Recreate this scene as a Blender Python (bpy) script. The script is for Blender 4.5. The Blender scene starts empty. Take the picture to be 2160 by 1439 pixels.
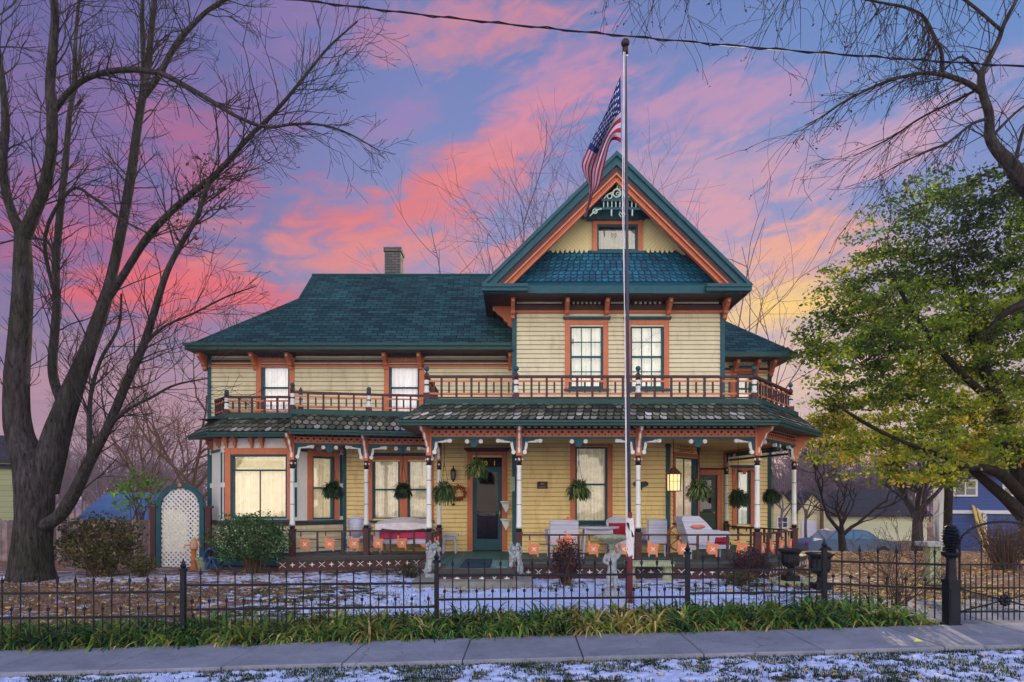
import bpy, math, random
from mathutils import Vector, Matrix, noise
R = random.Random(7)
F = 1350.0; H = 1.65
rad = math.radians
scene = bpy.context.scene
C = scene.collection
V = Vector
def PX(px, Y): return (px - 1080.0) / F * Y
def PZ(py, Y): return H + (1055.0 - py) / F * Y
def P(px, py, Y): return V((PX(px, Y), Y, PZ(py, Y)))
def lerp(a, b, t): return a + (b - a) * t
def srgb(r, g, b):
    f = lambda c: (c/255.0/12.92) if c/255.0 <= .04045 else ((c/255.0+.055)/1.055)**2.4
    return (f(r), f(g), f(b), 1.0)
# ---------------------------------------------------------------- mesh builder
class MB:
    def __init__(s): s.v = []; s.f = []; s.m = []; s.r = []
    def face(s, pts, mat=0, rnd=0.5):
        n = len(s.v); s.v.extend([tuple(p) for p in pts]); s.f.append(tuple(range(n, n+len(pts)))); s.m.append(mat); s.r.append(rnd)
    def idx(s, pts, faces, mat=0, rnd=0.5):
        n = len(s.v); s.v.extend([tuple(p) for p in pts])
        for f in faces: s.f.append(tuple(i+n for i in f)); s.m.append(mat); s.r.append(rnd)
    def box(s, x0, x1, y0, y1, z0, z1, mat=0, rnd=0.5):
        p = [(x0,y0,z0),(x1,y0,z0),(x1,y1,z0),(x0,y1,z0),(x0,y0,z1),(x1,y0,z1),(x1,y1,z1),(x0,y1,z1)]
        s.idx(p, [(3,2,1,0),(4,5,6,7),(0,1,5,4),(1,2,6,5),(2,3,7,6),(3,0,4,7)], mat, rnd)
    def bar(s, p0, p1, w, h, mat=0, up=(0,0,1), rnd=.5):
        p0 = V(p0); p1 = V(p1); d = (p1-p0)
        if d.length < 1e-6: return
        d.normalize(); u = V(up)
        if abs(d.dot(u)) > .98: u = V((0,1,0))
        a = d.cross(u).normalized()*w/2; b = a.cross(d).normalized()*h/2
        q = [p0-a-b,p0+a-b,p0+a+b,p0-a+b,p1-a-b,p1+a-b,p1+a+b,p1-a+b]
        s.idx(q, [(0,1,2,3),(7,6,5,4),(4,5,1,0),(5,6,2,1),(6,7,3,2),(7,4,0,3)], mat, rnd)
    def prism(s, poly, y0, y1, mat=0, rnd=.5, frame=None):
        """poly in XZ extruded from y0 to y1; frame(x,y,z) maps to world"""
        A = sum(poly[i][0]*poly[(i+1)%len(poly)][1]-poly[(i+1)%len(poly)][0]*poly[i][1] for i in range(len(poly)))
        if A < 0: poly = poly[::-1]
        n = len(poly); g = frame or (lambda x,y,z: (x,y,z))
        pts = [g(x,y0,z) for x,z in poly]+[g(x,y1,z) for x,z in poly]
        fs = [tuple(range(n)), tuple(range(2*n-1, n-1, -1))]
        for i in range(n):
            j = (i+1)%n; fs.append((j, i, n+i, n+j))
        s.idx(pts, fs, mat, rnd)
    def tube(s, pts, rads, n=6, mat=0, rnd=.5, cap=True):
        pts = [V(p) for p in pts]; N = len(pts)
        if N < 2: return
        if not hasattr(rads, '__len__'): rads = [rads]*N
        base = len(s.v); prev = None
        for i, p in enumerate(pts):
            t = (pts[min(i+1,N-1)]-pts[max(i-1,0)])
            t = t.normalized() if t.length > 1e-9 else V((0,0,1))
            if prev is None:
                a = t.cross(V((0,0,1)) if abs(t.z) < .9 else V((0,1,0))).normalized()
            else:
                a = prev - t*prev.dot(t); a = a.normalized() if a.length > 1e-6 else t.orthogonal().normalized()
            prev = a; b = t.cross(a)
            for k in range(n):
                an = 2*math.pi*k/n; q = p + (a*math.cos(an)+b*math.sin(an))*rads[i]; s.v.append((q.x,q.y,q.z))
        for i in range(N-1):
            for k in range(n):
                k2 = (k+1)%n
                s.f.append((base+i*n+k, base+i*n+k2, base+(i+1)*n+k2, base+(i+1)*n+k)); s.m.append(mat); s.r.append(rnd)
        if cap:
            s.f.append(tuple(base+k for k in range(n))[::-1]); s.m.append(mat); s.r.append(rnd)
            s.f.append(tuple(base+(N-1)*n+k for k in range(n))); s.m.append(mat); s.r.append(rnd)
    def lathe(s, prof, c, n=12, mat=0, rnd=.5, sx=1, sy=1):
        """prof [(r,z)...] bottom to top about vertical axis through c"""
        base = len(s.v)
        for r, z in prof:
            for k in range(n):
                an = 2*math.pi*k/n; s.v.append((c[0]+math.cos(an)*r*sx, c[1]+math.sin(an)*r*sy, c[2]+z))
        for i in range(len(prof)-1):
            for k in range(n):
                k2 = (k+1)%n
                s.f.append((base+i*n+k, base+i*n+k2, base+(i+1)*n+k2, base+(i+1)*n+k)); s.m.append(mat); s.r.append(rnd)
        s.f.append(tuple(base+k for k in range(n))[::-1]); s.m.append(mat); s.r.append(rnd)
        s.f.append(tuple(base+(len(prof)-1)*n+k for k in range(n))); s.m.append(mat); s.r.append(rnd)
    def ball(s, c, r, n=8, m=6, mat=0, rnd=.5, sc=(1,1,1)):
        prof = [(max(.02,math.sin(math.pi*i/m))*r, -math.cos(math.pi*i/m)*r*sc[2]) for i in range(m+1)]
        s.lathe(prof, c, n, mat, rnd, sc[0], sc[1])
    def torus(s, c, R_, r, axis='y', n=20, m=6, mat=0, a0=0, a1=2*math.pi):
        pts = []
        for i in range(n+1):
            a = a0+(a1-a0)*i/n; x = math.cos(a)*R_; z = math.sin(a)*R_
            pts.append((c[0]+x, c[1], c[2]+z) if axis == 'y' else ((c[0]+x, c[1]+z, c[2]) if axis == 'z' else (c[0], c[1]+x, c[2]+z)))
        s.tube(pts, r, m, mat)
    def build(s, name, mats, parent=None, smooth=False, loc=None, kind=None):
        me = bpy.data.meshes.new(name)
        off = V((0,0,0))
        if parent is not None: off = world_loc(parent)
        elif loc is not None: off = V(loc)
        vs = [(a-off.x, b-off.y, c-off.z) for a,b,c in s.v]
        me.from_pydata(vs, [], s.f)
        if not isinstance(mats, (list, tuple)): mats = [mats]
        for m in mats: me.materials.append(m)
        me.polygons.foreach_set('material_index', s.m)
        if smooth: me.polygons.foreach_set('use_smooth', [True]*len(s.f))
        at = me.attributes.new('rnd', 'FLOAT', 'FACE'); at.data.foreach_set('value', s.r)
        uv = me.uv_layers.new(name='UVMap'); co = []
        Z = V((0,0,1))
        for p in me.polygons:
            n = p.normal
            if abs(n.z) > .999 or n.length < .5: ua, va = V((1,0,0)), V((0,1,0))
            else: ua = Z.cross(n).normalized(); va = n.cross(ua)
            for vi in p.vertices:
                q = V(vs[vi])+off; co.extend((q.dot(ua), q.dot(va)))
        uv.data.foreach_set('uv', co)
        me.update()
        o = bpy.data.objects.new(name, me); C.objects.link(o)
        if parent is not None: o.parent = parent
        elif loc is not None: o.location = loc
        if kind: o['kind'] = kind
        return o
WL = {}
def world_loc(o):
    l = V(o.location); p = o.parent
    while p is not None: l = l + V(p.location); p = p.parent
    return l
def thing(name, label, cat, loc=(0,0,0), group=None, rz=0):
    o = bpy.data.objects.new(name, None); C.objects.link(o); o.empty_display_size = .2
    o.location = loc; o.rotation_euler = (0,0,rz); o['label'] = label; o['category'] = cat
    if group: o['group'] = group
    return o
def tag(o, label, cat=None, group=None):
    o['label'] = label
    if cat: o['category'] = cat
    if group: o['group'] = group
    return o
def dup(root, loc, label, rz=0, sc=None, group=None):
    def cp(o, parent):
        c = o.copy(); C.objects.link(c); c.parent = parent
        for ch in list(o.children): cp(ch, c)
        return c
    r = root.copy(); C.objects.link(r); r.location = loc; r.rotation_euler = (0,0,rz)
    if sc: r.scale = (sc,sc,sc) if not hasattr(sc,'__len__') else sc
    r['label'] = label
    if group: r['group'] = group
    for ch in list(root.children): cp(ch, r)
    return r
# ---------------------------------------------------------------- materials
def N(nt, t, **kw):
    n = nt.nodes.new(t)
    for k, v in kw.items():
        if k in n.inputs: n.inputs[k].default_value = v
        else: setattr(n, k, v)
    return n
def newmat(name):
    m = bpy.data.materials.new(name); m.use_nodes = True; nt = m.node_tree
    return m, nt, nt.nodes['Principled BSDF']
def ramp(nt, stops, inp):
    r = nt.nodes.new('ShaderNodeValToRGB')
    while len(r.color_ramp.elements) < len(stops): r.color_ramp.elements.new(.5)
    for e, (p, c) in zip(r.color_ramp.elements, stops): e.position = p; e.color = c
    nt.links.new(inp, r.inputs[0]); return r
def mulc(c, k): return (c[0]*k, c[1]*k, c[2]*k, 1)
def paint(name, col, rough=.55, var=.18, scale=6, bump=.15, bscale=40, metal=0, spec=.35, weather=None, wamt=.35):
    """painted / plain surface with uneven tone, small grain and optional weathering colour"""
    m, nt, b = newmat(name); L = nt.links.new
    tc = N(nt, 'ShaderNodeNewGeometry')
    n1 = N(nt, 'ShaderNodeTexNoise', Scale=scale, Detail=5.0, Roughness=.6); L(tc.outputs['Position'], n1.inputs['Vector'])
    r = ramp(nt, [(.25, mulc(col, 1-var)), (.75, mulc(col, 1+var))], n1.outputs[0])
    out = r.outputs[0]
    if weather:
        n2 = N(nt, 'ShaderNodeTexNoise', Scale=scale*2.3, Detail=8.0, Roughness=.7); mp_ = N(nt, 'ShaderNodeMapping'); mp_.inputs['Scale'].default_value = (1.6,1.6,.35); L(tc.outputs['Position'], mp_.inputs[0]); L(mp_.outputs[0], n2.inputs['Vector'])
        r2 = ramp(nt, [(.52, (0,0,0,1)), (.7, (wamt,wamt,wamt,1))], n2.outputs[0])
        mx = N(nt, 'ShaderNodeMix', data_type='RGBA'); L(r2.outputs[0], mx.inputs['Factor']); L(out, mx.inputs['A']); mx.inputs['B'].default_value = weather
        out = mx.outputs['Result']
    L(out, b.inputs['Base Color']); b.inputs['Roughness'].default_value = rough; b.inputs['Metallic'].default_value = metal
    b.inputs['Specular IOR Level'].default_value = spec
    n3 = N(nt, 'ShaderNodeTexNoise', Scale=bscale, Detail=4.0); L(tc.outputs['Position'], n3.inputs['Vector'])
    bp = N(nt, 'ShaderNodeBump', Strength=bump, Distance=.01); L(n3.outputs[0], bp.inputs['Height']); L(bp.outputs[0], b.inputs['Normal'])
    return m
def rndmat(name, stops, rough=.7, trans=0, spec=.2, var=.3, scale=3, bump=0):
    """colour picked per face from the 'rnd' attribute, times world noise; optional translucency for leaves"""
    m, nt, b = newmat(name); L = nt.links.new
    a = N(nt, 'ShaderNodeAttribute', attribute_name='rnd')
    r = ramp(nt, stops, a.outputs['Fac'])
    g = N(nt, 'ShaderNodeNewGeometry')
    n1 = N(nt, 'ShaderNodeTexNoise', Scale=scale, Detail=4.0); L(g.outputs['Position'], n1.inputs['Vector'])
    mr = N(nt, 'ShaderNodeMapRange'); mr.inputs['From Min'].default_value = .3; mr.inputs['From Max'].default_value = .7
    mr.inputs['To Min'].default_value = 1-var; mr.inputs['To Max'].default_value = 1+var; L(n1.outputs[0], mr.inputs[0])
    vm = N(nt, 'ShaderNodeVectorMath', operation='SCALE'); L(r.outputs[0], vm.inputs[0]); L(mr.outputs[0], vm.inputs['Scale'])
    L(vm.outputs[0], b.inputs['Base Color']); b.inputs['Roughness'].default_value = rough; b.inputs['Specular IOR Level'].default_value = spec
    if bump:
        n3 = N(nt, 'ShaderNodeTexNoise', Scale=60, Detail=4.0); L(g.outputs['Position'], n3.inputs['Vector'])
        bp = N(nt, 'ShaderNodeBump', Strength=bump, Distance=.01); L(n3.outputs[0], bp.inputs['Height']); L(bp.outputs[0], b.inputs['Normal'])
    if trans:
        t = N(nt, 'ShaderNodeBsdfTranslucent'); L(vm.outputs[0], t.inputs['Color'])
        mx = N(nt, 'ShaderNodeMixShader'); mx.inputs[0].default_value = trans
        L(b.outputs[0], mx.inputs[1]); L(t.outputs[0], mx.inputs[2]); L(mx.outputs[0], nt.nodes['Material Output'].inputs[0])
    return m
def shingle_mat(name, c1, c2, cm, roww=.30, rowh=.14):
    m, nt, b = newmat(name); L = nt.links.new
    uv = N(nt, 'ShaderNodeUVMap', uv_map='UVMap')
    br = N(nt, 'ShaderNodeTexBrick', offset=.5, offset_frequency=2)
    br.inputs['Scale'].default_value = 1; br.inputs['Brick Width'].default_value = roww; br.inputs['Row Height'].default_value = rowh
    br.inputs['Mortar Size'].default_value = .012; br.inputs['Mortar Smooth'].default_value = .3
    br.inputs['Color1'].default_value = c1; br.inputs['Color2'].default_value = c2; br.inputs['Mortar'].default_value = cm
    L(uv.outputs[0], br.inputs['Vector'])
    g = N(nt, 'ShaderNodeNewGeometry')
    n1 = N(nt, 'ShaderNodeTexNoise', Scale=1.3, Detail=6.0, Roughness=.7); L(g.outputs['Position'], n1.inputs['Vector'])
    rr = ramp(nt, [(.3, (.55,.55,.55,1)), (.7, (1.35,1.35,1.35,1))], n1.outputs[0])
    n4 = N(nt, 'ShaderNodeTexNoise', Scale=45, Detail=3.0, Roughness=.8); L(g.outputs['Position'], n4.inputs['Vector'])
    r4 = ramp(nt, [(.3, (.7,.7,.7,1)), (.7, (1.3,1.3,1.3,1))], n4.outputs[0])
    mx = N(nt, 'ShaderNodeMix', data_type='RGBA', blend_type='MULTIPLY'); mx.inputs['Factor'].default_value = 1
    L(br.outputs['Color'], mx.inputs['A']); L(rr.outputs[0], mx.inputs['B'])
    mx2 = N(nt, 'ShaderNodeMix', data_type='RGBA', blend_type='MULTIPLY'); mx2.inputs['Factor'].default_value = 1
    L(mx.outputs['Result'], mx2.inputs['A']); L(r4.outputs[0], mx2.inputs['B'])
    L(mx2.outputs['Result'], b.inputs['Base Color']); b.inputs['Roughness'].default_value = .85; b.inputs['Specular IOR Level'].default_value = .2
    # each course tips outward at its butt edge: height falls with the row fraction
    sp = N(nt, 'ShaderNodeSeparateXYZ'); L(uv.outputs[0], sp.inputs[0])
    d = N(nt, 'ShaderNodeMath', operation='DIVIDE'); L(sp.outputs[1], d.inputs[0]); d.inputs[1].default_value = rowh
    fr = N(nt, 'ShaderNodeMath', operation='FRACT'); L(d.outputs[0], fr.inputs[0])
    inv = N(nt, 'ShaderNodeMath', operation='SUBTRACT'); inv.inputs[0].default_value = 1; L(fr.outputs[0], inv.inputs[1])
    ad = N(nt, 'ShaderNodeMath', operation='MULTIPLY_ADD'); L(n4.outputs[0], ad.inputs[0]); ad.inputs[1].default_value = .6; L(inv.outputs[0], ad.inputs[2])
    bp = N(nt, 'ShaderNodeBump', Strength=.9, Distance=.02); L(ad.outputs[0], bp.inputs['Height']); L(bp.outputs[0], b.inputs['Normal'])
    return m
def brick_mat(name, c1, c2, cm, w=.2, h=.075, ms=.01):
    m, nt, b = newmat(name); L = nt.links.new
    uv = N(nt, 'ShaderNodeUVMap', uv_map='UVMap')
    br = N(nt, 'ShaderNodeTexBrick'); br.inputs['Scale'].default_value = 1; br.inputs['Brick Width'].default_value = w; br.inputs['Row Height'].default_value = h
    br.inputs['Mortar Size'].default_value = ms; br.inputs['Color1'].default_value = c1; br.inputs['Color2'].default_value = c2; br.inputs['Mortar'].default_value = cm
    L(uv.outputs[0], br.inputs['Vector']); L(br.outputs['Color'], b.inputs['Base Color']); b.inputs['Roughness'].default_value = .9
    bp = N(nt, 'ShaderNodeBump', Strength=.6, Distance=.01, invert=True); L(br.outputs['Fac'], bp.inputs['Height']); L(bp.outputs[0], b.inputs['Normal'])
    return m
def stripe_mat(name, col, period, axis=0, depth=.5, var=.2, rough=.6, dark=.45, width=.06):
    """boards: dark joint lines every `period` metres along UV axis"""
    m, nt, b = newmat(name); L = nt.links.new
    uv = N(nt, 'ShaderNodeUVMap', uv_map='UVMap'); sp = N(nt, 'ShaderNodeSeparateXYZ'); L(uv.outputs[0], sp.inputs[0])
    d = N(nt, 'ShaderNodeMath', operation='DIVIDE'); L(sp.outputs[axis], d.inputs[0]); d.inputs[1].default_value = period
    fr = N(nt, 'ShaderNodeMath', operation='FRACT'); L(d.outputs[0], fr.inputs[0])
    fl = N(nt, 'ShaderNodeMath', operation='FLOOR'); L(d.outputs[0], fl.inputs[0])
    wn = N(nt, 'ShaderNodeTexWhiteNoise', noise_dimensions='1D'); L(fl.outputs[0], wn.inputs['W'])
    g = N(nt, 'ShaderNodeNewGeometry')
    mp = N(nt, 'ShaderNodeMapping'); mp.inputs['Scale'].default_value = (12,12,1.5) if axis == 0 else (1.5,12,12); L(g.outputs['Position'], mp.inputs[0])
    n1 = N(nt, 'ShaderNodeTexNoise', Scale=2, Detail=6.0); L(mp.outputs[0], n1.inputs['Vector'])
    s = N(nt, 'ShaderNodeMath', operation='ADD'); L(n1.outputs[0], s.inputs[0]); L(wn.outputs[0], s.inputs[1])
    r = ramp(nt, [(.3, mulc(col, 1-var)), (1.0, mulc(col, 1+var))], s.outputs[0])
    rr = ramp(nt, [(0, (dark,dark,dark,1)), (width, (1,1,1,1)), (1-width*.3, (1,1,1,1)), (1, (dark,dark,dark,1))], fr.outputs[0])
    mx = N(nt, 'ShaderNodeMix', data_type='RGBA', blend_type='MULTIPLY'); mx.inputs['Factor'].default_value = 1
    L(r.outputs[0], mx.inputs['A']); L(rr.outputs[0], mx.inputs['B']); L(mx.outputs['Result'], b.inputs['Base Color'])
    b.inputs['Roughness'].default_value = rough; b.inputs['Specular IOR Level'].default_value = .25
    bp = N(nt, 'ShaderNodeBump', Strength=depth, Distance=.015); L(rr.outputs[0], bp.inputs['Height']); L(bp.outputs[0], b.inputs['Normal'])
    return m
def glass_mat(name, tint=(1,1,1,1), k=.1):
    m, nt, b = newmat(name); L = nt.links.new
    nt.nodes.remove(b)
    t = N(nt, 'ShaderNodeBsdfTransparent'); t.inputs[0].default_value = tint
    gl = N(nt, 'ShaderNodeBsdfGlossy', Roughness=.03); gl.inputs['Color'].default_value = (1,1,1,1)
    g = N(nt, 'ShaderNodeNewGeometry')
    n1 = N(nt, 'ShaderNodeTexNoise', Scale=1.2, Detail=2.0); L(g.outputs['Position'], n1.inputs['Vector'])
    bp = N(nt, 'ShaderNodeBump', Strength=.08, Distance=.05); L(n1.outputs[0], bp.inputs['Height']); L(bp.outputs[0], gl.inputs['Normal'])
    lw = N(nt, 'ShaderNodeLayerWeight', Blend=.5)
    mr = N(nt, 'ShaderNodeMapRange'); L(lw.outputs['Facing'], mr.inputs[0]); mr.inputs['To Min'].default_value = k; mr.inputs['To Max'].default_value = .8
    mx = N(nt, 'ShaderNodeMixShader'); L(mr.outputs[0], mx.inputs[0]); L(t.outputs[0], mx.inputs[1]); L(gl.outputs[0], mx.inputs[2])
    L(mx.outputs[0], nt.nodes['Material Output'].inputs[0]); return m
def curtain_mat(name, c1, c2, emit=0.0, folds=55, lace=True):
    """lace or cloth curtain: vertical folds, woven motif; emit adds glow, for lit rooms and to brighten dark windows"""
    m, nt, b = newmat(name); L = nt.links.new
    g = N(nt, 'ShaderNodeNewGeometry')
    mp = N(nt, 'ShaderNodeMapping'); mp.inputs['Scale'].default_value = (folds,folds,1.2); L(g.outputs['Position'], mp.inputs[0])
    n1 = N(nt, 'ShaderNodeTexNoise', Scale=.5, Detail=4.0); L(mp.outputs[0], n1.inputs['Vector'])
    n2 = N(nt, 'ShaderNodeTexNoise', Scale=7.0, Detail=7.0, Roughness=.75); L(g.outputs['Position'], n2.inputs['Vector'])
    mxn = N(nt, 'ShaderNodeMix', data_type='FLOAT'); mxn.inputs['Factor'].default_value = .55 if lace else .2
    L(n1.outputs[0], mxn.inputs['A']); L(n2.outputs[0], mxn.inputs['B'])
    r = ramp(nt, [(.36, c2), (.62, c1)], mxn.outputs['Result'])
    L(r.outputs[0], b.inputs['Base Color']); b.inputs['Roughness'].default_value = .9
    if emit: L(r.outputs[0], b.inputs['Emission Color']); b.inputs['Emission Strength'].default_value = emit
    bp = N(nt, 'ShaderNodeBump', Strength=.5, Distance=.02); L(n1.outputs[0], bp.inputs['Height']); L(bp.outputs[0], b.inputs['Normal'])
    return m
M = {}
M['cream'] = paint('cream_siding_paint', srgb(206,199,170), var=.10, scale=1.5, weather=srgb(136,128,104), wamt=.42)
M['yellow'] = paint('yellow_siding_paint', srgb(232,208,146), var=.10, scale=1.5, weather=srgb(160,134,84), wamt=.42)
M['white'] = paint('white_paint', srgb(212,214,214), var=.06, weather=srgb(140,145,145), wamt=.3)
M['teal'] = paint('teal_paint', srgb(12,74,88), var=.2, weather=srgb(4,40,50))
M['green'] = paint('dark_green_paint', srgb(12,64,64), var=.2, weather=srgb(6,40,40))
M['orange'] = paint('terracotta_paint', srgb(190,110,78), var=.12, weather=srgb(130,70,48))
M['brightorange'] = paint('bright_orange_paint', srgb(212,126,86), var=.15, weather=srgb(150,80,50))
M['maroon'] = paint('maroon_paint', srgb(68,36,40), var=.2, weather=srgb(50,25,28))
M['brown'] = paint('plum_brown_paint', srgb(70,44,46), var=.2)
M['black'] = paint('black_iron', srgb(14,20,32), rough=.5, var=.3, spec=.25, weather=srgb(28,30,36))
M['roof'] = shingle_mat('green_asphalt_shingle', srgb(16,50,58), srgb(42,82,88), srgb(4,18,24))
M['scaleblue'] = rndmat('blue_scale_paint', [(0, srgb(8,66,92)), (1, srgb(20,96,124))], rough=.5, spec=.4, bump=.2)
M['scaleold'] = rndmat('weathered_scale_shingle', [(0, srgb(42,48,38)), (.45, srgb(80,82,68)), (.75, srgb(112,110,100)), (1, srgb(162,156,156))], rough=.9, scale=5, var=.45, bump=.4)
M['ceiling'] = stripe_mat('porch_ceiling_boards', srgb(190,168,110), .09, axis=1)
M['floor'] = stripe_mat('porch_floor_boards', srgb(52,92,92), .09, axis=0, var=.35)
M['glass'] = glass_mat('window_glass', k=.09)
M['darkglass'] = glass_mat('dark_window_glass', tint=(.5,.5,.6,1), k=.02)
M['lacedim'] = curtain_mat('dull_attic_lace', srgb(170,172,150), srgb(110,118,104))
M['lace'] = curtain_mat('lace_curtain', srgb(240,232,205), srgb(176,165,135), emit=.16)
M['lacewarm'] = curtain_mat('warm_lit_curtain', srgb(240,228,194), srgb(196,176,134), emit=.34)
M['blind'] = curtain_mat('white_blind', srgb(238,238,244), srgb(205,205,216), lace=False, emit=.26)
M['blindblue'] = curtain_mat('pale_curtain_upstairs', srgb(236,238,226), srgb(180,190,182), emit=.34)  # glow put into the cloth to brighten windows that came out dark
M['darkroom'] = paint('dark_interior', srgb(30,26,30), var=.4)
M['wicker'] = stripe_mat('white_wicker', srgb(188,192,216), .035, axis=1, var=.15, dark=.55, width=.25, depth=.8)
M['red'] = paint('red_cushion_cloth', srgb(150,26,56), rough=.9)
M['pink'] = paint('pink_cushion_cloth', srgb(170,50,96), rough=.9)
M['stone'] = paint('weathered_stone', srgb(150,156,162), rough=.95, var=.35, scale=18, bump=.8, bscale=70, weather=srgb(62,66,70), wamt=.9)
M['mossy'] = paint('mossy_stone', srgb(150,158,128), rough=.95, var=.3, scale=12, bump=.8, bscale=60, weather=srgb(70,80,48), wamt=.8)
M['gold'] = paint('gold_leaf', srgb(214,176,70), rough=.35, metal=.6)
# ---------------------------------------------------------------- camera, sun, sky
cam_d = bpy.data.cameras.new('camera'); cam = bpy.data.objects.new('camera', cam_d); C.objects.link(cam); scene.camera = cam
cam.location = (0,0,H); cam.rotation_euler = (rad(90),0,0)
cam_d.sensor_width = 36; cam_d.lens = F/2160*36; cam_d.shift_y = (1055-719.5)/2160; cam_d.clip_start = .1; cam_d.clip_end = 3000
SUN_AZ, SUN_EL = rad(16), rad(13.5)        # azimuth from +Y towards +X: the sun is low behind the house
sd = bpy.data.lights.new('sun', 'SUN'); sun = bpy.data.objects.new('sun', sd); C.objects.link(sun)
sd.energy = 5.0; sd.angle = rad(.6); sd.color = (1.0,.80,.52)
dirv = V((math.sin(SUN_AZ)*math.cos(SUN_EL), math.cos(SUN_AZ)*math.cos(SUN_EL), math.sin(SUN_EL)))
sun.rotation_euler = dirv.to_track_quat('Z','Y').to_euler()
sun.location = (20,60,40)
vs = scene.view_settings; vs.view_transform = 'Standard'; vs.look = 'None'; vs.exposure = 0; vs.gamma = 1; vs.use_curve_mapping = False

w = bpy.data.worlds.new('World'); scene.world = w; w.use_nodes = True; nt = w.node_tree; nt.nodes.clear(); L = nt.links.new
def mth(op, a, b=None, c=None, clamp=False):
    n = nt.nodes.new('ShaderNodeMath'); n.operation = op; n.use_clamp = clamp
    for i, v in enumerate((a,b,c)):
        if v is None: continue
        if isinstance(v, (int,float)): n.inputs[i].default_value = v
        else: L(v, n.inputs[i])
    return n.outputs[0]
tc = nt.nodes.new('ShaderNodeTexCoord'); sp = nt.nodes.new('ShaderNodeSeparateXYZ'); L(tc.outputs['Generated'], sp.inputs[0])
sx, sy, sz = sp.outputs
az = mth('ARCTAN2', sx, sy); el = mth('ARCSINE', sz)
def mixc(f, a, b):
    n = nt.nodes.new('ShaderNodeMix'); n.data_type = 'RGBA'
    if isinstance(f,(int,float)): n.inputs['Factor'].default_value = f
    else: L(f, n.inputs['Factor'])
    for k, v in (('A',a),('B',b)):
        if isinstance(v, tuple): n.inputs[k].default_value = v
        else: L(v, n.inputs[k])
    return n.outputs['Result']
def sramp(x, a, b):
    n = nt.nodes.new('ShaderNodeMapRange'); n.interpolation_type = 'SMOOTHSTEP'
    L(x, n.inputs[0]); n.inputs[1].default_value = a; n.inputs[2].default_value = b; return n.outputs[0]
elr = nt.nodes.new('ShaderNodeValToRGB'); cr = elr.color_ramp
L(mth('DIVIDE', el, rad(50), clamp=True), elr.inputs[0])
stops = [(0, srgb(196,160,150)), (.10, srgb(192,160,158)), (.22, srgb(172,158,182)), (.40, srgb(140,142,188)), (.62, srgb(116,132,188)), (1, srgb(84,108,168))]
while len(cr.elements) < len(stops): cr.elements.new(.5)
for e, (p_, c_) in zip(cr.elements, stops): e.position = p_; e.color = c_
col = elr.outputs[0]
# towards the left the evening is deeper and more violet, to the right clearer blue
col = mixc(mth('MULTIPLY', sramp(az, rad(-6), rad(-34)), .72), col, srgb(98,84,142))
col = mixc(mth('MULTIPLY', mth('MULTIPLY', sramp(az, rad(8), rad(34)), sramp(el, rad(14), rad(30))), .6), col, srgb(92,142,202))
# streaky cloud field in direction space
cmb = nt.nodes.new('ShaderNodeCombineXYZ')
L(mth('MULTIPLY', mth('ADD', az, mth('MULTIPLY', el, .35)), 5.0), cmb.inputs[0]); L(mth('MULTIPLY', mth('SUBTRACT', el, mth('MULTIPLY', az, .22)), 14.0), cmb.inputs[1])
cn = nt.nodes.new('ShaderNodeTexNoise'); cn.inputs['Scale'].default_value = 1.15; cn.inputs['Detail'].default_value = 6; cn.inputs['Roughness'].default_value = .62; cn.inputs['Distortion'].default_value = .7
L(cmb.outputs[0], cn.inputs['Vector'])
cl = cn.outputs[0]
fine = nt.nodes.new('ShaderNodeTexNoise'); fine.inputs['Scale'].default_value = 2.7; fine.inputs['Detail'].default_value = 6; fine.inputs['Distortion'].default_value = 1.0; L(cmb.outputs[0], fine.inputs['Vector'])
def blob(px, py, rx, ry, rot, color, amp=1.0, soft=.30):
    color = tuple(lerp(c_, k_, .08) for c_, k_ in zip(color, srgb(190,150,160)))
    global col
    a0 = math.atan((px-1080)/F); e0 = math.atan((1055-py)/F*math.cos(a0)); k = math.cos(a0)
    ra = rx/F*k*k; re = ry/F*k
    da = mth('SUBTRACT', az, a0); de = mth('SUBTRACT', el, e0)
    c_, s_ = math.cos(rot), math.sin(rot)
    u = mth('DIVIDE', mth('ADD', mth('MULTIPLY', da, c_), mth('MULTIPLY', de, s_)), ra)
    v_ = mth('DIVIDE', mth('SUBTRACT', mth('MULTIPLY', de, c_), mth('MULTIPLY', da, s_)), re)
    g = mth('POWER', 2.718, mth('MULTIPLY', mth('ADD', mth('MULTIPLY', u, u), mth('MULTIPLY', v_, v_)), -.7))
    t = mth('MULTIPLY', mth('ADD', mth('MULTIPLY', mth('SUBTRACT', cl, .5), 2.4), mth('MULTIPLY', mth('SUBTRACT', fine.outputs[0], .5), 2.3)), .72)
    m_ = sramp(mth('ADD', g, t), soft-.14, 1.2)
    m_ = mth('MULTIPLY', mth('MULTIPLY', m_, amp), sramp(g, .04, .4))
    col = mixc(m_, col, color)
blob(250,260,420,120,.2, srgb(128,100,160), .8)
blob(200,500,330,120,-.1, srgb(168,84,134), .9)
blob(420,340,150,70,-.5, srgb(176,98,140), .8)
blob(380,625,270,75,-.05, srgb(222,92,104), .95)
blob(420,600,150,40,-.05, srgb(232,98,106), .8)
blob(700,480,130,70,.2, srgb(218,112,120), .85)
blob(960,400,300,62,.42, srgb(226,116,118), .9)
blob(1080,300,150,50,.5, srgb(234,130,126), .8)
blob(820,545,420,52,.04, srgb(222,138,136), .8)
blob(1000,60,260,50,.12, srgb(222,136,146), .75)
blob(640,40,200,60,.1, srgb(142,112,170), .6)
blob(850,255,100,30,.3, srgb(178,122,172), .4)
blob(1170,200,170,70,.4, srgb(204,140,176), .6)
blob(1500,230,230,60,-.1, srgb(196,144,180), .8)
blob(1540,360,380,60,-.05, srgb(206,156,178), .65)
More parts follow.
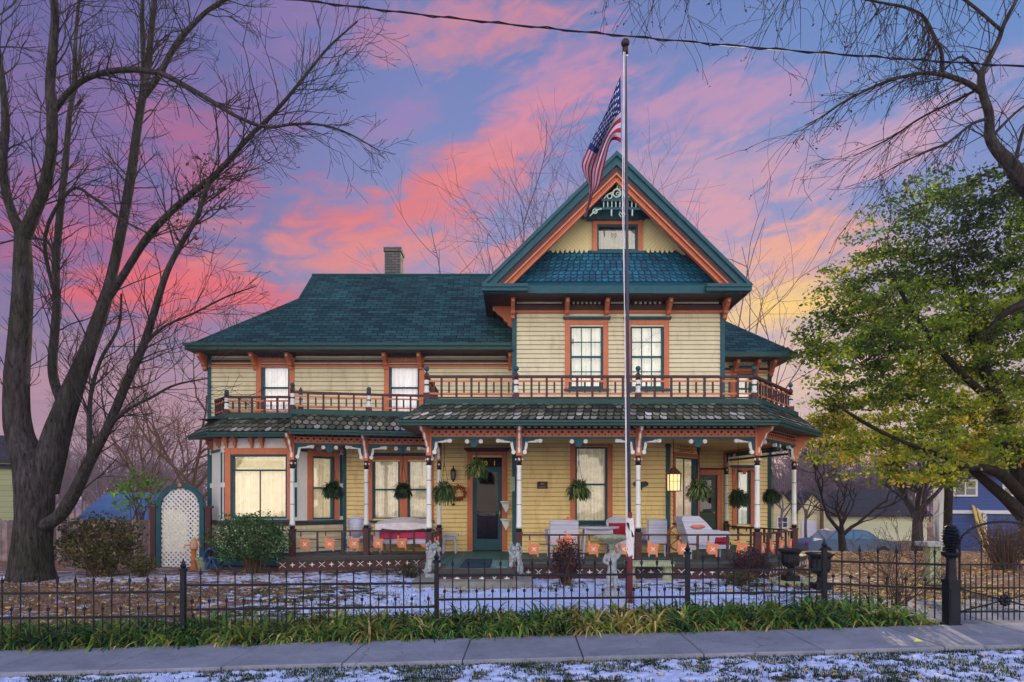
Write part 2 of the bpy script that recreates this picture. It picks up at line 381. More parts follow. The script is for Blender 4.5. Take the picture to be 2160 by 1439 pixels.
blob(1480,470,200,60,.1, srgb(216,150,166), .8)
blob(1690,520,110,50,.15, srgb(236,158,136), 1.0)
blob(1900,300,240,50,.25, srgb(206,160,182), .7)
blob(1640,575,300,60,.0, srgb(232,166,140), .8)
blob(1630,645,135,40,.0, srgb(252,204,96), 1.0, .05)
blob(1750,760,300,90,.0, srgb(226,182,150), .7)
blob(250,860,420,120,.0, srgb(186,138,150), .75, .0)
# the half of the sky behind the viewer: unseen, brightened to light the facade, warm low down, blue above
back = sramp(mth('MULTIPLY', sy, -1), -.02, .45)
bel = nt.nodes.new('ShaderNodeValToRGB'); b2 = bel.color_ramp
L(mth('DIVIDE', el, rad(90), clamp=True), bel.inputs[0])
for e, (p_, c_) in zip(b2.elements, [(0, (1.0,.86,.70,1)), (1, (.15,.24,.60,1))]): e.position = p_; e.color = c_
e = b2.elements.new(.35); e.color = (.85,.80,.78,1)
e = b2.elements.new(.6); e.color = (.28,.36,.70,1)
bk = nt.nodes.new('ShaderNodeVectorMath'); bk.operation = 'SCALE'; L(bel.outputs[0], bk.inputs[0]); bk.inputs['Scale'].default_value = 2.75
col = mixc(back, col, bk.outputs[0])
# physical daylight sky, low sun behind the house, added faintly
sk = nt.nodes.new('ShaderNodeTexSky'); sk.sky_type = 'NISHITA'; sk.sun_disc = False; sk.sun_elevation = SUN_EL; sk.sun_rotation = SUN_AZ
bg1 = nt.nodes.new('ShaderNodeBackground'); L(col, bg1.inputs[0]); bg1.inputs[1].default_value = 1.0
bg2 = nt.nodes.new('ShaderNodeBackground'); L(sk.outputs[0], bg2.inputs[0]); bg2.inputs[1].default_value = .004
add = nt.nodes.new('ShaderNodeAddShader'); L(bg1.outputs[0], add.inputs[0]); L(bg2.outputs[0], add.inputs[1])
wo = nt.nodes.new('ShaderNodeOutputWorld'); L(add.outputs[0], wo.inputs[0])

# ---------------------------------------------------------------- ground
def sm(a, b, x):
    t = max(0, min(1, (x-a)/(b-a))); return t*t*(3-2*t)
def gz(x, y):
    xs = max(-14, min(14, x))
    z = lerp(.027*xs+.0, .07, sm(8.2, 12.0, y))
    if y < 8.2: z = .027*xs
    z -= .04*sm(7.9, 7.6, y)
    z -= 1.27*sm(19, 31, y)
    z += noise.noise(V((x*.8, y*.8, 0)))*.02*sm(7.8, 9, y)
    return z
xs = [-400,-200,-110,-70,-50,-38,-30]+[-26+i*.5 for i in range(0,105)]+[30,38,50,70,110,200,400]
ys = [-60,-20,-6,0,3,5]+[5.5+i*.25 for i in range(0,100)]+[31,33,36,40,50,65,90,130,200,350,700]
mb = MB(); nx = len(xs)
for y in ys:
    for x in xs: mb.v.append((x,y,gz(x,y)))
for j in range(len(ys)-1):
    for i in range(nx-1):
        mb.f.append((j*nx+i, j*nx+i+1, (j+1)*nx+i+1, (j+1)*nx+i)); mb.m.append(0); mb.r.append(.5)
m, nt, b = newmat('lawn_snow_and_leaf_litter'); L = nt.links.new
g = N(nt, 'ShaderNodeNewGeometry'); sp = N(nt, 'ShaderNodeSeparateXYZ'); L(g.outputs['Position'], sp.inputs[0])
def tex(scale, det=8.0, ro=.65, st=None, dist=0):
    n = N(nt, 'ShaderNodeTexNoise', Scale=scale, Detail=det, Roughness=ro, Distortion=dist)
    if st:
        mp = N(nt, 'ShaderNodeMapping'); mp.inputs['Scale'].default_value = st; L(g.outputs['Position'], mp.inputs[0]); L(mp.outputs[0], n.inputs['Vector'])
    else: L(g.outputs['Position'], n.inputs['Vector'])
    return n.outputs[0]
gr = ramp(nt, [(.3, srgb(22,36,24)), (.5, srgb(46,60,36)), (.7, srgb(84,82,52))], tex(9))
lf = ramp(nt, [(.3, srgb(66,48,38)), (.5, srgb(128,96,78)), (.72, srgb(176,142,122))], tex(26, 6.0, .8))
mx = N(nt, 'ShaderNodeMix', data_type='RGBA')
# leaf litter lies thick to the left and at the right under the maple
lm = mth('ADD', tex(1.1), mth('MULTIPLY', mth('ADD', sramp(sp.outputs[0], -3.5, -6.5), sramp(sp.outputs[0], 5.5, 8.5)), .22))
L(sramp(lm, .45, .62), mx.inputs['Factor']); L(gr.outputs[0], mx.inputs['A']); L(lf.outputs[0], mx.inputs['B'])
dx = mth('DIVIDE', mth('SUBTRACT', sp.outputs[0], .9), 3.6); dy = mth('DIVIDE', mth('SUBTRACT', sp.outputs[1], 9.9), 1.7)
hump = mth('POWER', 2.718, mth('MULTIPLY', mth('ADD', mth('MULTIPLY', dx, dx), mth('MULTIPLY', dy, dy)), -1))
strip = mth('MULTIPLY', sramp(sp.outputs[1], 6.75, 6.6), .13)
dy2 = mth('DIVIDE', mth('SUBTRACT', sp.outputs[1], 12.9), .8); walk = mth('MULTIPLY', mth('POWER', 2.718, mth('MULTIPLY', mth('MULTIPLY', dy2, dy2), -1)), .12)
farm = mth('MULTIPLY', sramp(sp.outputs[1], 15, 18), -.4)
rightm = mth('MULTIPLY', sramp(sp.outputs[0], 5.2, 7), -.12)
s = mth('SUBTRACT', tex(2.6, 9.0, .72, (1,1.6,1), .3), .02)
s = mth('ADD', s, mth('MULTIPLY', mth('SUBTRACT', tex(22, 5.0, .7), .5), .28))
s = mth('ADD', mth('ADD', mth('ADD', s, mth('MULTIPLY', hump, .26)), mth('ADD', strip, farm)), mth('ADD', walk, rightm))
sm_ = sramp(s, .53, .60)
sc = ramp(nt, [(.3, srgb(186,196,228)), (.7, srgb(222,228,244))], tex(14))
mx2 = N(nt, 'ShaderNodeMix', data_type='RGBA'); L(sm_, mx2.inputs['Factor']); L(mx.outputs['Result'], mx2.inputs['A']); L(sc.outputs[0], mx2.inputs['B'])
L(mx2.outputs['Result'], b.inputs['Base Color']); b.inputs['Roughness'].default_value = .9; b.inputs['Specular IOR Level'].default_value = .15
hh = mth('ADD', mth('MULTIPLY', sm_, .5), mth('MULTIPLY', tex(40, 5.0, .8), 1.0))
bp = N(nt, 'ShaderNodeBump', Strength=.9, Distance=.03); L(hh, bp.inputs['Height']); L(bp.outputs[0], b.inputs['Normal'])
o = mb.build('ground', m, smooth=True); o['kind'] = 'structure'
# python twin of the snow humps, used to keep blades out of the thick snow
def snowy(x, y):
    h = math.exp(-(((x-.9)/3.6)**2+((y-9.9)/1.7)**2))
    return h
# ---------------------------------------------------------------- pavement of concrete slabs
m, nt, b = newmat('pavement_concrete'); L = nt.links.new
g = N(nt, 'ShaderNodeNewGeometry')
c1 = ramp(nt, [(.3, srgb(104,110,124)), (.7, srgb(140,144,160))], tex(1.6, 9.0, .7))
c2 = ramp(nt, [(.35, (.62,.62,.62,1)), (.5, (1,1,1,1)), (.75, (1.16,1.16,1.16,1))], tex(90, 3.0, .8))
c3 = ramp(nt, [(.54, (1,1,1,1)), (.70, (.55,.55,.57,1))], tex(5, 9.0, .8, (1,2.5,1), .5))
a_ = N(nt, 'ShaderNodeMix', data_type='RGBA', blend_type='MULTIPLY'); a_.inputs['Factor'].default_value = 1; L(c1.outputs[0], a_.inputs['A']); L(c2.outputs[0], a_.inputs['B'])
a2 = N(nt, 'ShaderNodeMix', data_type='RGBA', blend_type='MULTIPLY'); a2.inputs['Factor'].default_value = 1; L(a_.outputs['Result'], a2.inputs['A']); L(c3.outputs[0], a2.inputs['B'])
at = N(nt, 'ShaderNodeAttribute', attribute_name='rnd')
sc_ = N(nt, 'ShaderNodeVectorMath', operation='SCALE'); vo = N(nt, 'ShaderNodeTexVoronoi', feature='DISTANCE_TO_EDGE', Scale=.75); dv_ = N(nt,'ShaderNodeTexNoise',Scale=5.0,Detail=5.0); L(g.outputs['Position'], dv_.inputs['Vector']); va_ = N(nt,'ShaderNodeVectorMath',operation='MULTIPLY_ADD'); L(dv_.outputs['Color'], va_.inputs[0]); va_.inputs[1].default_value = (.35,.35,0); L(g.outputs['Position'], va_.inputs[2]); L(va_.outputs[0], vo.inputs['Vector'])
ck = ramp(nt, [(0,(.4,.4,.4,1)),(.008,(1,1,1,1))], vo.outputs['Distance']); a3 = N(nt, 'ShaderNodeMix', data_type='RGBA', blend_type='MULTIPLY'); L(sramp(tex(.8), .5, .56), a3.inputs['Factor']); L(a2.outputs['Result'], a3.inputs['A']); L(ck.outputs[0], a3.inputs['B'])
L(a3.outputs['Result'], sc_.inputs[0]); L(at.outputs['Fac'], sc_.inputs['Scale'])
L(sc_.outputs[0], b.inputs['Base Color']); b.inputs['Roughness'].default_value = .8
bp = N(nt, 'ShaderNodeBump', Strength=.35, Distance=.01); L(tex(60, 6.0, .8), bp.inputs['Height']); L(bp.outputs[0], b.inputs['Normal'])
M['concrete'] = m
mb = MB(); rr = random.Random(3)
def slab(x0, x1, y0, y1, zf, t=.12, ch=.008, rnd=1.0, sk=0):
    pt = lambda x, y, dz: (x + sk*(y-7.15), y, zf(x)+dz)
    top = [pt(x0+ch,y0+ch,0), pt(x1-ch,y0+ch,0), pt(x1-ch,y1-ch,0), pt(x0+ch,y1-ch,0)]
    mid = [pt(x0,y0,-ch), pt(x1,y0,-ch), pt(x1,y1,-ch), pt(x0,y1,-ch)]
    bot = [pt(x0,y0,-t), pt(x1,y0,-t), pt(x1,y1,-t), pt(x0,y1,-t)]
    f = [(0,1,2,3)]
    for a in range(4):
        c = (a+1)%4; f += [(4+a,4+c,c,a), (8+a,8+c,4+c,4+a)]
    mb.idx(top+mid+bot, f, 0, rnd)
x = -.5-1.245*9
while x < 14:
    dz = rr.uniform(-.004,.004)
    slab(x+.006, x+1.239, 6.6+rr.uniform(-.01,.01), 7.68+rr.uniform(-.01,.01), lambda q, d=dz: .027*q+.012+d, rnd=rr.uniform(.93,1.05), sk=.02); x += 1.245
o = mb.build('pavement', m); o['kind'] = 'structure'
# garden path through the gate, and the narrow path towards the porch side
mb = MB()
for i in range(3):
    x0 = 5.05+i*.0; y0 = 7.72+i*.62
    for k in range(3):
        xa = 5.0+k*.82
        mb.idx([(xa,y0,gz(xa,y0)+.02+.004*k),(xa+.81,y0,gz(xa+.81,y0)+.02),(xa+.81,y0+.61,gz(xa+.81,y0+.61)+.02),(xa,y0+.61,gz(xa,y0+.61)+.02)], [(0,1,2,3)], 0, rr.uniform(.95,1.1))
o = mb.build('gate_path', m); o['kind'] = 'structure'
w.cycles.sampling_method = 'MANUAL'; w.cycles.sample_map_resolution = 256

cy = scene.cycles; cy.max_bounces = 5; cy.diffuse_bounces = 3; cy.glossy_bounces = 2; cy.transmission_bounces = 3; cy.transparent_max_bounces = 6; cy.use_denoising = True
# ================================================================ THE HOUSE
class Fr:
    """wall frame: u runs along the wall, y goes into it (negative = towards the viewer), z up"""
    def __init__(s, ox, oy, tx=1.0, ty=0.0):
        l = math.hypot(tx,ty); s.o = (ox,oy); s.t = (tx/l,ty/l); s.n = (-s.t[1], s.t[0]); s.len = l
    def __call__(s, u, y, z): return (s.o[0]+s.t[0]*u+s.n[0]*y, s.o[1]+s.t[1]*u+s.n[1]*y, z)
    def u(s, px):
        k = (px-1080)/F; return (k*s.o[1]-s.o[0])/(s.t[0]-k*s.t[1])
    def z(s, py, u): return PZ(py, s.o[1]+s.t[1]*u)
def fbox(mb, f, u0, u1, y0, y1, z0, z1, mat=0, rnd=.5):
    p = [f(u0,y0,z0),f(u1,y0,z0),f(u1,y1,z0),f(u0,y1,z0),f(u0,y0,z1),f(u1,y0,z1),f(u1,y1,z1),f(u0,y1,z1)]
    mb.idx(p, [(3,2,1,0),(4,5,6,7),(0,1,5,4),(1,2,6,5),(2,3,7,6),(3,0,4,7)], mat, rnd)
def clap(mb, f, u0, u1, z0, z1, holes=(), pitch=.108, mat=0, groove=None):
    z = z0; zt = z1
    while z < zt-.01:
        zz = min(z+pitch, zt); mid = (z+zz)/2
        segs = [(u0,u1)]
        for (a,b,c,d) in holes:
            if c < mid < d:
                ns = []
                for s0,s1 in segs:
                    if b <= s0 or a >= s1: ns.append((s0,s1)); continue
                    if a > s0: ns.append((s0,a))
                    if b < s1: ns.append((b,s1))
                segs = ns
        for s0,s1 in segs:
            r = R.random()
            zg = zz-.013
            mb.face([f(s0,-.034,z),f(s1,-.034,z),f(s1,-.020,zg),f(s0,-.020,zg)], mat, r)
            mb.face([f(s0,.012,z),f(s1,.012,z),f(s1,-.034,z),f(s0,-.034,z)], mat, r)
            mb.face([f(s0,-.020,zg),f(s1,-.020,zg),f(s1,.012,zg),f(s0,.012,zg)], mat, r)
            mb.face([f(s0,.012,zg),f(s1,.012,zg),f(s1,.012,zz),f(s0,.012,zz)], groove if groove is not None else mat, r)
        z += pitch
house = thing('house', 'two storey Victorian house with cream clapboards, green gabled roof and wraparound porch', 'house', (0,15.4,.1))
def wall(f, u0, u1, z0, z1, holes, mat):
    mb = MB(); clap(mb, f, u0, u1, z0, z1, holes, groove=1); return mb.build('wall', [M[mat],M['joint']], house)
def window(f, g, tw=.12, trim='orange', sash='teal', cur='lace', mull=(1,2), cap=True, sill=True, toph=None, pane='glass', name='window', both=False, meet=True):
    """g = glass rectangle (u0,u1,z0,z1). Returns the hole to leave in the wall."""
    u0,u1,z0,z1 = g; s = .045; th = toph or tw+.02
    mb = MB(); a,b,c,d = u0-s,u1+s,z0-s,z1+s
    fbox(mb,f,a-tw,a,-.06,.02,c-.02,d+th); fbox(mb,f,b,b+tw,-.05,.02,c-.02,d+th); fbox(mb,f,a,b,-.05,.02,d,d+th)
    if cap:
        fbox(mb,f,a-tw-.05,b+tw+.05,-.10,.0,d+th,d+th+.045,1); fbox(mb,f,a-tw-.03,b+tw+.03,-.075,.0,d+th-.03,d+th-.001,1)
    for x in (a-tw/2, b+tw/2):        # plain corner blocks
        fbox(mb,f,x-tw*.32,x+tw*.32,-.058,-.05,d+.02,d+th-.035,0)
    win = mb.build(name, [M[trim], M['teal']], house)
    mb = MB()
    fbox(mb,f,a+.001,u0,-.02,.12,c,d); fbox(mb,f,u1,b-.001,-.02,.12,c,d); fbox(mb,f,u0,u1,-.02,.12,z1,d); fbox(mb,f,u0,u1,-.02,.12,c,z0)
    if meet: fbox(mb,f,u0,u1,.012,.06,(z0+z1)/2-.022,(z0+z1)/2+.022)
    nc, nr = mull
    for i in range(1,nc):
        x = lerp(u0,u1,i/nc); fbox(mb,f,x-.011,x+.011,.03,.055,z0,z1)
    for i in range(1,nr):
        z = lerp(z0,z1,i/nr)
        if abs(z-(z0+z1)/2) > .05: fbox(mb,f,u0,u1,.03,.055,z-.011,z+.011)
    if sill: fbox(mb,f,a-tw-.02,b+tw+.02,-.09,.0,c-.075,c-.021)
    mb.build('sash', M[sash], win)
    mb = MB(); mb.face([f(u0,.045,z0),f(u1,.045,z0),f(u1,.045,z1),f(u0,.045,z1)]); mb.build('pane', M[pane], win)
    mb = MB(); n = max(6, int((u1-u0)/.03)); pts = []
    for i in range(n+1):
        x = lerp(u0,u1,i/n); yy = .13+.012*math.sin(i*1.9)+.006*math.sin(i*.7)
        pts.append((f(x,yy,z0-.02), f(x,yy*.97,z1+.02)))
    for i in range(n): mb.face([pts[i][0],pts[i+1][0],pts[i+1][1],pts[i][1]])
    mb.build('curtain', M[cur], win, smooth=True)
    return (a-.001,b+.001,c-.001,d+.001), win
def pw(f, x0, x1, y0, y1, **k):
    """window given by its glass corners in photo pixels, placed on wall frame f"""
    u0,u1 = f.u(x0),f.u(x1); um = (u0+u1)/2
    return window(f, (u0,u1,f.z(y1,um),f.z(y0,um)), **k)
M['joint'] = paint('grimy_shadow_joint', srgb(160,146,110), rough=.9)  # joint grime, darkened also to draw the shadow line under each board
ZF, ZFW = .38, .40
fm = Fr(0,15.4); fw = Fr(0,15.9)
# ---- main block, ground floor
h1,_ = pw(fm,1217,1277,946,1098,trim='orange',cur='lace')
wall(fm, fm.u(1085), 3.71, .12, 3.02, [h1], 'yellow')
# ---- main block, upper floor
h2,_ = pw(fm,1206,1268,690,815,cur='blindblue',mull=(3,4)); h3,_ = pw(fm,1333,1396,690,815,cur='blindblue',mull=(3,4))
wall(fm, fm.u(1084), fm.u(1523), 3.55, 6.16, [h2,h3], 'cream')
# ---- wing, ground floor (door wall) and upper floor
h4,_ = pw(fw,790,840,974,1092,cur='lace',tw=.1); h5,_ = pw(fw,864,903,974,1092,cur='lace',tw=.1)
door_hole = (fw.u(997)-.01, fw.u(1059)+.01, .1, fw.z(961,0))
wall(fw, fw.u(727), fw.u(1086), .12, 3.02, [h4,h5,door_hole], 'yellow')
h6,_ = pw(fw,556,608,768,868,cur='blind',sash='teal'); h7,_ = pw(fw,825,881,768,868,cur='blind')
wall(fw, fw.u(443), fw.u(1086), 3.3, fw.z(756,0), [h6,h7], 'cream')
# ---- bay
B0,B1,B2,B3 = (-7.48,15.9),(PX(470,15.0),15.0),(PX(617,15.0),15.0),(-4.18,15.9)
fb0 = Fr(*B0, B1[0]-B0[0], B1[1]-B0[1]); fb1 = Fr(*B1, B2[0]-B1[0], 0); fb2 = Fr(*B2, B3[0]-B2[0], B3[1]-B2[1])
def bay_wall(f, hole):
    mb = MB(); z0,z1 = 1.14,3.1
    u0,u1 = 0,f.len
    if hole:
        a,b,c,d = hole
        for q in ((u0,a,z0,z1),(b,u1,z0,z1),(a,b,z0,c),(a,b,d,z1)):
            mb.face([f(q[0],0,q[2]),f(q[1],0,q[2]),f(q[1],0,q[3]),f(q[0],0,q[3])])
    else: mb.face([f(u0,0,z0),f(u1,0,z0),f(u1,0,z1),f(u0,0,z1)])
    fbox(mb,f,-.01,u1+.01,-.05,.03,1.06,1.14,3)                      # dark belt under the windows
    fbox(mb,f,-.01,u1+.01,-.07,.0,1.141,1.165,1)
    clap(mb,f,u0,u1,.42,1.06,mat=4)
    fbox(mb,f,-.01,u1+.01,-.03,.0,.12,.42,1)
    # upper teal band with white blocks, side stripes
    zt = 2.80
    fbox(mb,f,.02,u1-.02,-.025,0,zt,zt+.06,1)
    for u in ([.06,u1/2,u1-.06] if u1 > 1.3 else [.06,u1-.06]):
        fbox(mb,f,u-.05,u+.05,-.035,0,zt-.03,zt+.10,0); fbox(mb,f,u-.022,u+.022,-.042,-.035,zt+.01,zt+.06,2)
    for u in (.03,u1-.11): fbox(mb,f,u,u+.07,-.022,0,1.25,zt-.031,1); 
    for u in (.065,u1-.075): fbox(mb,f,u-.045,u+.045,-.03,0,1.95,2.06,0); fbox(mb,f,u-.045,u+.045,-.03,0,1.166,1.249,0)
    # hanging corbels at the eave
    for u in ([.10,.30,u1/2-.12,u1/2+.12,u1-.1] if u1 > 1.3 else [.2,u1-.2]):
        fbox(mb,f,u-.045,u+.045,-.16,0,3.0,3.12,2); fbox(mb,f,u-.035,u+.035,-.10,0,2.92,3.0,2); fbox(mb,f,u-.02,u+.02,-.06,0,2.87,2.92,2)
    n = int(u1/.07)
    for i in range(n): fbox(mb,f,(i+.2)*u1/n,(i+.65)*u1/n,-.12,-.02,3.1,3.14,1)
    return mb.build('bay_wall', [M['white'],M['teal'],M['orange'],M['brown'],M['cream']], house)
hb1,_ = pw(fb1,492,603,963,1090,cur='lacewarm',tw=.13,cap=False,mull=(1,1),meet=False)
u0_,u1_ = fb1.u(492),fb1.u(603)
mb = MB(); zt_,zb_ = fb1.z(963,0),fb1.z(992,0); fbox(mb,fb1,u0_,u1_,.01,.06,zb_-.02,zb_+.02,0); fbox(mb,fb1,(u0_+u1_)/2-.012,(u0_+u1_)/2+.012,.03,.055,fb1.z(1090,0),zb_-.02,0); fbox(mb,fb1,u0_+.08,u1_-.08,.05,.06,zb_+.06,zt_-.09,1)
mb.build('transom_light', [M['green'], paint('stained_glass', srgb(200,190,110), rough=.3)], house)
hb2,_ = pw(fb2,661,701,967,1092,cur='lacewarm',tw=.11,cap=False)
bay_wall(fb0,None); bay_wall(fb1,hb1); bay_wall(fb2,hb2)
# ---- right: angled bay with fan light, side door wall, back window
A0,A1 = (3.71,15.4),(4.80,16.5)
fa = Fr(*A0, A1[0]-A0[0], A1[1]-A0[1]); fr_ = Fr(0,17.8)
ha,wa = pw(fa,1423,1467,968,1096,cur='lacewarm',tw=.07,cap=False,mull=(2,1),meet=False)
wall(fa, 0, fa.len, .12, 3.02, [ha], 'yellow')
mb = MB(); um = (fa.u(1423)+fa.u(1467))/2; zc = fa.z(960,um)
fbox(mb,fa,um-.42,um+.42,-.04,0,zc-.02,zc+.02,1)
fbox(mb,fa,um-.42,um+.42,-.015,0,zc+.02,zc+.36,2)
for i in range(9):
    an = math.pi*(i+.5)/9; c_,s_ = math.cos(an),math.sin(an)
    p = lambda r,o_: fa(um+c_*r-s_*o_, -.03, zc+.03+s_*r+c_*o_)
    mb.face([p(.06,-.008),p(.34,-.034),p(.34,.034),p(.06,.008)], 0)
mb.build('sunburst_panel', [M['orange'],M['green'],M['black']], house)
ul = [fa.u(1423)-.18, fa.u(1467)+.1]
hr,_ = pw(fr_,1557,1579,996,1106,cur='blindblue',tw=.13,sash='green',toph=.1)
dr_hole = (4.95,5.70,.1,2.35)
wall(fr_, 4.8, fr_.u(1622), .12, 3.6, [hr,dr_hole], 'yellow')
h8,_ = pw(fr_,1553,1582,790,850,cur='blindblue',tw=.12)
wall(fr_, 4.8, fr_.u(1622), 3.6, 5.5, [h8], 'cream')
mb = MB(); mb.face([(4.8,16.5,.1),(4.8,17.8,.1),(4.8,17.8,3.05),(4.8,16.5,3.05)]); mb.face([(5.05,15.4,3.0),(5.05,17.8,3.0),(5.05,17.8,6.5),(5.05,15.4,6.5)])
mb.face([(7.15,17.8,.1),(7.15,23,.1),(7.15,23,5.6),(7.15,17.8,5.6)]); mb.face([(-7.53,15.9,.1),(-7.53,22,.1),(-7.53,22,5.35),(-7.53,15.9,5.35)])
mb.face([(.04,15.4,.1),(.04,15.9,.1),(.04,15.9,6.4),(.04,15.4,6.4)]); mb.face([(-7.53,22,.1),(7.15,22.9,.1),(7.15,22.9,5.4),(-7.53,22,5.4)])
mb.face([(.0,17.5,5),(.0,17.5,6.5),(.0,15.4,6.5),(.0,15.4,5)])
mb.build('side_wall', M['cream'], house)
# ---- doors
mb = MB(); x0,x1 = fw.u(997),fw.u(1059); zt = fw.z(961,0)
fbox(mb,fw,x0-.13,x0,-.05,.02,ZFW,zt+.13); fbox(mb,fw,x1,x1+.13,-.05,.02,ZFW,zt+.13); fbox(mb,fw,x0,x1,-.05,.02,zt,zt+.13)
fbox(mb,fw,x0-.2,x1+.2,-.14,0,zt+.13,zt+.18,1); fbox(mb,fw,x0-.16,x1+.16,-.10,0,zt+.09,zt+.129,1)
door = mb.build('front_door', [M['orange'],M['maroon']], house)
mb = MB(); zl = fw.z(985,0)
fbox(mb,fw,x0,x1,.02,.06,zl-.05,zl); fbox(mb,fw,x0,x0+.1,.02,.06,ZFW,zl-.05); fbox(mb,fw,x1-.1,x1,.02,.06,ZFW,zl-.05); fbox(mb,fw,x0+.1,x1-.1,.02,.06,ZFW,ZFW+.28); fbox(mb,fw,x0+.1,x1-.1,.02,.06,zl-.13,zl-.05)
fbox(mb,fw,x0+.1,x1-.1,.02,.05,fw.z(1084,0),fw.z(1084,0)+.03)
mb.build('screen_door', M['teal'], door)
mb = MB(); fbox(mb,fw,x0,x1,.1,.14,ZFW-.1,zt); mb.build('door_leaf', paint('dark_door_paint', srgb(22,16,24), rough=.6, spec=.08), door)
mb = MB(); mb.face([fw(x0+.1,.045,ZFW+.28),fw(x1-.1,.045,ZFW+.28),fw(x1-.1,.045,zl-.13),fw(x0+.1,.045,zl-.13)]); mb.build('pane', M['darkglass'], door)
mb = MB(); mb.ball(fw(x1-.06,-.01,1.32), .028); fbox(mb,fw,x1-.075,x1-.045,-.005,.02,1.24,1.4); mb.build('handle', M['gold'], door, smooth=True)
def text(name, s, size, loc, mat, parent, ext=.004, rot=(rad(90),0,0), align='CENTER'):
    cu = bpy.data.curves.new(name, 'FONT'); cu.body = s; cu.size = size; cu.extrude = ext; cu.align_x = align; cu.resolution_u = 3
    tmp = bpy.data.objects.new('tmp', cu); C.objects.link(tmp)
    dg = bpy.context.evaluated_depsgraph_get(); me = bpy.data.meshes.new_from_object(tmp.evaluated_get(dg)); bpy.data.objects.remove(tmp)
    me.materials.clear(); me.materials.append(mat)
    M4 = Matrix.Translation(V(loc)) @ Matrix.Rotation(rot[2],4,'Z') @ Matrix.Rotation(rot[0],4,'X')
    me.transform(M4)
    me.transform(Matrix.Translation(-world_loc(parent)))
    o = bpy.data.objects.new(name, me); C.objects.link(o); o.parent = parent; return o
for q_, ch_ in zip((1010,1017,1025,1043), '2601'): text('number', ch_, .17, (fw.u(q_),15.93,fw.z(982,0)), M['gold'], door)
text('welcome_sign', 'WELCOME', .085, (fw.u(1028),15.91,fw.z(1088,0)), paint('faded_pink', srgb(150,110,120)), door)
mb = MB(); zt = 2.35
fbox(mb,fr_,4.82,4.95,-.05,.02,ZFW,zt+.14); fbox(mb,fr_,5.70,5.83,-.05,.02,ZFW,zt+.14); fbox(mb,fr_,4.95,5.70,-.05,.02,zt,zt+.14); fbox(mb,fr_,4.8,5.88,-.1,0,zt+.14,zt+.19,1)
sdoor = mb.build('side_door', [M['orange'],M['maroon']], house)
mb = MB(); fbox(mb,fr_,4.95,5.70,.03,.07,ZFW-.1,zt); mb.build('door_leaf', paint('green_door_paint', srgb(20,58,56), rough=.35), sdoor)
mb = MB(); fbox(mb,fr_,5.1,5.55,.015,.029,1.3,2.2); mb.build('pane', M['darkglass'], sdoor)
mb = MB(); mb.ball(fr_(5.62,.01,1.3), .03); mb.build('handle', M['gold'], sdoor, smooth=True)
# arched hood trim over the back window
mb = MB(); ua,ub = fr_.u(1545),fr_.u(1592)
for cx in (lerp(ua,ub,.25),lerp(ua,ub,.75)):
    pts = [fr_(cx+math.cos(a_)*(ub-ua)*.25,-.07,2.37+math.sin(a_)*.14) for a_ in [math.pi*i/8 for i in range(9)]]; mb.tube(pts,.035,5)
mb.build('window_hood', M['orange'], house)
# ---- corner boards
def cboard(f, u, z0, z1, w=.11, mat='teal', d=.045):
    mb = MB(); fbox(mb,f,u-w/2,u+w/2,-d,.02,z0,z1); fbox(mb,f,u-w/2-.02,u+w/2+.02,-d-.015,.02,z1-.09,z1-.05); fbox(mb,f,u-w/2-.02,u+w/2+.02,-d-.015,.02,z0+.12,z0+.16)
    mb.build('corner_board', M[mat], house)
cboard(fm, fm.u(1085), 3.55, 6.2); cboard(fm, fm.u(1523), 3.4, 6.2); cboard(fm, fm.u(1085), .4, 3.02); cboard(fm, fm.u(1408), .4, 3.02, .1)
cboard(fw, fw.u(443), .15, fw.z(735,0), .09); cboard(fw, fw.u(728), .4, 3.02, .08); cboard(fr_, fr_.u(1622), .1, 5.5, .1, 'green')
cboard(fa, .1, .4, 3.02, .06, 'orange'); cboard(fa, fa.len-.05, .4, 3.02, .1, 'brown')
# ---- roofs
def slab_roof(name, tops, th=.1, mat='roof', mat2='teal'):
    mb = MB()
    for q in tops:
        q = [V(p) for p in q]; n = (q[1]-q[0]).cross(q[2]-q[0]).normalized()
        if n.z < 0: q = q[::-1]
        lo = [p-V((0,0,th)) for p in q]; m_ = len(q)
        mb.face(q, 0); mb.face(lo[::-1], 1)
        for i in range(m_): mb.face([lo[i],lo[(i+1)%m_],q[(i+1)%m_],q[i]], 1)
    return mb.build(name, [M[mat],M[mat2]], house)
CX, HW, ZA, ZE = 2.39, 3.05, 9.52, 6.52
YR = 14.72
slab_roof('gable_roof', [[(CX,YR,ZA),(CX,21.5,ZA),(CX-HW,21.5,ZE),(CX-HW,YR,ZE)], [(CX,YR,ZA),(CX+HW,YR,ZE),(CX+HW,21.5,ZE),(CX,21.5,ZA)]], .12, 'roof', 'brown')
s_ = .87; ze = 5.36; X0 = -7.78; Y0 = 15.3; yr = 18.5; zr = ze+s_*3.2
kx, ky, kz = X0+2.0, Y0+2.0, ze+s_*2.0
slab_roof('wing_roof', [
    [(X0,Y0,ze),(.0,Y0,ze),(.0,15.5,ze+.2*s_),(1.5,15.5,ze+.2*s_),(1.5,yr,zr),(kx,yr,zr),(kx,ky,kz)],
    [(X0,Y0,ze),(kx,ky,kz),(kx,21.7-2,kz),(X0,21.7,ze)],
    [(X0,21.7,ze),(kx,19.7,kz),(kx,yr,zr),(1.5,yr,zr),(1.5,21.7,ze)]], .1)
mb = MB(); mb.face([(kx,ky,kz),(kx,19.7,kz),(kx,yr,zr)]); mb.build('gablet_wall', M['cream'], house)
xr, yf, zf_ = 7.65, 17.2, 5.62
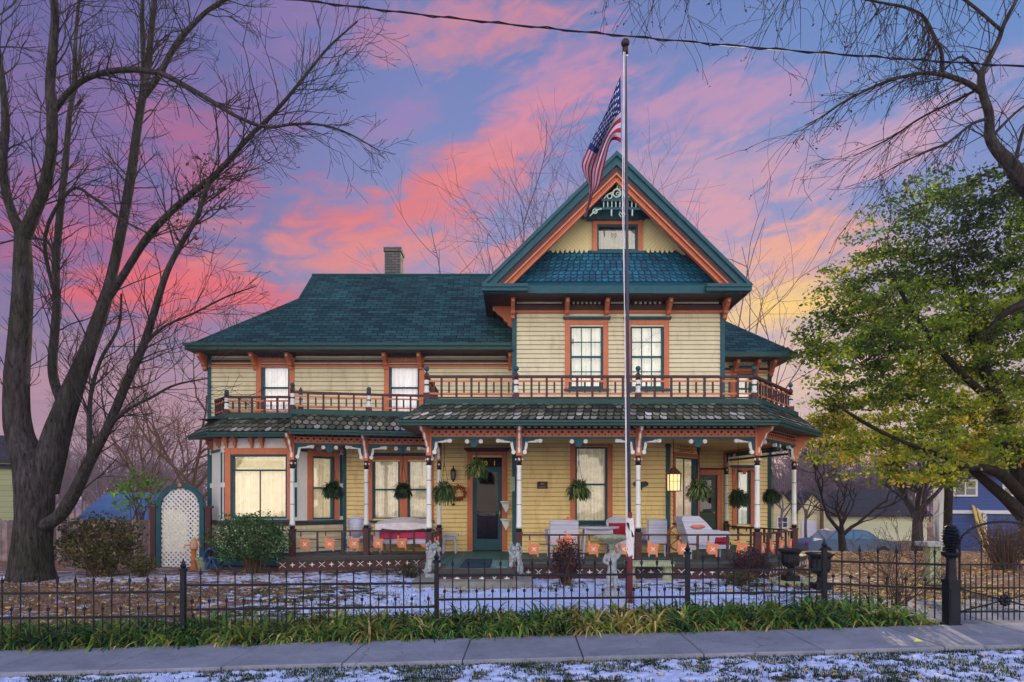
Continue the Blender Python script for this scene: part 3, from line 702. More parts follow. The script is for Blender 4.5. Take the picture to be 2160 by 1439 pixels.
slab_roof('side_wing_roof', [[(xr,yf,zf_),(xr-3.2,yf+3.2,zf_+3.2*s_),(3.5,yf+3.2,zf_+3.2*s_),(3.5,yf,zf_)],[(xr,yf,zf_),(xr,23.6,zf_),(xr-3.2,20.4,zf_+3.2*s_)],[(xr,23.6,zf_),(3.5,23.6,zf_),(3.5,20.4,zf_+3.2*s_),(xr-3.2,20.4,zf_+3.2*s_)]], .1)
mb = MB(); mb.tube([(CX,YR+.02,ZA+.01),(CX,21.5,ZA+.01)], .05, 6); mb.tube([(kx,yr,zr+.01),(1.5,yr,zr+.01)], .04, 6); mb.build('ridge_cap', M['green'], house)
# gutters / fascias
mb = MB()
mb.box(X0,-.02,Y0-.10,Y0+.02,ze-.13,ze+.01); mb.box(X0-.02,-.02,Y0-.14,Y0-.09,ze-.045,ze+.02)
mb.build('gutter', M['green'], house)
mb = MB(); mb.box(5.1,xr,yf-.08,yf+.02,zf_-.13,zf_+.0); mb.build('gutter', M['green'], house)
mb = MB(); mb.face([(X0,Y0,ze-.13),(0.05,Y0,ze-.13),(0.05,15.92,ze-.11),(X0,15.92,ze-.11)]); mb.face([(X0,15.9,ze-.12),(-7.5,15.9,ze-.12),(-7.5,21.7,ze-.12),(X0,21.7,ze-.12)])
mb.face([(5.05,yf,zf_-.13),(xr,yf,zf_-.13),(xr,17.85,zf_-.12),(5.05,17.85,zf_-.12)]); mb.face([(7.1,17.8,zf_-.12),(xr,17.8,zf_-.12),(xr,23,zf_-.12),(7.1,23,zf_-.12)])
mb.face([(CX-HW,YR,6.40),(CX+HW,YR,6.40),(CX+HW,15.5,6.41),(CX-HW,15.5,6.41)]); mb.face([(CX-HW,15.5,6.41),(.1,15.5,6.41),(.1,19,6.41),(CX-HW,19,6.41)]); mb.face([(5.0,15.5,6.41),(CX+HW,15.5,6.41),(CX+HW,19,6.41),(5.0,19,6.41)])
mb.build('soffit', M['brown'], house)
# frieze bands with dentils
def frieze(f, u0, u1, zt, dent=(), cream=()):
    mb = MB()
    fbox(mb,f,u0,u1,-.02,.02,zt-.12,zt,0)                 # dark upper strip
    fbox(mb,f,u0,u1,-.03,.02,zt-.26,zt-.121,1)            # plum band
    fbox(mb,f,u0,u1,-.05,.02,zt-.32,zt-.261,2)            # terracotta moulding
    for a,b in cream: fbox(mb,f,a,b,-.032,-.02,zt-.09,zt-.035,3)
    for a,b in dent:
        n = max(3,int((b-a)/.10))
        for i in range(n): fbox(mb,f,lerp(a,b,(i+.3)/n),lerp(a,b,(i+.75)/n),-.05,-.02,zt-.10,zt-.045,3)
    mb.build('frieze', [M['black'],M['brown'],M['orange'],M['cream']], house)
U = fm.u; frieze(fm, U(1080), U(1527), 6.46, [(U(1205),U(1268)),(U(1335),U(1396))], [(U(1090),U(1185)),(U(1288),U(1316)),(U(1420),U(1515))])
U = fw.u; frieze(fw, U(441), U(1080), 5.36-.10, [(U(556),U(606)),(U(826),U(878))], [(U(448),U(535)),(U(624),U(808)),(U(894),U(1068))])
U = fr_.u; frieze(fr_, 5.05, U(1624), 5.48, [(U(1556),U(1585))], [(U(1528),U(1545)),(U(1598),U(1618))])
def bracket(f, u, zt, d, h, w=.09, mats=('orange','cream'), name='bracket'):
    mb = MB(); prof = [(0,0),(-d,0),(-d,-.07),(-d*.86,-.10),(-d*.80,-h*.32),(-d*.62,-h*.42),(-d*.5,-h*.50),(-d*.44,-h*.66),(-d*.28,-h*.74),(-d*.25,-h*.9),(0,-h)]
    n = len(prof); pts = [f(u-w/2,y,zt+z) for y,z in prof]+[f(u+w/2,y,zt+z) for y,z in prof]
    fs = [tuple(range(n))[::-1], tuple(range(n,2*n))]+[(i,(i+1)%n,n+(i+1)%n,n+i) for i in range(n)]
    mb.idx(pts, fs, 0)
    fbox(mb,f,u-w*.18,u+w*.18,-d*.62,-d*.1,zt-h*.46,zt-h*.40,0)
    q = [(-d-.003,-.02),(-d-.003,-.06)]; fbox(mb,f,u-w*.22,u+w*.22,-d-.008,-d,zt-.065,zt-.015,1)
    fbox(mb,f,u-w*.62,u+w*.62,-d-.02,0,zt,zt+.02,0)
    mb.build(name, [M[mats[0]],M[mats[1]]], house)
for px in (1082,1195,1278,1408,1527): bracket(fm, fm.u(px), 6.38, .38, .42)
for px in (434,541,615,815,887): bracket(fw, fw.u(px), 5.21, .38, .36)
bracket(fw, -.05, 5.21, .38, .36)
for px in (1548,1592,1625): bracket(fr_, fr_.u(px), 5.46, .38, .40)
fs_ = Fr(.02,19,0,-1)       # left side wall of the gable block, brackets in profile
for yy in (15.75,17.0): bracket(fs_, 19-yy, 6.38, .48, .5)
# ---- gable front: pent roof, cream boards, window, rakes and fretwork
M['scaledark'] = paint('scale_edge_blue', srgb(4,34,52)); M['scaledark2'] = paint('scale_edge_grey', srgb(26,30,26))
pent = MB(); yb = 15.28
def scales(mb, e0, e1, c0, c1, w_=.15, rows=5, lift=.016, rndf=None, over=1.45):
    e0,e1,c0,c1 = V(e0),V(e1),V(c0),V(c1); nrm = (e1-e0).cross(c0-e0).normalized()
    if nrm.y > .3 or nrm.z < -.1: nrm = -nrm
    for r in range(rows):
        ln = (lerp(e0,c0,r/rows)-lerp(e1,c1,r/rows)).length; n = max(2, round(ln/w_)); off = .5 if r%2 else 0
        for i in range(-1, n+1):
            def pt(a, t, up):
                sx_ = (i+.5+off+a)/n; sx_ = max(0,min(1,sx_)); tt = min(1.0,(r+t)/rows)
                return lerp(lerp(e0,e1,sx_), lerp(c0,c1,sx_), tt)+nrm*up
            if (i+1+off)/n <= .001 or (i+off)/n >= .999: continue
            rv = rndf(r,i,(i+.5)/n) if rndf else R.random()
            a_ = .485; q = [pt(-a_,over,.003),pt(-a_,.40,lift*.8),pt(-a_*.55,.02,lift),pt(a_*.55,.02,lift),pt(a_,.40,lift*.8),pt(a_,over,.003)]
            lo = [pt(-a_,.40,0),pt(-a_*.55,.02,0),pt(a_*.55,.02,0),pt(a_,.40,0)]
            mb.face(q[::-1], 2, 0)
            for k in range(3): mb.face([lo[k],lo[k+1],q[k+2],q[k+1]], 2, 0)
            b_=.40; mb.face([pt(-b_,over,.004),pt(-b_,.46,lift*.8+.003),pt(-b_*.50,.13,lift+.003),pt(b_*.50,.13,lift+.003),pt(b_,.46,lift*.8+.003),pt(b_,over,.004)][::-1], 0, rv)
def gx(z, d=0): return (ZA-.0-z-d/math.cos(rad(44.5)))/((ZA-ZE)/HW)   # half width inside the rake at height z, perpendicular inset d
zt1,zb1 = 7.60,6.72
g1,g2 = gx(zt1,.30),gx(zb1,.30)
pent.face([(CX-g2,14.92,zb1),(CX+g2,14.92,zb1),(CX+g1,yb-.01,zt1),(CX-g1,yb-.01,zt1)],1)
scales(pent,(CX-g2,14.91,zb1),(CX+g2,14.91,zb1),(CX-g1,yb-.02,zt1),(CX+g1,yb-.02,zt1),.15,9,.014)
g3 = HW-.08
pent.face([(CX-g3,14.70,6.56),(CX+g3,14.70,6.56),(CX+g2,14.91,zb1),(CX-g2,14.91,zb1)],1)
pent.build('pent_roof', [M['scaleblue'],M['teal'],M['scaledark']], house)
mb = MB()
mb.box(CX-HW+.02,CX+HW-.02,14.69,14.80,6.40,6.575,0)                              # eave fascia
for sgn in (-1,1):
    a,b = sorted((CX+sgn*(HW+.02),CX+sgn*(HW-1.02))); mb.box(a,b,14.56,14.74,6.42,6.56,1); mb.box(a,b,14.53,14.57,6.50,6.575,1)
mb.build('eave_fascia', [M['teal'],M['teal']], house)
m_, nt, b = newmat('diagonal_cream_boards'); L = nt.links.new
g = N(nt,'ShaderNodeNewGeometry'); sp = N(nt,'ShaderNodeSeparateXYZ'); L(g.outputs['Position'], sp.inputs[0])
ax = mth('ABSOLUTE', mth('SUBTRACT', sp.outputs[0], CX)); fr0 = mth('FRACT', mth('DIVIDE', mth('SUBTRACT', ax, sp.outputs[2]), .105))
rr = ramp(nt, [(0,(.5,.5,.5,1)),(.12,(1,1,1,1)),(1,(.93,.93,.93,1))], fr0)
mx = N(nt,'ShaderNodeMix',data_type='RGBA',blend_type='MULTIPLY'); mx.inputs['Factor'].default_value=1; mx.inputs['A'].default_value=srgb(212,200,148); L(rr.outputs[0],mx.inputs['B']); L(mx.outputs['Result'],b.inputs['Base Color'])
bp = N(nt,'ShaderNodeBump',Strength=.6,Distance=.01); L(rr.outputs[0],bp.inputs['Height']); L(bp.outputs[0],b.inputs['Normal']); b.inputs['Roughness'].default_value=.6
M['diag'] = m_
fg = Fr(0,yb)
hg,_ = pw(fg,1263,1341,479,526,tw=.11,cur='lacedim',cap=True,meet=False,toph=.13)
mb = MB(); gt = gx(7.5,.28)
a,b_,c,d = hg
def tri_at(z): return gx(z,.2)
mb.face([(CX-tri_at(7.5),yb,7.5),(a,yb,7.5),(a,yb,min(d,9.0)),(a,yb,ZA-.2-(CX-a)*.98),])
mb.face([(b_,yb,7.5),(CX+tri_at(7.5),yb,7.5),(b_,yb,ZA-.2-(b_-CX)*.98)])
mb.face([(a,yb,d),(b_,yb,d),(b_,yb,ZA-.2-(b_-CX)*.98),(CX,yb,ZA-.2),(a,yb,ZA-.2-(CX-a)*.98)])
mb.face([(a,yb,7.5),(b_,yb,7.5),(b_,yb,c),(a,yb,c)])
nz = 26; g0 = gx(7.6,.34)
for i in range(nz):                                   # saw-tooth lower edge of the boards
    x0_,x1_ = lerp(CX-g0,CX+g0,i/nz), lerp(CX-g0,CX+g0,(i+1)/nz)
    if x1_ > a-.12 and x0_ < b_+.12: continue
    mb.prism([(x0_,7.62),(x1_,7.62),((x0_+x1_)/2,7.49)], yb-.06, yb-.01, 0)
mb.build('gable_wall', M['diag'], house)
mb = MB(); sl = (ZA-ZE)/HW; cs = math.cos(math.atan(sl))
def rake(mb, sgn, d0, d1, y0, y1, zf, mat):
    v0,v1 = d0/cs,d1/cs
    q = [(CX,ZA+.03-v0),(CX+sgn*(ZA+.03-v0-zf)/sl,zf),(CX+sgn*(ZA+.03-v1-zf)/sl,zf),(CX,ZA+.03-v1)]
    mb.prism(q, y0, y1, mat)
for sgn in (-1,1):
    rake(mb,sgn,-.02,.17,YR-.10,YR-.03,6.56,0); rake(mb,sgn,-.045,.03,YR-.15,YR-.10,6.56,0)
    rake(mb,sgn,.171,.29,YR-.05,YR+.02,6.58,1); rake(mb,sgn,.291,.325,YR-.09,YR-.02,6.60,2); rake(mb,sgn,.326,.40,YR-.02,YR+.05,6.62,2); rake(mb,sgn,.401,.43,YR-.06,YR+.05,6.62,2)
    n = 60
    for i in range(n):                                # small dentils under the barge board
        t = (i+.5)/n; dv = .362/cs; L_ = (ZA-dv-6.7)/sl; x = CX+sgn*L_*t; z = ZA-dv-L_*t*sl
        e = V((sgn,0,-sl)).normalized()*.016; o_ = V((0,-.05,0)); q = V((x,YR,z)); nn = V((sl*sgn,0,1)).normalized()*.03
        pts = [q-e-nn,q+e-nn,q+e+nn,q-e+nn]; mb.idx([p+o_ for p in pts]+[p for p in pts],[(0,1,2,3),(0,4,5,1),(1,5,6,2),(2,6,7,3),(3,7,4,0)],2)
mb.build('barge_board', [M['teal'],M['brown'],M['orange']], house)
M['mint'] = paint('pale_mint_fretwork', srgb(168,190,182), var=.08)
mb = MB(); yg = YR+.02
gp = lambda px,py: P(px,py,yg)
def ring(px,py,r,t=.014,a0=0,a1=2*math.pi,mat=0): mb.torus(tuple(gp(px,py)), r, t, 'y', 18, 5, mat, a0, a1)
mb.box(gp(1268,0).x,gp(1357,0).x,yg,yg+.04,PZ(424,yg),PZ(418,yg),1)
mb.box(gp(1252,0).x,gp(1374,0).x,yg,yg+.04,PZ(442,yg),PZ(437,yg),1)
mb.box(gp(1309.5,0).x,gp(1314,0).x,yg,yg+.04,PZ(418,yg),PZ(388,yg),1)
for sg in (-1,1):
    q = lambda dx: 1312+sg*dx
    ring(q(11),408,.09,.02); ring(q(9),409,.035,.012); ring(q(26),414,.055,.016); ring(q(6),395,.045,.014); ring(q(57),446,.05,.016)
    mb.tube([gp(q(43),441),gp(q(52),443),gp(q(62),450),gp(q(68),456)], [.02,.02,.018,.015], 5, 0)
    mb.tube([gp(q(2),386),gp(q(6),392),gp(q(4),400),gp(q(12),398),gp(q(20),406),gp(q(30),410),gp(q(38),419)], .014, 5, 0)
    for i in range(5):
        x = gp(q(4+i*8.6),0).x; mb.lathe([(.01,0),(.016,.04),(.01,.06),(.02,.09),(.01,.12),(.012,.165)], (x,yg+.02,PZ(437.5,yg)), 6, 0)
    x = gp(q(22),0).x; mb.box(x-.015,x+.015,yg,yg+.03,PZ(455,yg),PZ(442,yg),0)
    mb.tube([gp(q(0),452),gp(q(5),447),gp(q(6),452),gp(q(2),458)], .012, 5, 0)
mb.build('gable_fretwork', [M['mint'],M['teal']], house)
mb = MB(); mb.face([(CX-1.1,yb-.03,8.35),(CX+1.1,yb-.03,8.35),(CX,yb-.03,9.4)]); mb.box(CX-.62,CX+.62,yb-.12,yb-.03,8.30,8.38); mb.build('gable_peak_panel', M['teal'], house)
# ---- chimney
mb = MB(); xa,xb = PX(815,18.8),PX(848,18.8); mb.box(xa,xb,18.55,19.05,7.4,8.86,0); mb.box(xa-.03,xb+.03,18.52,19.08,8.86,8.98,0); mb.box(xa+.08,xb-.08,18.65,18.95,8.98,9.02,1)
mb.build('chimney', [brick_mat('grey_chimney_brick', srgb(74,78,82), srgb(96,92,90), srgb(56,58,60)), M['black']], house)
# ================================================================ PORCH (parts of the house)
ZBM = 2.90      # underside of the porch beam
def offset(pts, d):
    out = []
    for i, p in enumerate(pts):
        ns = []
        for a, b in ((i-1,i),(i,i+1)):
            if a < 0 or b >= len(pts): continue
            t = V((pts[b][0]-pts[a][0], pts[b][1]-pts[a][1])).normalized(); ns.append(V((t.y,-t.x)))
        if len(ns) == 1: q = V(p)+ns[0]*d
        else:
            m_ = (ns[0]+ns[1]).normalized(); q = V(p)+m_*(d/max(.3,m_.dot(ns[0])))
        out.append((q.x,q.y))
    return out
def seg(a, b): return Fr(a[0],a[1],b[0]-a[0],b[1]-a[1])
MAIN = [(-1.70,14.9),(-1.70,13.1),(5.02,13.1),(6.61,15.0),(5.93,17.8)]
LEFT = [(-4.96,14.45),(-3.37,14.8),(-1.71,15.1)]
BAY = [(-7.50,15.75),(-6.80,15.05),(-4.90,15.05)]
def mansard(pts, eo, co, ze_, zc, cw=.15, rows=4, skip_ends=True, capk=True):
    E, Cc_ = offset(pts, eo), offset(pts, co)
    for i in range(len(pts)-1):
        if i == 0 and pts is MAIN: pass
        e0,e1,c0,c1 = E[i],E[i+1],Cc_[i],Cc_[i+1]
        mb = MB()
        e0_,e1_,c0_,c1_ = (*e0,ze_),(*e1,ze_),(*c0,zc),(*c1,zc)
        mb.face([e0_,e1_,c1_,c0_], 1)
        fr_y = random.Random(i*7+int(abs(pts[0][0])*10))
        def rf(r,i_,s): return min(1,max(0, fr_y.random()*.75 + (.22 if r < 2 else -.1) + .2*noise.noise(V((s*9,r*.7,i*3.1)))))
        scales(mb, e0_, e1_, c0_, c1_, cw, rows, .02, rf)
        mb.build('porch_roof', [M['scaleold'],M['black'],M['scaledark2']], house)
        f = seg(e0,e1); mb = MB()
        fbox(mb,f,-.0,f.len,-.03,.03,ze_-.10,ze_-.004,0); fbox(mb,f,-.015,f.len+.015,-.06,-.031,ze_-.045,ze_+.0,0)
        b0,b1 = pts[i],pts[i+1]
        mb.face([(*e0,ze_-.09),(*e1,ze_-.09),(*b1,ze_-.07),(*b0,ze_-.07)],1)
        mb.build('porch_eave', [M['green'],M['brown']], house)
        f = seg(c0,c1); mb = MB(); fbox(mb,f,-.04,f.len+.04,-.05,.08,zc-.03,zc+.07,0); mb.build('roof_curb', M['green'], house)
        if capk and i < len(pts)-2:
            mb = MB(); mb.tube([(*e1,ze_+.02),(*c1,zc+.01)], .022, 5); mb.build('hip_cap', M['green'], house)
mansard(MAIN, .50, .03, 3.22, 3.64, .155, 5); mansard(LEFT, .48, .02, 3.20, 3.62, .155, 4); mansard(BAY, .42, -.12, 3.20, 3.62, .155, 4)
mb = MB()
for poly, z in (([(-1.8,13.0),(5.1,13.0),(6.75,15.0),(6.1,17.9),(-1.8,17.9)],3.60),([(-7.5,15.2),(-4.9,15.0),(-4.9,14.4),(-1.7,15.0),(-1.7,16.0),(-7.5,16.0)],3.58)):
    mb.face([(x,y,z) for x,y in poly], 0)
mb.build('balcony_deck', M['brown'], house)
mb = MB()
mb.face([(-1.75,13.05,3.0),(-1.75,17.85,3.0),(5.93,17.85,3.0),(6.7,15.0,3.0),(5.05,13.05,3.0)]); mb.face([(-5.0,14.4,3.005),(-5.0,15.95,3.005),(-1.7,15.95,3.005),(-1.7,15.0,3.005)])
mb.build('porch_ceiling', M['ceiling'], house)
def beam(a, b, zc=0):
    f = seg(a,b); L_ = f.len; mb = MB()
    fbox(mb,f,0,L_,-.04,.04,2.945,3.085,0); fbox(mb,f,0,L_,-.05,.05,ZBM,2.944,1); fbox(mb,f,0,L_,-.045,.045,3.086,3.10,2); fbox(mb,f,0,L_,-.02,.04,3.101,3.2,3)
    n = int(L_/.135)
    for i in range(n):
        u = (i+.5)*L_/n
        fbox(mb,f,u-.033,u+.033,-.06,-.021,3.125,3.165,4)
        q = [(u-.038,3.04),(u,3.068),(u+.038,3.04),(u,3.012)]; mb.prism(q,-.046,-.041,3,frame=f); 
        q = [(u+L_/n/2-.03,2.985),(u+L_/n/2,3.0),(u+L_/n/2+.03,2.985),(u+L_/n/2,2.965)]
        if i < n-1: mb.prism(q,-.044,-.041,2,frame=f)
    mb.build('porch_beam', [M['orange'],M['teal'],M['brown'],M['black'],M['cream']], house)
    # white scroll brackets in the corners and the two-ball pendant at mid span
    def sc(u, d):
        mb = MB(); g = lambda du,z: f(u+d*du,-.0,z)
        mb.prism([(u+d*.06,ZBM),(u+d*.34,ZBM),(u+d*.30,ZBM-.035),(u+d*.13,ZBM-.06),(u+d*.10,ZBM-.24),(u+d*.06,ZBM-.30)], -.02,.02,1,frame=f)
        P_ = [(.40,-.035),(.33,-.045),(.20,-.045),(.155,-.05),(.15,-.10),(.145,-.15),(.13,-.2),(.11,-.235)]
        for k in range(len(P_)-1): mb.bar(g(P_[k][0],ZBM+P_[k][1]), g(P_[k+1][0],ZBM+P_[k+1][1]), .055,.032,0,up=(0,1,0))
        for q in ((.43,-.035),(.115,-.27)): mb.lathe([(.001,-.03),(.05,-.03),(.05,.03),(.001,.03)], (0,0,0), 10, 0) if False else mb.tube([f(u+d*q[0],-.035,ZBM+q[1]), f(u+d*q[0],.035,ZBM+q[1])], .045, 10, 0)
        mb.build('scroll_bracket', [M['white'],M['teal']], house)
    if L_ > 1.2: sc(0,1); sc(L_,-1)
    if L_ > 1.4:
        u = L_/2; mb = MB(); mb.prism([(u-.16,ZBM),(u+.16,ZBM),(u+.06,ZBM-.08),(u+.07,ZBM-.14),(u,ZBM-.17),(u-.07,ZBM-.14),(u-.06,ZBM-.08)],-.02,.02,1,frame=f)
        for q in (-.14,.14): mb.tube([f(u+q,-.035,ZBM-.05),f(u+q,.035,ZBM-.05)], .045, 10, 0)
        mb.build('beam_pendant', [M['white'],M['teal']], house)
def post(x, y, zf=ZF, out=(0,-1), ext=True, s=1.0, rings=True):
    mb = MB(); w_ = .062
    mb.box(x-w_,x+w_,y-w_,y+w_,zf-.05,1.0,0); mb.box(x-w_-.012,x+w_+.012,y-w_-.012,y+w_+.012,.96,1.0,0)
    root = mb.build('porch_post', M['maroon'], house)
    mb = MB(); c = (x,y,0)
    mb.lathe([(.04,1.0),(.062,1.02),(.064,1.05),(.045,1.07)], c, 12, 1)
    mb.lathe([(.05,1.07),(.066,1.10),(.060,1.13),(.054,1.2),(.050,1.9),(.046,2.30),(.055,2.36)], c, 14, 0)
    for z in (1.55,2.05): mb.lathe([(.0535,z),(.0535,z+.012)], c, 14, 1)
    mb.lathe([(.05,2.36),(.066,2.38),(.05,2.40)], c, 12, 1)
    mb.build('post_shaft', [M['white'],M['black']], root, smooth=True)
    mb = MB(); mb.lathe([(.04,2.40),(.060,2.43),(.066,2.48),(.05,2.53),(.04,2.56)], c, 12, 0)
    o_ = V((out[0],out[1],0)).normalized(); sd_ = V((-o_.y,o_.x,0)); k = V((x,y,2.48))
    mb.ball(k+o_*.062, .026, 8, 6, 1); mb.ball(k+sd_*.06, .024, 8, 6, 1); mb.ball(k-sd_*.06, .024, 8, 6, 1)
    mb.build('post_capital', [M['maroon'],M['white']], root, smooth=True)
    mb = MB(); mb.box(x-.055,x+.055,y-.055,y+.055,2.56,3.2,0)
    f = Fr(x,y,-o_.y,o_.x) if False else Fr(x,y,sd_.x*-1,sd_.y*-1)
    if f.n[0]*o_.x+f.n[1]*o_.y > 0: f = Fr(x,y,sd_.x,sd_.y)
    fbox(mb,f,-.022,.022,-.062,-.055,2.62,2.82,1)
    # eave bracket leaning out to the gutter, cream stripe down its face
    prof = [(-.055,2.78),(-.09,2.74),(-.14,2.84),(-.20,2.90),(-.24,3.0),(-.36,3.05),(-.40,3.12),(-.055,3.13)]
    n = len(prof); pts = [f(-.04,a,b_) for a,b_ in prof]+[f(.04,a,b_) for a,b_ in prof]
    mb.idx(pts, [tuple(range(n)),tuple(range(2*n-1,n-1,-1))]+[((i+1)%n,i,n+i,n+(i+1)%n) for i in range(n)], 0)
    for a in range(1,6):
        p0,p1 = prof[a],prof[a+1]; d_ = V((p1[0]-p0[0],p1[1]-p0[1])).normalized()*.0; mb.idx([f(-.018,p0[0]-.004,p0[1]-.003),f(.018,p0[0]-.004,p0[1]-.003),f(.018,p1[0]-.004,p1[1]-.003),f(-.018,p1[0]-.004,p1[1]-.003)],[(0,1,2,3)],1)
    mb.build('post_head', [M['orange'],M['white']], root)
for a,b in zip(MAIN[:-1],MAIN[1:]): pass
PA,PB,PC,PD,PE,PF = (-1.70,13.1),(PX(1095,13.1),13.1),(PX(1346,13.1),13.1),(5.02,13.1),(6.61,15.0),(5.93,17.7)
PL3 = (-1.70,14.95); PL1,PL2 = LEFT[0],LEFT[1]
for a,b in ((PL3,PA),(PA,PB),(PB,PC),(PC,PD),(PD,PE),(PE,PF),(PL1,PL2),(PL2,(-1.76,15.09))): beam(a,b)
fb_ = seg(PE,PF)
mb = MB(); 
for i in range(22): u = (i+.5)*fb_.len/22; mb.ball(fb_(u,0,2.80),.02,6,4,1); 
fbox(mb,fb_,0,fb_.len,-.02,.02,2.83,2.895,0); fbox(mb,fb_,0,fb_.len,-.02,.02,2.72,2.77,0); mb.build('spindle_frieze', [M['green'],M['white']], house)
fb_ = seg(PD,PE)
for p, o_ in ((PA,(-.3,-1)),(PB,(0,-1)),(PC,(0,-1)),(PD,(.5,-1)),(PE,(1,-.2)),(PF,(1,0)),(PL1,(0,-1)),(PL2,(0,-1)),(PL3,(0,-1))): post(*p, out=o_)
# ---- decks, edges and the patterned skirt
mb = MB()
def deck(poly, z, t=.06):
    n = len(poly); pts = [(x,y,z) for x,y in poly]+[(x,y,z-t) for x,y in poly]
    mb.idx(pts, [tuple(range(n)),tuple(range(2*n-1,n-1,-1))]+[((i+1)%n,i,n+i,n+(i+1)%n) for i in range(n)], 0)
deck([(-1.82,12.88),(5.12,12.88),(6.82,14.95),(6.1,17.8),(4.8,17.8),(4.8,16.5),(3.7,15.4),(-1.82,15.4)], ZF)
deck([(-1.32,11.88),(-.02,11.88),(-.02,12.879),(-1.32,12.879)], ZF)
deck([(-1.82,15.39),(.05,15.39),(.05,15.9),(-1.82,15.9)], ZF+.002)
deck([(-5.15,14.25),(-1.83,14.9),(-1.83,15.9),(-5.15,15.9)], ZF)
mb.build('porch_floor', M['floor'], house)
def skirt(a, b, zt=ZF-.06, zb=.05, orn=True):
    f = seg(a,b); mb = MB(); L_ = f.len
    fbox(mb,f,0,L_,-.03,.02,zt-.005,zt+.055,1); fbox(mb,f,0,L_,-.045,.0,zt-.03,zt-.0051,2)
    fbox(mb,f,0,L_,-.01,.02,zb,zt-.0301,0)
    n = max(1,int(L_/.2)); zm = zt-.115; r = .06
    for i in range(n):
        u = (i+.5)*L_/n
        if i%2 == 0:
            for s_1 in (-1,1):
                d = [(u-s_1*r*1.1-.008,zm-r),(u-s_1*r*1.1+.008,zm-r),(u+s_1*r*1.1+.008,zm+r),(u+s_1*r*1.1-.008,zm+r)]; mb.prism(d,-.016-.002*s_1,-.010,3,frame=f)
        else:
            st = []
            for k in range(8):
                a_ = k*math.pi/4; q = r*1.05 if k%2 == 0 else r*.32; st.append((u+math.cos(a_)*q,zm+math.sin(a_)*q))
            mb.prism(st,-.016,-.010,3,frame=f)
    mb.build('porch_skirt', [M['maroon'],M['brown'],M['green'],M['white']], house)
skirt((-5.2,14.2),(-1.9,14.85)); skirt((-1.86,14.8),(-1.86,12.84)); skirt((-1.86,12.84),(-1.36,12.84)); skirt((-1.36,12.84),(-1.36,11.84)); skirt((-1.36,11.84),(.02,11.84),zb=.19); skirt((.02,11.84),(.02,12.84)); skirt((.02,12.84),(5.14,12.84)); skirt((5.14,12.84),(6.86,14.93)); skirt((6.86,14.93),(6.16,17.75))
# front step of stone flags
mb = MB(); mb.box(-1.80,.38,11.45,12.75,.04,.19); st = mb.build('entrance_step', paint('step_stone', srgb(120,120,116), rough=.95, var=.3, weather=srgb(80,86,60), wamt=.8), house)
# ---- lower railing with cut-out panels
M['fret'] = M['brightorange']
def low_rail(a, b, nb, panels=True, mats=None):
    f = seg(a,b); L_ = f.len; z0,z1 = ZF,ZF+.575; mb = MB()
    fbox(mb,f,.06,L_-.06,-.03,.03,z1-.035,z1,0)
    fbox(mb,f,.06,L_-.06,-.018,.018,z0+.03,z0+.06,0)
    for i in range(nb+1):
        u = i*L_/nb
        if 0 < i < nb: fbox(mb,f,u-.022,u+.022,-.02,.02,z0+.061,z1-.036,0)
    for i in range(nb):
        u = (i+.5)*L_/nb; hb = L_/nb/2
        fbox(mb,f,u-.10,u-.075,-.012,.012,z1-.13,z1-.036,0); fbox(mb,f,u+.075,u+.10,-.012,.012,z0+.061,z0+.12,0)
        fbox(mb,f,u+.095,u+hb-.022,-.012,.012,z0+.355,z0+.38,0); fbox(mb,f,u-hb+.022,u-.095,-.012,.012,z0+.17,z0+.195,0)
    rl = mb.build('porch_railing', M['maroon'], house)
    if not panels: return
    for i in range(nb):
        u = (i+.5)*L_/nb; mb = MB()
        z = z0+.265
        q = [(u-.125,z-.06),(u-.125,z+.03),(u-.11,z+.03),(u-.11,z+.18),(u-.07,z+.18),(u-.07,z+.11),(u+.095,z+.11),(u+.13,z+.09),(u+.13,z+.06),(u+.095,z+.06),(u+.095,z-.16),(u+.06,z-.16),(u+.06,z-.105),(u-.095,z-.105),(u-.095,z-.06)]
        mb.prism(q,-.014,.014,0,frame=f)
        for s_1 in (-1,1):
            r = .040; d = [(u-s_1*r-.012,z-r),(u-s_1*r+.012,z-r),(u+s_1*r+.012,z+r),(u+s_1*r-.012,z+r)]; mb.prism(d,-.019-.001*s_1,-.0145,1,frame=f)
        mb.build('fretwork_panel', [M['fret'],M['white']], rl)
low_rail(PL1,PL2,3); low_rail(PL2,(-1.76,15.09),3); low_rail(PL3,PA,3); low_rail(PB,PC,4); low_rail(PC,PD,4); low_rail(PD,PE,4); low_rail(PE,PF,5,False)
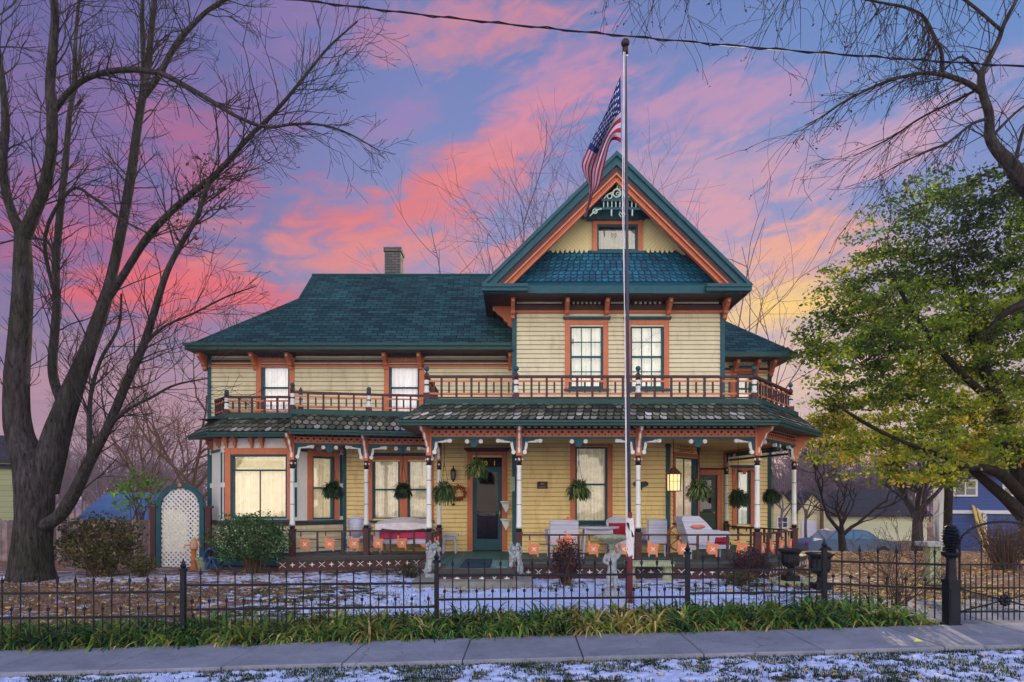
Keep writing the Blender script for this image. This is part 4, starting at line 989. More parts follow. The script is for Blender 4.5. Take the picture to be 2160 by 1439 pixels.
# ---- balcony railing
def up_rail(a, b, z=3.71, h=.50, step=.33):
    f = seg(a,b); L_ = f.len; nb = max(1,round(L_/step)); mb = MB()
    fbox(mb,f,.0,L_,-.035,.035,z+h-.05,z+h,0); fbox(mb,f,.0,L_,-.02,.02,z+.03,z+.06,0)
    fbox(mb,f,.0,L_,-.012,.012,z+.11,z+.145,1); fbox(mb,f,.0,L_,-.012,.012,z+h-.135,z+h-.10,1)
    for i in range(nb+1):
        u = min(L_-.02,max(.02,i*L_/nb)); fbox(mb,f,u-.022,u+.022,-.022,.022,z+.061,z+h-.051,0)
    for i in range(nb):
        u = (i+.5)*L_/nb; fbox(mb,f,u-.018,u+.018,-.014,.014,z+.1451,z+h-.1351,0)
    mb.build('balcony_railing', [M['maroon'],M['orange']], house)
def newel(x, y, z=3.69, h=.70, s=1.0):
    mb = MB(); mb.box(x-.06*s,x+.06*s,y-.06*s,y+.06*s,z,z+.16,0)
    c = (x,y,z)
    mb.lathe([(.055*s,.16),(.06*s,.20),(.045*s,.22),(.05*s,.27),(.05*s,.30),(.04*s,.31)],c,10,1); mb.lathe([(.055*s,.31),(.055*s,.335)],c,10,2)
    mb.lathe([(.045*s,.335),(.05*s,.37),(.05*s,.42),(.04*s,.43)],c,10,1); mb.lathe([(.055*s,.43),(.055*s,.455)],c,10,2); mb.lathe([(.03*s,.455),(.055*s,.49),(.055*s,.53),(.03*s,.57)],c,10,0)
    o = mb.build('balcony_newel', [M['maroon'],M['white'],M['black']], house, smooth=False)
    mb = MB(); mb.lathe([(.022*s,.57),(.02*s,.60)],c,8); mb.ball((x,y,z+h-.04),.055*s,10,8); mb.build('ball_finial', M['teal'], o, smooth=True)
nE = (6.55,15.05)
Ym = 13.15
n0,n1,n2,n3 = (PX(900,Ym),Ym),(PX(1089,Ym),Ym),(PX(1346,Ym),Ym),(PX(1591,Ym),Ym)
for a,b in ((n0,n1),(n1,n2),(n2,n3),(n3,nE)): up_rail(a,b)
up_rail((n0[0],15.0),n0); up_rail(nE,(5.95,17.7))
for n_ in (n0,n1,n2,n3,nE): newel(*n_)
l0,l1 = (PX(617,14.55),14.55),(PX(778,14.9),14.9); l2 = (-1.75,15.12)
up_rail(l0,l1,3.67,.46); up_rail(l1,l2,3.67,.46); newel(*l0,3.65,.66); newel(*l1,3.65,.62); newel(PX(633,14.7),14.75,3.65,.5,.8)
b0_,b1_ = (PX(478,15.25),15.25),(PX(612,15.25),15.25)
up_rail(b0_,b1_,3.67,.46); up_rail((PX(455,15.85),15.85),b0_,3.67,.46,.2); newel(*b0_,3.65,.62)
# ================================================================ YARD AND PORCH OBJECTS
def ground_at(px, py):
    """point on the ground seen at a photo pixel"""
    Y = 9.0
    for _ in range(60):
        X = PX(px,Y); Y = lerp(Y, (H-gz(X,Y))*F/(py-1055), .6)
    return V((PX(px,Y),Y,gz(PX(px,Y),Y)))
# ---- flagpole and flag
base = V((PX(1329,9.9),9.9,.03)); top = P(1319,98,9.9)
fp = thing('flagpole', 'tall metal flagpole with gold ball, maroon lower part, standing in the front yard', 'flagpole', base)
mt = paint('galvanised_pole', srgb(66,70,86), rough=.8, metal=.0, weather=srgb(90,76,76))
j = base.lerp(top,.165); k_ = base.lerp(top,.62)
mb = MB(); mb.tube([j,k_,top], [.028,.025,.019], 12); mb.build('pole', mt, fp, smooth=True)
mb = MB(); mb.tube([base-V((0,0,.1)),j+V((0,0,.01))], [.048,.043], 12); mb.lathe([(.11,-.02),(.10,.03),(.05,.05)], tuple(base), 12); mb.build('pole_base', paint('maroon_pole_paint', srgb(104,40,48), rough=.5), fp, smooth=True)
mb = MB(); mb.ball(top+V((0,0,.05)), .066, 14, 10); mb.lathe([(.045,-.12),(.045,-.03),(.02,0)], tuple(top), 10); mb.build('ball_finial', paint('dull_gold_ball', srgb(58,44,36), rough=.4, metal=.6), fp, smooth=True)
mb = MB()
h0 = top+V((-.035,-.05,-.12)); h1 = P(1323,1105,9.85)
mb.tube([h0, P(1313,440,9.82), P(1318,680,9.82), P(1322,1000,9.84), h1], .008, 5); mb.tube([h0+V((.02,0,0)), P(1316,500,9.80), P(1321,1100,9.84)], .006, 5)
mb.build('halyard', paint('white_cord', srgb(205,205,212)), fp)
mb = MB(); c = P(1328,1130,9.8)
for i in range(9):
    a = R.uniform(-.03,.03); mb.tube([c+V((a+.04*math.sin(t_*6.28+i)*(.6+.4*R.random()), -.03+.02*math.cos(t_*6.28), .26-.56*abs(math.sin(t_*3.14)) + R.uniform(-.02,.02))) for t_ in [q/10 for q in range(11)]], .010, 5)
mb.tube([c+V((.0,-.03,.2)),c+V((.02,-.04,-.1)),c+V((.05,-.03,-.35))],.012,5)
mb.build('coiled_rope', paint('white_rope', srgb(214,212,216)), fp)
mb = MB(); q = c+V((-.0,.0,.1)); mb.bar(q+V((-.04,-.02,.1)), q+V((.05,-.02,-.12)), .03,.03); mb.build('cleat', M['black'], fp)
# flag: hangs from its hoist, drawn out to the lower left
m_, nt, b = newmat('flag_cloth'); L = nt.links.new
at = N(nt,'ShaderNodeAttribute',attribute_name='rnd')
rr = ramp(nt, [(0,srgb(176,20,52)),(.3,srgb(196,200,222)),(.6,srgb(20,40,112)),(.9,srgb(225,228,240))], at.outputs['Fac']); rr.color_ramp.interpolation = 'CONSTANT'
L(rr.outputs[0], b.inputs['Base Color']); b.inputs['Roughness'].default_value = .8
t_ = N(nt,'ShaderNodeBsdfTranslucent'); L(rr.outputs[0], t_.inputs['Color']); mx = N(nt,'ShaderNodeMixShader'); mx.inputs[0].default_value=.3; L(b.outputs[0],mx.inputs[1]); L(t_.outputs[0],mx.inputs[2]); L(mx.outputs[0],nt.nodes['Material Output'].inputs[0])
NI, NJ = 96, 39           # along the fly, along the hoist
# edges in photo pixels: upper edge of the cloth and its lower edge, hoist at the right
upE = [(1309,160),(1295,194),(1279,236),(1263,268),(1246,300),(1230,336),(1227,350),(1234,374),(1243,392),(1241,418),(1236,440),(1232,456)]
loE = [(1310,302),(1300,296),(1291,297),(1285,308),(1280,328),(1274,354),(1269,376),(1262,398),(1252,410),(1245,430),(1240,448),(1236,460)]
def poly_at(pl, t):
    f_ = t*(len(pl)-1); i = min(int(f_),len(pl)-2); a,b_ = pl[i],pl[i+1]; u = f_-i
    p0 = pl[max(i-1,0)]; p3 = pl[min(i+2,len(pl)-1)]
    cr = lambda k: .5*((2*a[k])+(-p0[k]+b_[k])*u+(2*p0[k]-5*a[k]+4*b_[k]-p3[k])*u*u+(-p0[k]+3*a[k]-3*b_[k]+p3[k])*u**3)
    return cr(0),cr(1)
mb = MB(); grid = []
for i in range(NI+1):
    t = i/NI; a = poly_at(upE,t); b_ = poly_at(loE,t); row = []
    for j_ in range(NJ+1):
        s = j_/NJ; px = lerp(a[0],b_[0],s); py = lerp(a[1],b_[1],s)
        yy = 9.88+.13*math.sin(s*13+t*4)*min(1,t*4)+.06*math.sin(s*5-t*9)*t
        row.append(P(px,py,yy))
    grid.append(row)
stars = set()
for r_ in range(9):
    for c_ in range(6 if r_%2 == 0 else 5): stars.add((int((c_+.5+(0 if r_%2==0 else .5))*38/6.2)+1, int((r_+.6)*20.5/9)))
for i in range(NI):
    for j_ in range(NJ):
        st = int(j_/3); 
        if j_ < 21 and i < 38: v = .95 if (i,j_) in stars or (i+1,j_) in stars else .7
        else: v = .1 if st%2 == 0 else .4
        mb.face([grid[i][j_],grid[i][j_+1],grid[i+1][j_+1],grid[i+1][j_]],0,v)
o = mb.build('flag', m_, None, smooth=True, loc=tuple(P(1309,160,9.88))); tag(o,'red, white and blue starred and striped flag hanging limp from the pole','flag')
# ---- power line
mb = MB(); a,b_ = P(430,-26,9.2), P(2500,158,9.2); pts = []
for i in range(61):
    t = i/60; p = a.lerp(b_,t); p.z -= .16*4*t*(1-t); pts.append(p)
mb.tube(pts, .010, 5); pts2 = [p+V((0,.02*math.cos(i*2.2),.02*math.sin(i*2.2))) for i,p in enumerate(pts)]; mb.tube(pts2, .009, 4)
o = mb.build('power_line', M['black'], None, loc=tuple(a)); tag(o,'black twisted power cable crossing the sky above the flagpole','power line')
# ---- iron fence (posts and panels)
def fy(x): return 8.2+.07*x
def fz(x): return gz(x,fy(x))
fence_x = [-10.4,-7.25,PX(387,7.92),PX(921,8.13),PX(1450,8.37),PX(1738,8.5),PX(1990,8.15)]
steps = {}
lab_f = ['iron picket fence panel beyond the frame edge at far left','iron fence panel in front of the big bare tree','iron fence panel before the leaf-strewn left lawn','iron fence panel in front of the white goddess birdbath','iron fence panel before the concrete bench','iron fence panel in front of the bare thorny shrub']
lab_f = ['black iron fence panel at the far left before the bare tree trunk','black iron fence panel left of the second post, below the lattice arch','black iron fence panel in front of the evergreen shrub and steps','black iron fence panel in front of the birdbath and flagpole','short black iron fence panel before the concrete bench end and urns','black iron fence panel beside the gate, bare shrub behind it']
fposts = []
RT = [.30,.526,.606,.697,.742,.854]
def iron_panel(xa, xb, lab, rt):
    y0,y1 = fy(xa),fy(xb) if xb < 5 else 8.15
    if xb > 5: y1 = 7.95
    f = seg((xa,y0),(xb,y1)); Lf = f.len; zb = rt-.575
    root = thing('iron_fence', lab, 'fence', (xa,y0,zb), 'black iron fence panels along the pavement')
    mb = MB()
    fbox(mb,f,.03,Lf-.03,-.012,.012,zb+.55,zb+.577); fbox(mb,f,.03,Lf-.03,-.012,.012,zb+.25,zb+.277)
    mb.build('rails', M['black'], root)
    n = round(Lf/.208); mb = MB()
    for i in range(1,n):
        u = i*Lf/n; mb.tube([f(u,0,gz(*f(u,0,0)[:2])+.02),f(u,0,zb+.74),f(u,0,zb+.80)],[.009,.009,.001],5); mb.tube([f(u,0,zb+.69),f(u,0,zb+.735)],.018,5)
    for i in range(n):
        u = (i+.5)*Lf/n; mb.tube([f(u,0,gz(*f(u,0,0)[:2])+.02),f(u,0,zb+.36),f(u,0,zb+.45)],[.008,.008,.001],5); mb.tube([f(u,0,zb+.35),f(u,0,zb+.385)],.020,5)
    mb.build('pickets', M['black'], root)
for i in range(len(fence_x)-1): iron_panel(fence_x[i],fence_x[i+1],lab_f[i],RT[i])
lab_p = ['iron fence post at the far left behind the tree','black iron fence post below the lattice arch','black iron fence post in front of the lion statue','black iron fence post in front of the concrete bench','black iron fence post beside the tall dark urn']
pr = None
for x, lab in zip(fence_x[2:6], lab_p[1:]):
    y = fy(x)-.0; z = gz(x,y)
    if pr is None:
        pr = thing('fence_post', lab, 'fence post', (x,y,z), 'black iron fence posts')
        mb = MB(); mb.box(x-.028,x+.028,y-.028,y+.028,z-.05,z+.88); mb.box(x-.05,x+.05,y-.05,y+.05,z-.02,z+.05); mb.build('shaft', M['black'], pr)
        mb = MB(); mb.lathe([(.052,.88),(.052,.905),(.022,.92),(.04,.95),(.022,.975),(.004,1.04)],(x,y,z),10); mb.build('finial', M['black'], pr)
    else: dup(pr,(x,y,z),lab)
# ---- gate post and arched gate
x,y = PX(2006,7.7),7.7; z = gz(x,y)
gp_ = thing('gate_post', 'thick cast iron gate post with a pinecone top beside the pavement', 'gate post', (x,y,z))
mb = MB(); mb.box(x-.066,x+.066,y-.066,y+.066,z-.05,z+.54); mb.box(x-.08,x+.08,y-.08,y+.08,z-.02,z+.06); mb.box(x-.075,x+.075,y-.075,y+.075,z+.5401,z+.58); mb.box(x-.05,x+.05,y-.072,y-.066,z+.12,z+.48); mb.build('base', M['black'], gp_)
mb = MB(); mb.lathe([(.06,.58),(.055,.64),(.05,.80),(.052,.84),(.10,.88),(.105,.91)],(x,y,z),12); mb.build('column', M['black'], gp_)
mb = MB(); 
for k in range(9):
    zz = .91+k*.036; r = .105*math.sin(math.pi*(k+2.2)/12.6)
    mb.lathe([(r*.7,zz),(r+.012,zz+.012),(r*.75,zz+.036)],(x,y,z),10)
mb.lathe([(.02,1.23),(.004,1.28)],(x,y,z),8); mb.build('pinecone_finial', M['black'], gp_)
x0,x1 = PX(2024,7.7),PX(2024,7.7)+1.05; yg_ = 7.7
gt_ = thing('garden_gate', 'arched black iron garden gate with cross braces and a rosette', 'gate', (x0,yg_,z))
z0 = gz(x0,yg_)+.06; mb = MB()
mb.tube([(x0,yg_,z0),(x0,yg_,PZ(1148,yg_))],.014,6); mb.tube([(x1,yg_,z0),(x1,yg_,PZ(1148,yg_))],.014,6)
za = PZ(1148,yg_); xm = (x0+x1)/2; mb.tube([(xm-math.cos(a_)*(x1-x0)/2,yg_,za+math.sin(a_)*.27) for a_ in [math.pi*i/16 for i in range(17)]],.014,6)
for py in (1191,1240,1290): mb.tube([(x0,yg_,PZ(py,yg_)),(x1,yg_,PZ(py,yg_))],.011,6)
mb.build('gate_frame', M['black'], gt_)
mb = MB()
for i in range(1,8):
    xx = lerp(x0,x1,i/8); tp = PZ(1150,yg_) if i%2 == 0 else PZ(1200,yg_)
    if i%2==0: tp = PZ(1160-18*math.sin(math.pi*i/8),yg_)
    mb.tube([(xx,yg_,z0+.03),(xx,yg_,tp),(xx,yg_,tp+.06)],[.008,.008,.001],5)
for i in range(8):
    xx = lerp(x0,x1,(i+.5)/8); mb.tube([(xx,yg_,z0+.03),(xx,yg_,PZ(1215,yg_)),(xx,yg_,PZ(1205,yg_))],[.007,.007,.001],5)
mb.build('pickets', M['black'], gt_)
mb = MB(); zt,zb = PZ(1242,yg_),PZ(1289,yg_); zc = (zt+zb)/2
mb.tube([(x0,yg_-.02,zt),(xm,yg_-.02,zc),(x1,yg_-.02,zb)],.010,5); mb.tube([(x0,yg_-.02,zb),(xm,yg_-.02,zc),(x1,yg_-.02,zt)],.010,5); mb.build('cross_brace', M['black'], gt_)
mb = MB()
for k in range(8): a_ = k*math.pi/4; mb.ball((xm+math.cos(a_)*.05,yg_-.03,zc+math.sin(a_)*.05),.028,6,4)
mb.ball((xm,yg_-.045,zc),.032,8,6); mb.build('rosette', M['black'], gt_)
# ---- lattice arch at the left
Ya = 15.2; xa,xb = PX(331,Ya),PX(432,Ya); zt = PZ(1020,Ya); za = lerp(zt,zt,1)-(xb-xa)/2; xm = (xa+xb)/2; r = (xb-xa)/2; zb = .05
ar = thing('lattice_arch', 'white lattice panel in a teal arched frame between maroon posts', 'trellis', (xm,Ya,zb))
mb = MB(); th = .11
pts = [(xa,zb),(xa,za)]+[(xm-math.cos(a_)*r,za+math.sin(a_)*r) for a_ in [math.pi*i/20 for i in range(21)]]+[(xb,zb)]
inn = [(xa+th,zb),(xa+th,za)]+[(xm-math.cos(a_)*(r-th),za+math.sin(a_)*(r-th)) for a_ in [math.pi*i/20 for i in range(21)]]+[(xb-th,zb)]
for i in range(len(pts)-1): mb.prism([pts[i],pts[i+1],inn[i+1],inn[i]], Ya-.05, Ya+.05)
mb.build('arch_frame', M['teal'], ar)
mb = MB(); ri = r-th+.01
def inside(x,z): return abs(x-xm) < ri and z > zb and (z < za or (x-xm)**2+(z-za)**2 < ri*ri)
for d in (-1,1):
    c = -4.0
    while c < 4.0:
        seg_ = []; n = 220; prev = None; start = None
        for i in range(n+1):
            s = -3+6*i/n; X_ = xm+s; Z_ = za+(d*s)+c; ok = inside(X_,Z_)
            if ok and start is None: start = (X_,Z_)
            if not ok and start is not None: seg_.append((start,prev)); start = None
            prev = (X_,Z_)
        for a,b_ in seg_: mb.bar((a[0],Ya+.006*d,a[1]),(b_[0],Ya+.006*d,b_[1]),.010,.035,0,up=(0,0,1)) if False else mb.idx([(a[0]+o1,Ya+.007*d+o2,a[1]-d*o1) for o1,o2 in ((-.014,-.005),(.014,-.005),(.014,.005),(-.014,.005))]+[(b_[0]+o1,Ya+.007*d+o2,b_[1]-d*o1) for o1,o2 in ((-.014,-.005),(.014,-.005),(.014,.005),(-.014,.005))],[(0,1,5,4),(1,2,6,5),(2,3,7,6),(3,0,4,7)])
        c += .115
mb.build('lattice', M['white'], ar)
for xx, nm in ((xa-.07,0),(xb+.09,1)):
    mb = MB(); mb.box(xx-.06,xx+.06,Ya-.06,Ya+.06,zb,PZ(1072,Ya)); mb.box(xx-.09,xx+.09,Ya-.08,Ya+.08,PZ(1072,Ya),PZ(1067,Ya)); mb.build('post', M['maroon'], ar)
mb = MB(); mb.ball((xm,Ya-.06,PZ(1024,Ya)),.05,8,6,sc=(1,.5,1)); mb.build('rosette', M['orange'], ar)
# ---- statues, birdbath, bench, urns
def lion(loc, lab, rz=0):
    t = thing('lion_statue', lab, 'statue', loc, 'stone lions flanking the entrance step', rz); x,y,z = loc
    mb = MB(); mb.box(x-.17,x+.17,y-.2,y+.2,z,z+.07); mb.build('plinth', M['stone'], t)
    me = bpy.data.meshes.new('lion'); pts = [(0,.12,.22),(0,.08,.36),(0,.02,.48),(0,-.02,.60),(0,-.05,.67),(0,-.15,.645), (-.08,-.05,.40),(-.085,-.1,.22),(-.085,-.12,.09),(.08,-.05,.40),(.085,-.1,.22),(.085,-.12,.09), (-.1,.1,.16),(-.14,-.0,.12),(-.15,-.12,.09),(.1,.1,.16),(.14,-.0,.12),(.15,-.12,.09)]
    rads = [.13,.13,.14,.13,.11,.05,.06,.048,.052,.06,.048,.052,.09,.07,.045,.09,.07,.045]
    ed = [(0,1),(1,2),(2,3),(3,4),(4,5),(2,6),(6,7),(7,8),(2,9),(9,10),(10,11),(0,12),(12,13),(13,14),(0,15),(15,16),(16,17)]
    me.from_pydata(pts, ed, []); o = bpy.data.objects.new('body', me); C.objects.link(o); o.parent = t
    sk_ = o.modifiers.new('skin','SKIN')
    for v_, r_ in zip(me.skin_vertices[0].data, rads): v_.radius = (r_,r_)
    me.skin_vertices[0].data[0].use_root = True
    o.modifiers.new('sub','SUBSURF').levels = 2; o.modifiers['sub'].render_levels = 2
    tx_ = bpy.data.textures.new('fur','CLOUDS'); tx_.noise_scale = .05; dm = o.modifiers.new('fur','DISPLACE'); dm.texture = tx_; dm.strength = .035; dm.mid_level = .5
    me.materials.append(M['stone'])
    mb = MB()
    for k in range(46):         # locks of the mane
        a_ = R.uniform(0,6.28); h_ = R.uniform(.42,.74); rr_ = .13*math.sin(min(3.0,max(.5,(h_-.36)*6.5)))+.02
        p = V((x+math.cos(a_)*rr_, y-.02+math.sin(a_)*rr_*.9+.02, z+h_)); mb.ball(p, R.uniform(.022,.036), 6, 4, sc=(1,1,1.6))
    mb.build('mane', M['stone'], t, smooth=True)
    mb = MB(); mb.ball((x,y-.17,z+.66),.045,8,6,sc=(1,1,.8)); mb.ball((x-.03,y-.15,z+.71),.014,6,4); mb.ball((x+.03,y-.15,z+.71),.014,6,4); mb.ball((x-.07,y-.05,z+.78),.028,6,4); mb.ball((x+.07,y-.05,z+.78),.028,6,4); mb.build('muzzle', M['stone'], t, smooth=True)
    return t
p = V((PX(914,12.25),12.25,.191)); l1_ = lion(tuple(p), 'seated stone lion statue at the left of the front step', .15); l1_.scale = (.9,.9,.86)
p = V((PX(1087,12.3),12.3,.191)); l2_ = lion(tuple(p), 'seated mossy stone lion statue at the right of the front step', -.3); l2_.scale = (.8,.8,.8)
pb = V((PX(1291,10.4),10.4,gz(PX(1291,10.4),10.4)))
bb = thing('birdbath', 'stone birdbath whose shaft is a carved cherub figure', 'birdbath', tuple(pb)); x,y,z = pb
mb = MB(); mb.lathe([(.22,0),(.22,.05),(.15,.08),(.13,.13),(.14,.16)],tuple(pb),14); mb.build('foot', M['stone'], bb)
me = bpy.data.meshes.new('cherub'); pts = [(0,0,.42),(0,0,.54),(0,-.01,.66),(0,-.01,.74),(0,-.03,.80),(-.05,-.01,.34),(-.055,-.04,.24),(-.06,-.02,.14),(.05,0,.34),(.05,.0,.24),(.055,.0,.14),(-.10,-.01,.68),(-.14,-.05,.60),(-.06,-.10,.56),(.10,-.01,.69),(.15,.0,.78),(.11,-.0,.88),(.0,.08,.6),(.02,.1,.3)]
ed = [(0,1),(1,2),(2,3),(3,4),(0,5),(5,6),(6,7),(0,8),(8,9),(9,10),(2,11),(11,12),(12,13),(2,14),(14,15),(15,16),(1,17),(17,18)]
rads = [.08,.075,.085,.04,.065,.055,.042,.035,.055,.042,.035,.04,.032,.025,.04,.032,.026,.06,.05]
me.from_pydata(pts,ed,[]); o = bpy.data.objects.new('cherub_figure', me); C.objects.link(o); o.parent = bb; o.modifiers.new('skin','SKIN')
for v_, r_ in zip(me.skin_vertices[0].data, rads): v_.radius = (r_,r_)
me.skin_vertices[0].data[0].use_root = True
o.modifiers.new('sub','SUBSURF').render_levels = 2; o.modifiers['sub'].levels = 2; me.materials.append(M['stone'])
mb = MB(); mb.lathe([(.06,.80),(.05,.86),(.10,.90),(.24,.955),(.28,.99),(.285,1.02),(.26,1.02),(.18,.985),(.02,.97)],tuple(pb),20)
for k in range(12): a_ = k*math.pi/6; mb.ball((x+math.cos(a_)*.272,y+math.sin(a_)*.272,z+.99),.03,6,4)
mb.build('basin', M['mossy'], bb, smooth=True)
Yb = 12.4; xa,xb = PX(1320,Yb),PX(1418,Yb); zg = .08
bn = thing('garden_bench', 'pale concrete bench with two stout legs in front of the porch', 'bench', ((xa+xb)/2,Yb,zg))
mb = MB(); mb.box(xa,xb,Yb-.17,Yb+.17,zg+.30,zg+.39); mb.build('seat', M['mossy'], bn)
for q in (xa+.1,xb-.1): mb = MB(); mb.lathe([(.11,0),(.10,.05),(.075,.12),(.08,.22),(.10,.30)],(q,Yb,zg),10); mb.build('leg', M['mossy'], bn)
def urn(loc, lab, s=1.0):
    t = thing('garden_urn', lab, 'urn', loc, 'black fluted urns by the side path'); x,y,z = loc
    mb = MB(); mb.box(x-.13*s,x+.13*s,y-.13*s,y+.13*s,z,z+.10*s); mb.lathe([(.09*s,.10*s),(.05*s,.14*s),(.045*s,.20*s),(.06*s,.24*s)],(x,y,z),14); mb.build('foot', M['black'], t)
    mb = MB(); prof = [(.06,.24),(.14,.28),(.165,.36),(.16,.50),(.19,.55),(.225,.57),(.225,.60),(.18,.60),(.15,.55)]; n = 28
    base = len(mb.v)
    for q,(r_,h_) in enumerate(prof):
        for k in range(n):
            a_ = 2*math.pi*k/n; rr_ = r_*(1-(.06 if k%2 and 1 <= q <= 3 else 0))*s; mb.v.append((x+math.cos(a_)*rr_,y+math.sin(a_)*rr_,z+h_*s))
    for q in range(len(prof)-1):
        for k in range(n): k2=(k+1)%n; mb.f.append((base+q*n+k,base+q*n+k2,base+(q+1)*n+k2,base+(q+1)*n+k)); mb.m.append(0); mb.r.append(.5)
    mb.build('bowl', M['black'], t)
    mb = MB(); mb.lathe([(.15*s,.55*s),(.01,.57*s)],(x,y,z),12); mb.build('soil', paint('potting_soil', srgb(60,46,38), rough=1), t)
q = (PX(1667,12.2),12.2,.12); urn(q,'black fluted urn on a block beside the porch corner',1.0)
q2 = (PX(1730,11.2),11.2,.10); urn(q2,'larger black fluted urn standing behind the fence post',1.05)
# mossy flat stone under the first urn
mb = MB(); mb.box(q[0]-.35,q[0]+.55,q[1]-.2,q[1]+.25,.02,.118); o = mb.build('stone_slab', M['mossy'], None, loc=(q[0],q[1],.05)); tag(o,'flat mossy stone slab carrying the black urn','slab')
# rock garden left of the step
mb0 = None
for k,(px,py,s_1,lab) in enumerate([(888,1203,.20,'snow-dusted dark boulder left of the stone lion'),(862,1212,.13,'small tan boulder lying at the lawn edge before the porch'),(893,1216,.14,'rounded boulder directly beside the lion plinth')]):
    p = V((PX(px,13.2),13.2,.12)); mb = MB(); rr_ = random.Random(k); pr_ = []
    mb.ball((p.x,p.y,p.z+s_1*.3), s_1, 12, 8, sc=(1.3,.9,.6))
    mb.v = [tuple(V(v_)+V((noise.noise(V(v_)*5+V((k,0,0))),noise.noise(V(v_)*5+V((9,k,0))),noise.noise(V(v_)*5+V((3,0,k)))))*s_1*.45) for v_ in mb.v]
    o = mb.build('boulder', M['mossy'] if k else M['stone'], None, loc=tuple(p)); tag(o,lab,'rock','boulders left of the front step')
# ---- hand pump, flower pot, hose reel at the left corner
Yp = 14.6; p = V((PX(409,Yp),Yp,.08)); ps = thing('garden_figure', 'slim orange rusty garden pump with a pale head before the lattice', 'garden ornament', tuple(p))
rust = paint('orange_rust', srgb(176,104,62), rough=.9, var=.3)
mb = MB(); mb.lathe([(.09,0),(.075,.05),(.06,.1),(.055,.42),(.085,.46)],tuple(p),10); mb.build('column', rust, ps)
mb = MB(); mb.lathe([(.085,.46),(.095,.5),(.08,.58),(.05,.68),(.02,.72)],tuple(p),10); mb.tube([p+V((-.02,-.05,.56)),p+V((-.15,-.1,.55)),p+V((-.17,-.1,.48))],.025,6); mb.build('head', paint('pale_rust', srgb(190,150,120), rough=.9), ps)
mb = MB(); mb.tube([p+V((.03,0,.62)),p+V((.10,0,.70)),p+V((.15,0,.5))],.015,6); mb.build('handle', rust, ps)
p = V((PX(428,Yp),Yp,.08)); ft = thing('flower_pot', 'grey pot with a yellow rim plant standing by the arch post', 'plant pot', tuple(p))
mb = MB(); mb.lathe([(.10,0),(.15,.20),(.165,.21),(.165,.26),(.14,.26),(.13,.22)],tuple(p),14); mb.build('pot', M['mossy'], ft)
p = V((PX(452,14.3),14.3,.1)); hr_ = thing('hose_reel', 'blue garden hose coiled on its reel by the house corner', 'hose reel', tuple(p))
blue = paint('blue_hose_plastic', srgb(28,74,128), rough=.4)
mb = MB(); 
for k in range(5): mb.torus((p.x,p.y-.08+.04*k,p.z+.28),.20-.012*(k%2),.02,'y',20,6)
mb.build('hose', blue, hr_, smooth=True)
mb = MB()
for d in (-.13,.13): mb.bar(p+V((-.14,d,0)),p+V((0,d,.28)),.03,.03); mb.bar(p+V((.14,d,0)),p+V((0,d,.28)),.03,.03)
mb.tube([p+V((0,-.15,.28)),p+V((0,.15,.28))],.03,8); mb.tube([p+V((0,-.15,.28)),p+V((.3,-.15,.2)),p+V((.45,-.1,.02)),p+V((.7,-.3,-.02))],.016,6); mb.build('stand', blue, hr_)
# ---- things on the house wall
def wall_lantern():
    x,y,z = PX(957,15.85),15.74,PZ(1012,15.8)
    t = thing('wall_lantern', 'unlit black wall lantern beside the front door', 'lantern', (x,y,z))
    mb = MB(); mb.box(x-.04,x+.04,y+.10,y+.13,z+.02,z+.26); mb.tube([(x,y+.1,z+.22),(x,y+.03,z+.30),(x,y,z+.26)],.012,6); mb.lathe([(.075,.20),(.05,.25),(.015,.29),(.012,.34)],(x,y,z),6); mb.lathe([(.01,-.06),(.03,-.02),(.05,.0),(.05,.015)],(x,y,z),6)
    for k in range(6): a_ = k*math.pi/3; mb.tube([(x+math.cos(a_)*.048,y+math.sin(a_)*.048,z+.01),(x+math.cos(a_)*.068,y+math.sin(a_)*.068,z+.2)],.006,4)
    mb.build('lantern_frame', M['black'], t)
    mb = MB(); mb.lathe([(.044,.015),(.062,.198)],(x,y,z),6); mb.build('lantern_glass', paint('clouded_glass', srgb(120,120,118), rough=.2), t)
wall_lantern()
Y_ = 15.0; x,z = PX(1421,14.2),PZ(1035,14.2); y = 14.2
lt = thing('hanging_lantern', 'lit copper lantern hanging from the porch ceiling by the bay', 'lantern', (x,y,z))
cop = paint('copper_patina', srgb(96,64,52), rough=.5, metal=.3)
mb = MB(); s_1 = .125
for a,b_ in ((-1,-1),(1,-1),(1,1),(-1,1)): mb.bar((x+a*s_1*.9,y+b_*s_1*.9,z),(x+a*s_1,y+b_*s_1,z+.36),.018,.018)
mb.box(x-.14,x+.14,y-.14,y+.14,z-.02,z+.0); mb.idx([(x-.15,y-.15,z+.36),(x+.15,y-.15,z+.36),(x+.15,y+.15,z+.36),(x-.15,y+.15,z+.36),(x-.03,y-.03,z+.52),(x+.03,y-.03,z+.52),(x+.03,y+.03,z+.52),(x-.03,y+.03,z+.52)],[(3,2,1,0),(4,5,6,7),(0,1,5,4),(1,2,6,5),(2,3,7,6),(3,0,4,7)])
for d in (-.04,.05): mb.box(x+d-.005,x+d+.005,y-.125,y-.118,z,z+.36); 
mb.box(x-.12,x+.12,y-.127,y-.119,z+.2,z+.21); mb.build('lantern_frame', cop, lt)
mb = MB(); mb.tube([(x,y,z+.5),(x,y,3.0)],.008,5); mb.build('chain', M['black'], lt)
m_, nt, b = newmat('lit_lantern_glass'); b.inputs['Base Color'].default_value = (.9,.7,.4,1); b.inputs['Emission Color'].default_value = (1.0,.66,.26,1); b.inputs['Emission Strength'].default_value = 1.05
mb = MB(); mb.box(x-.11,x+.11,y-.11,y+.11,z+.001,z+.358); mb.build('lantern_glass', m_, lt)
x,y,z = PX(967,15.8),15.8,PZ(1040,15.8)
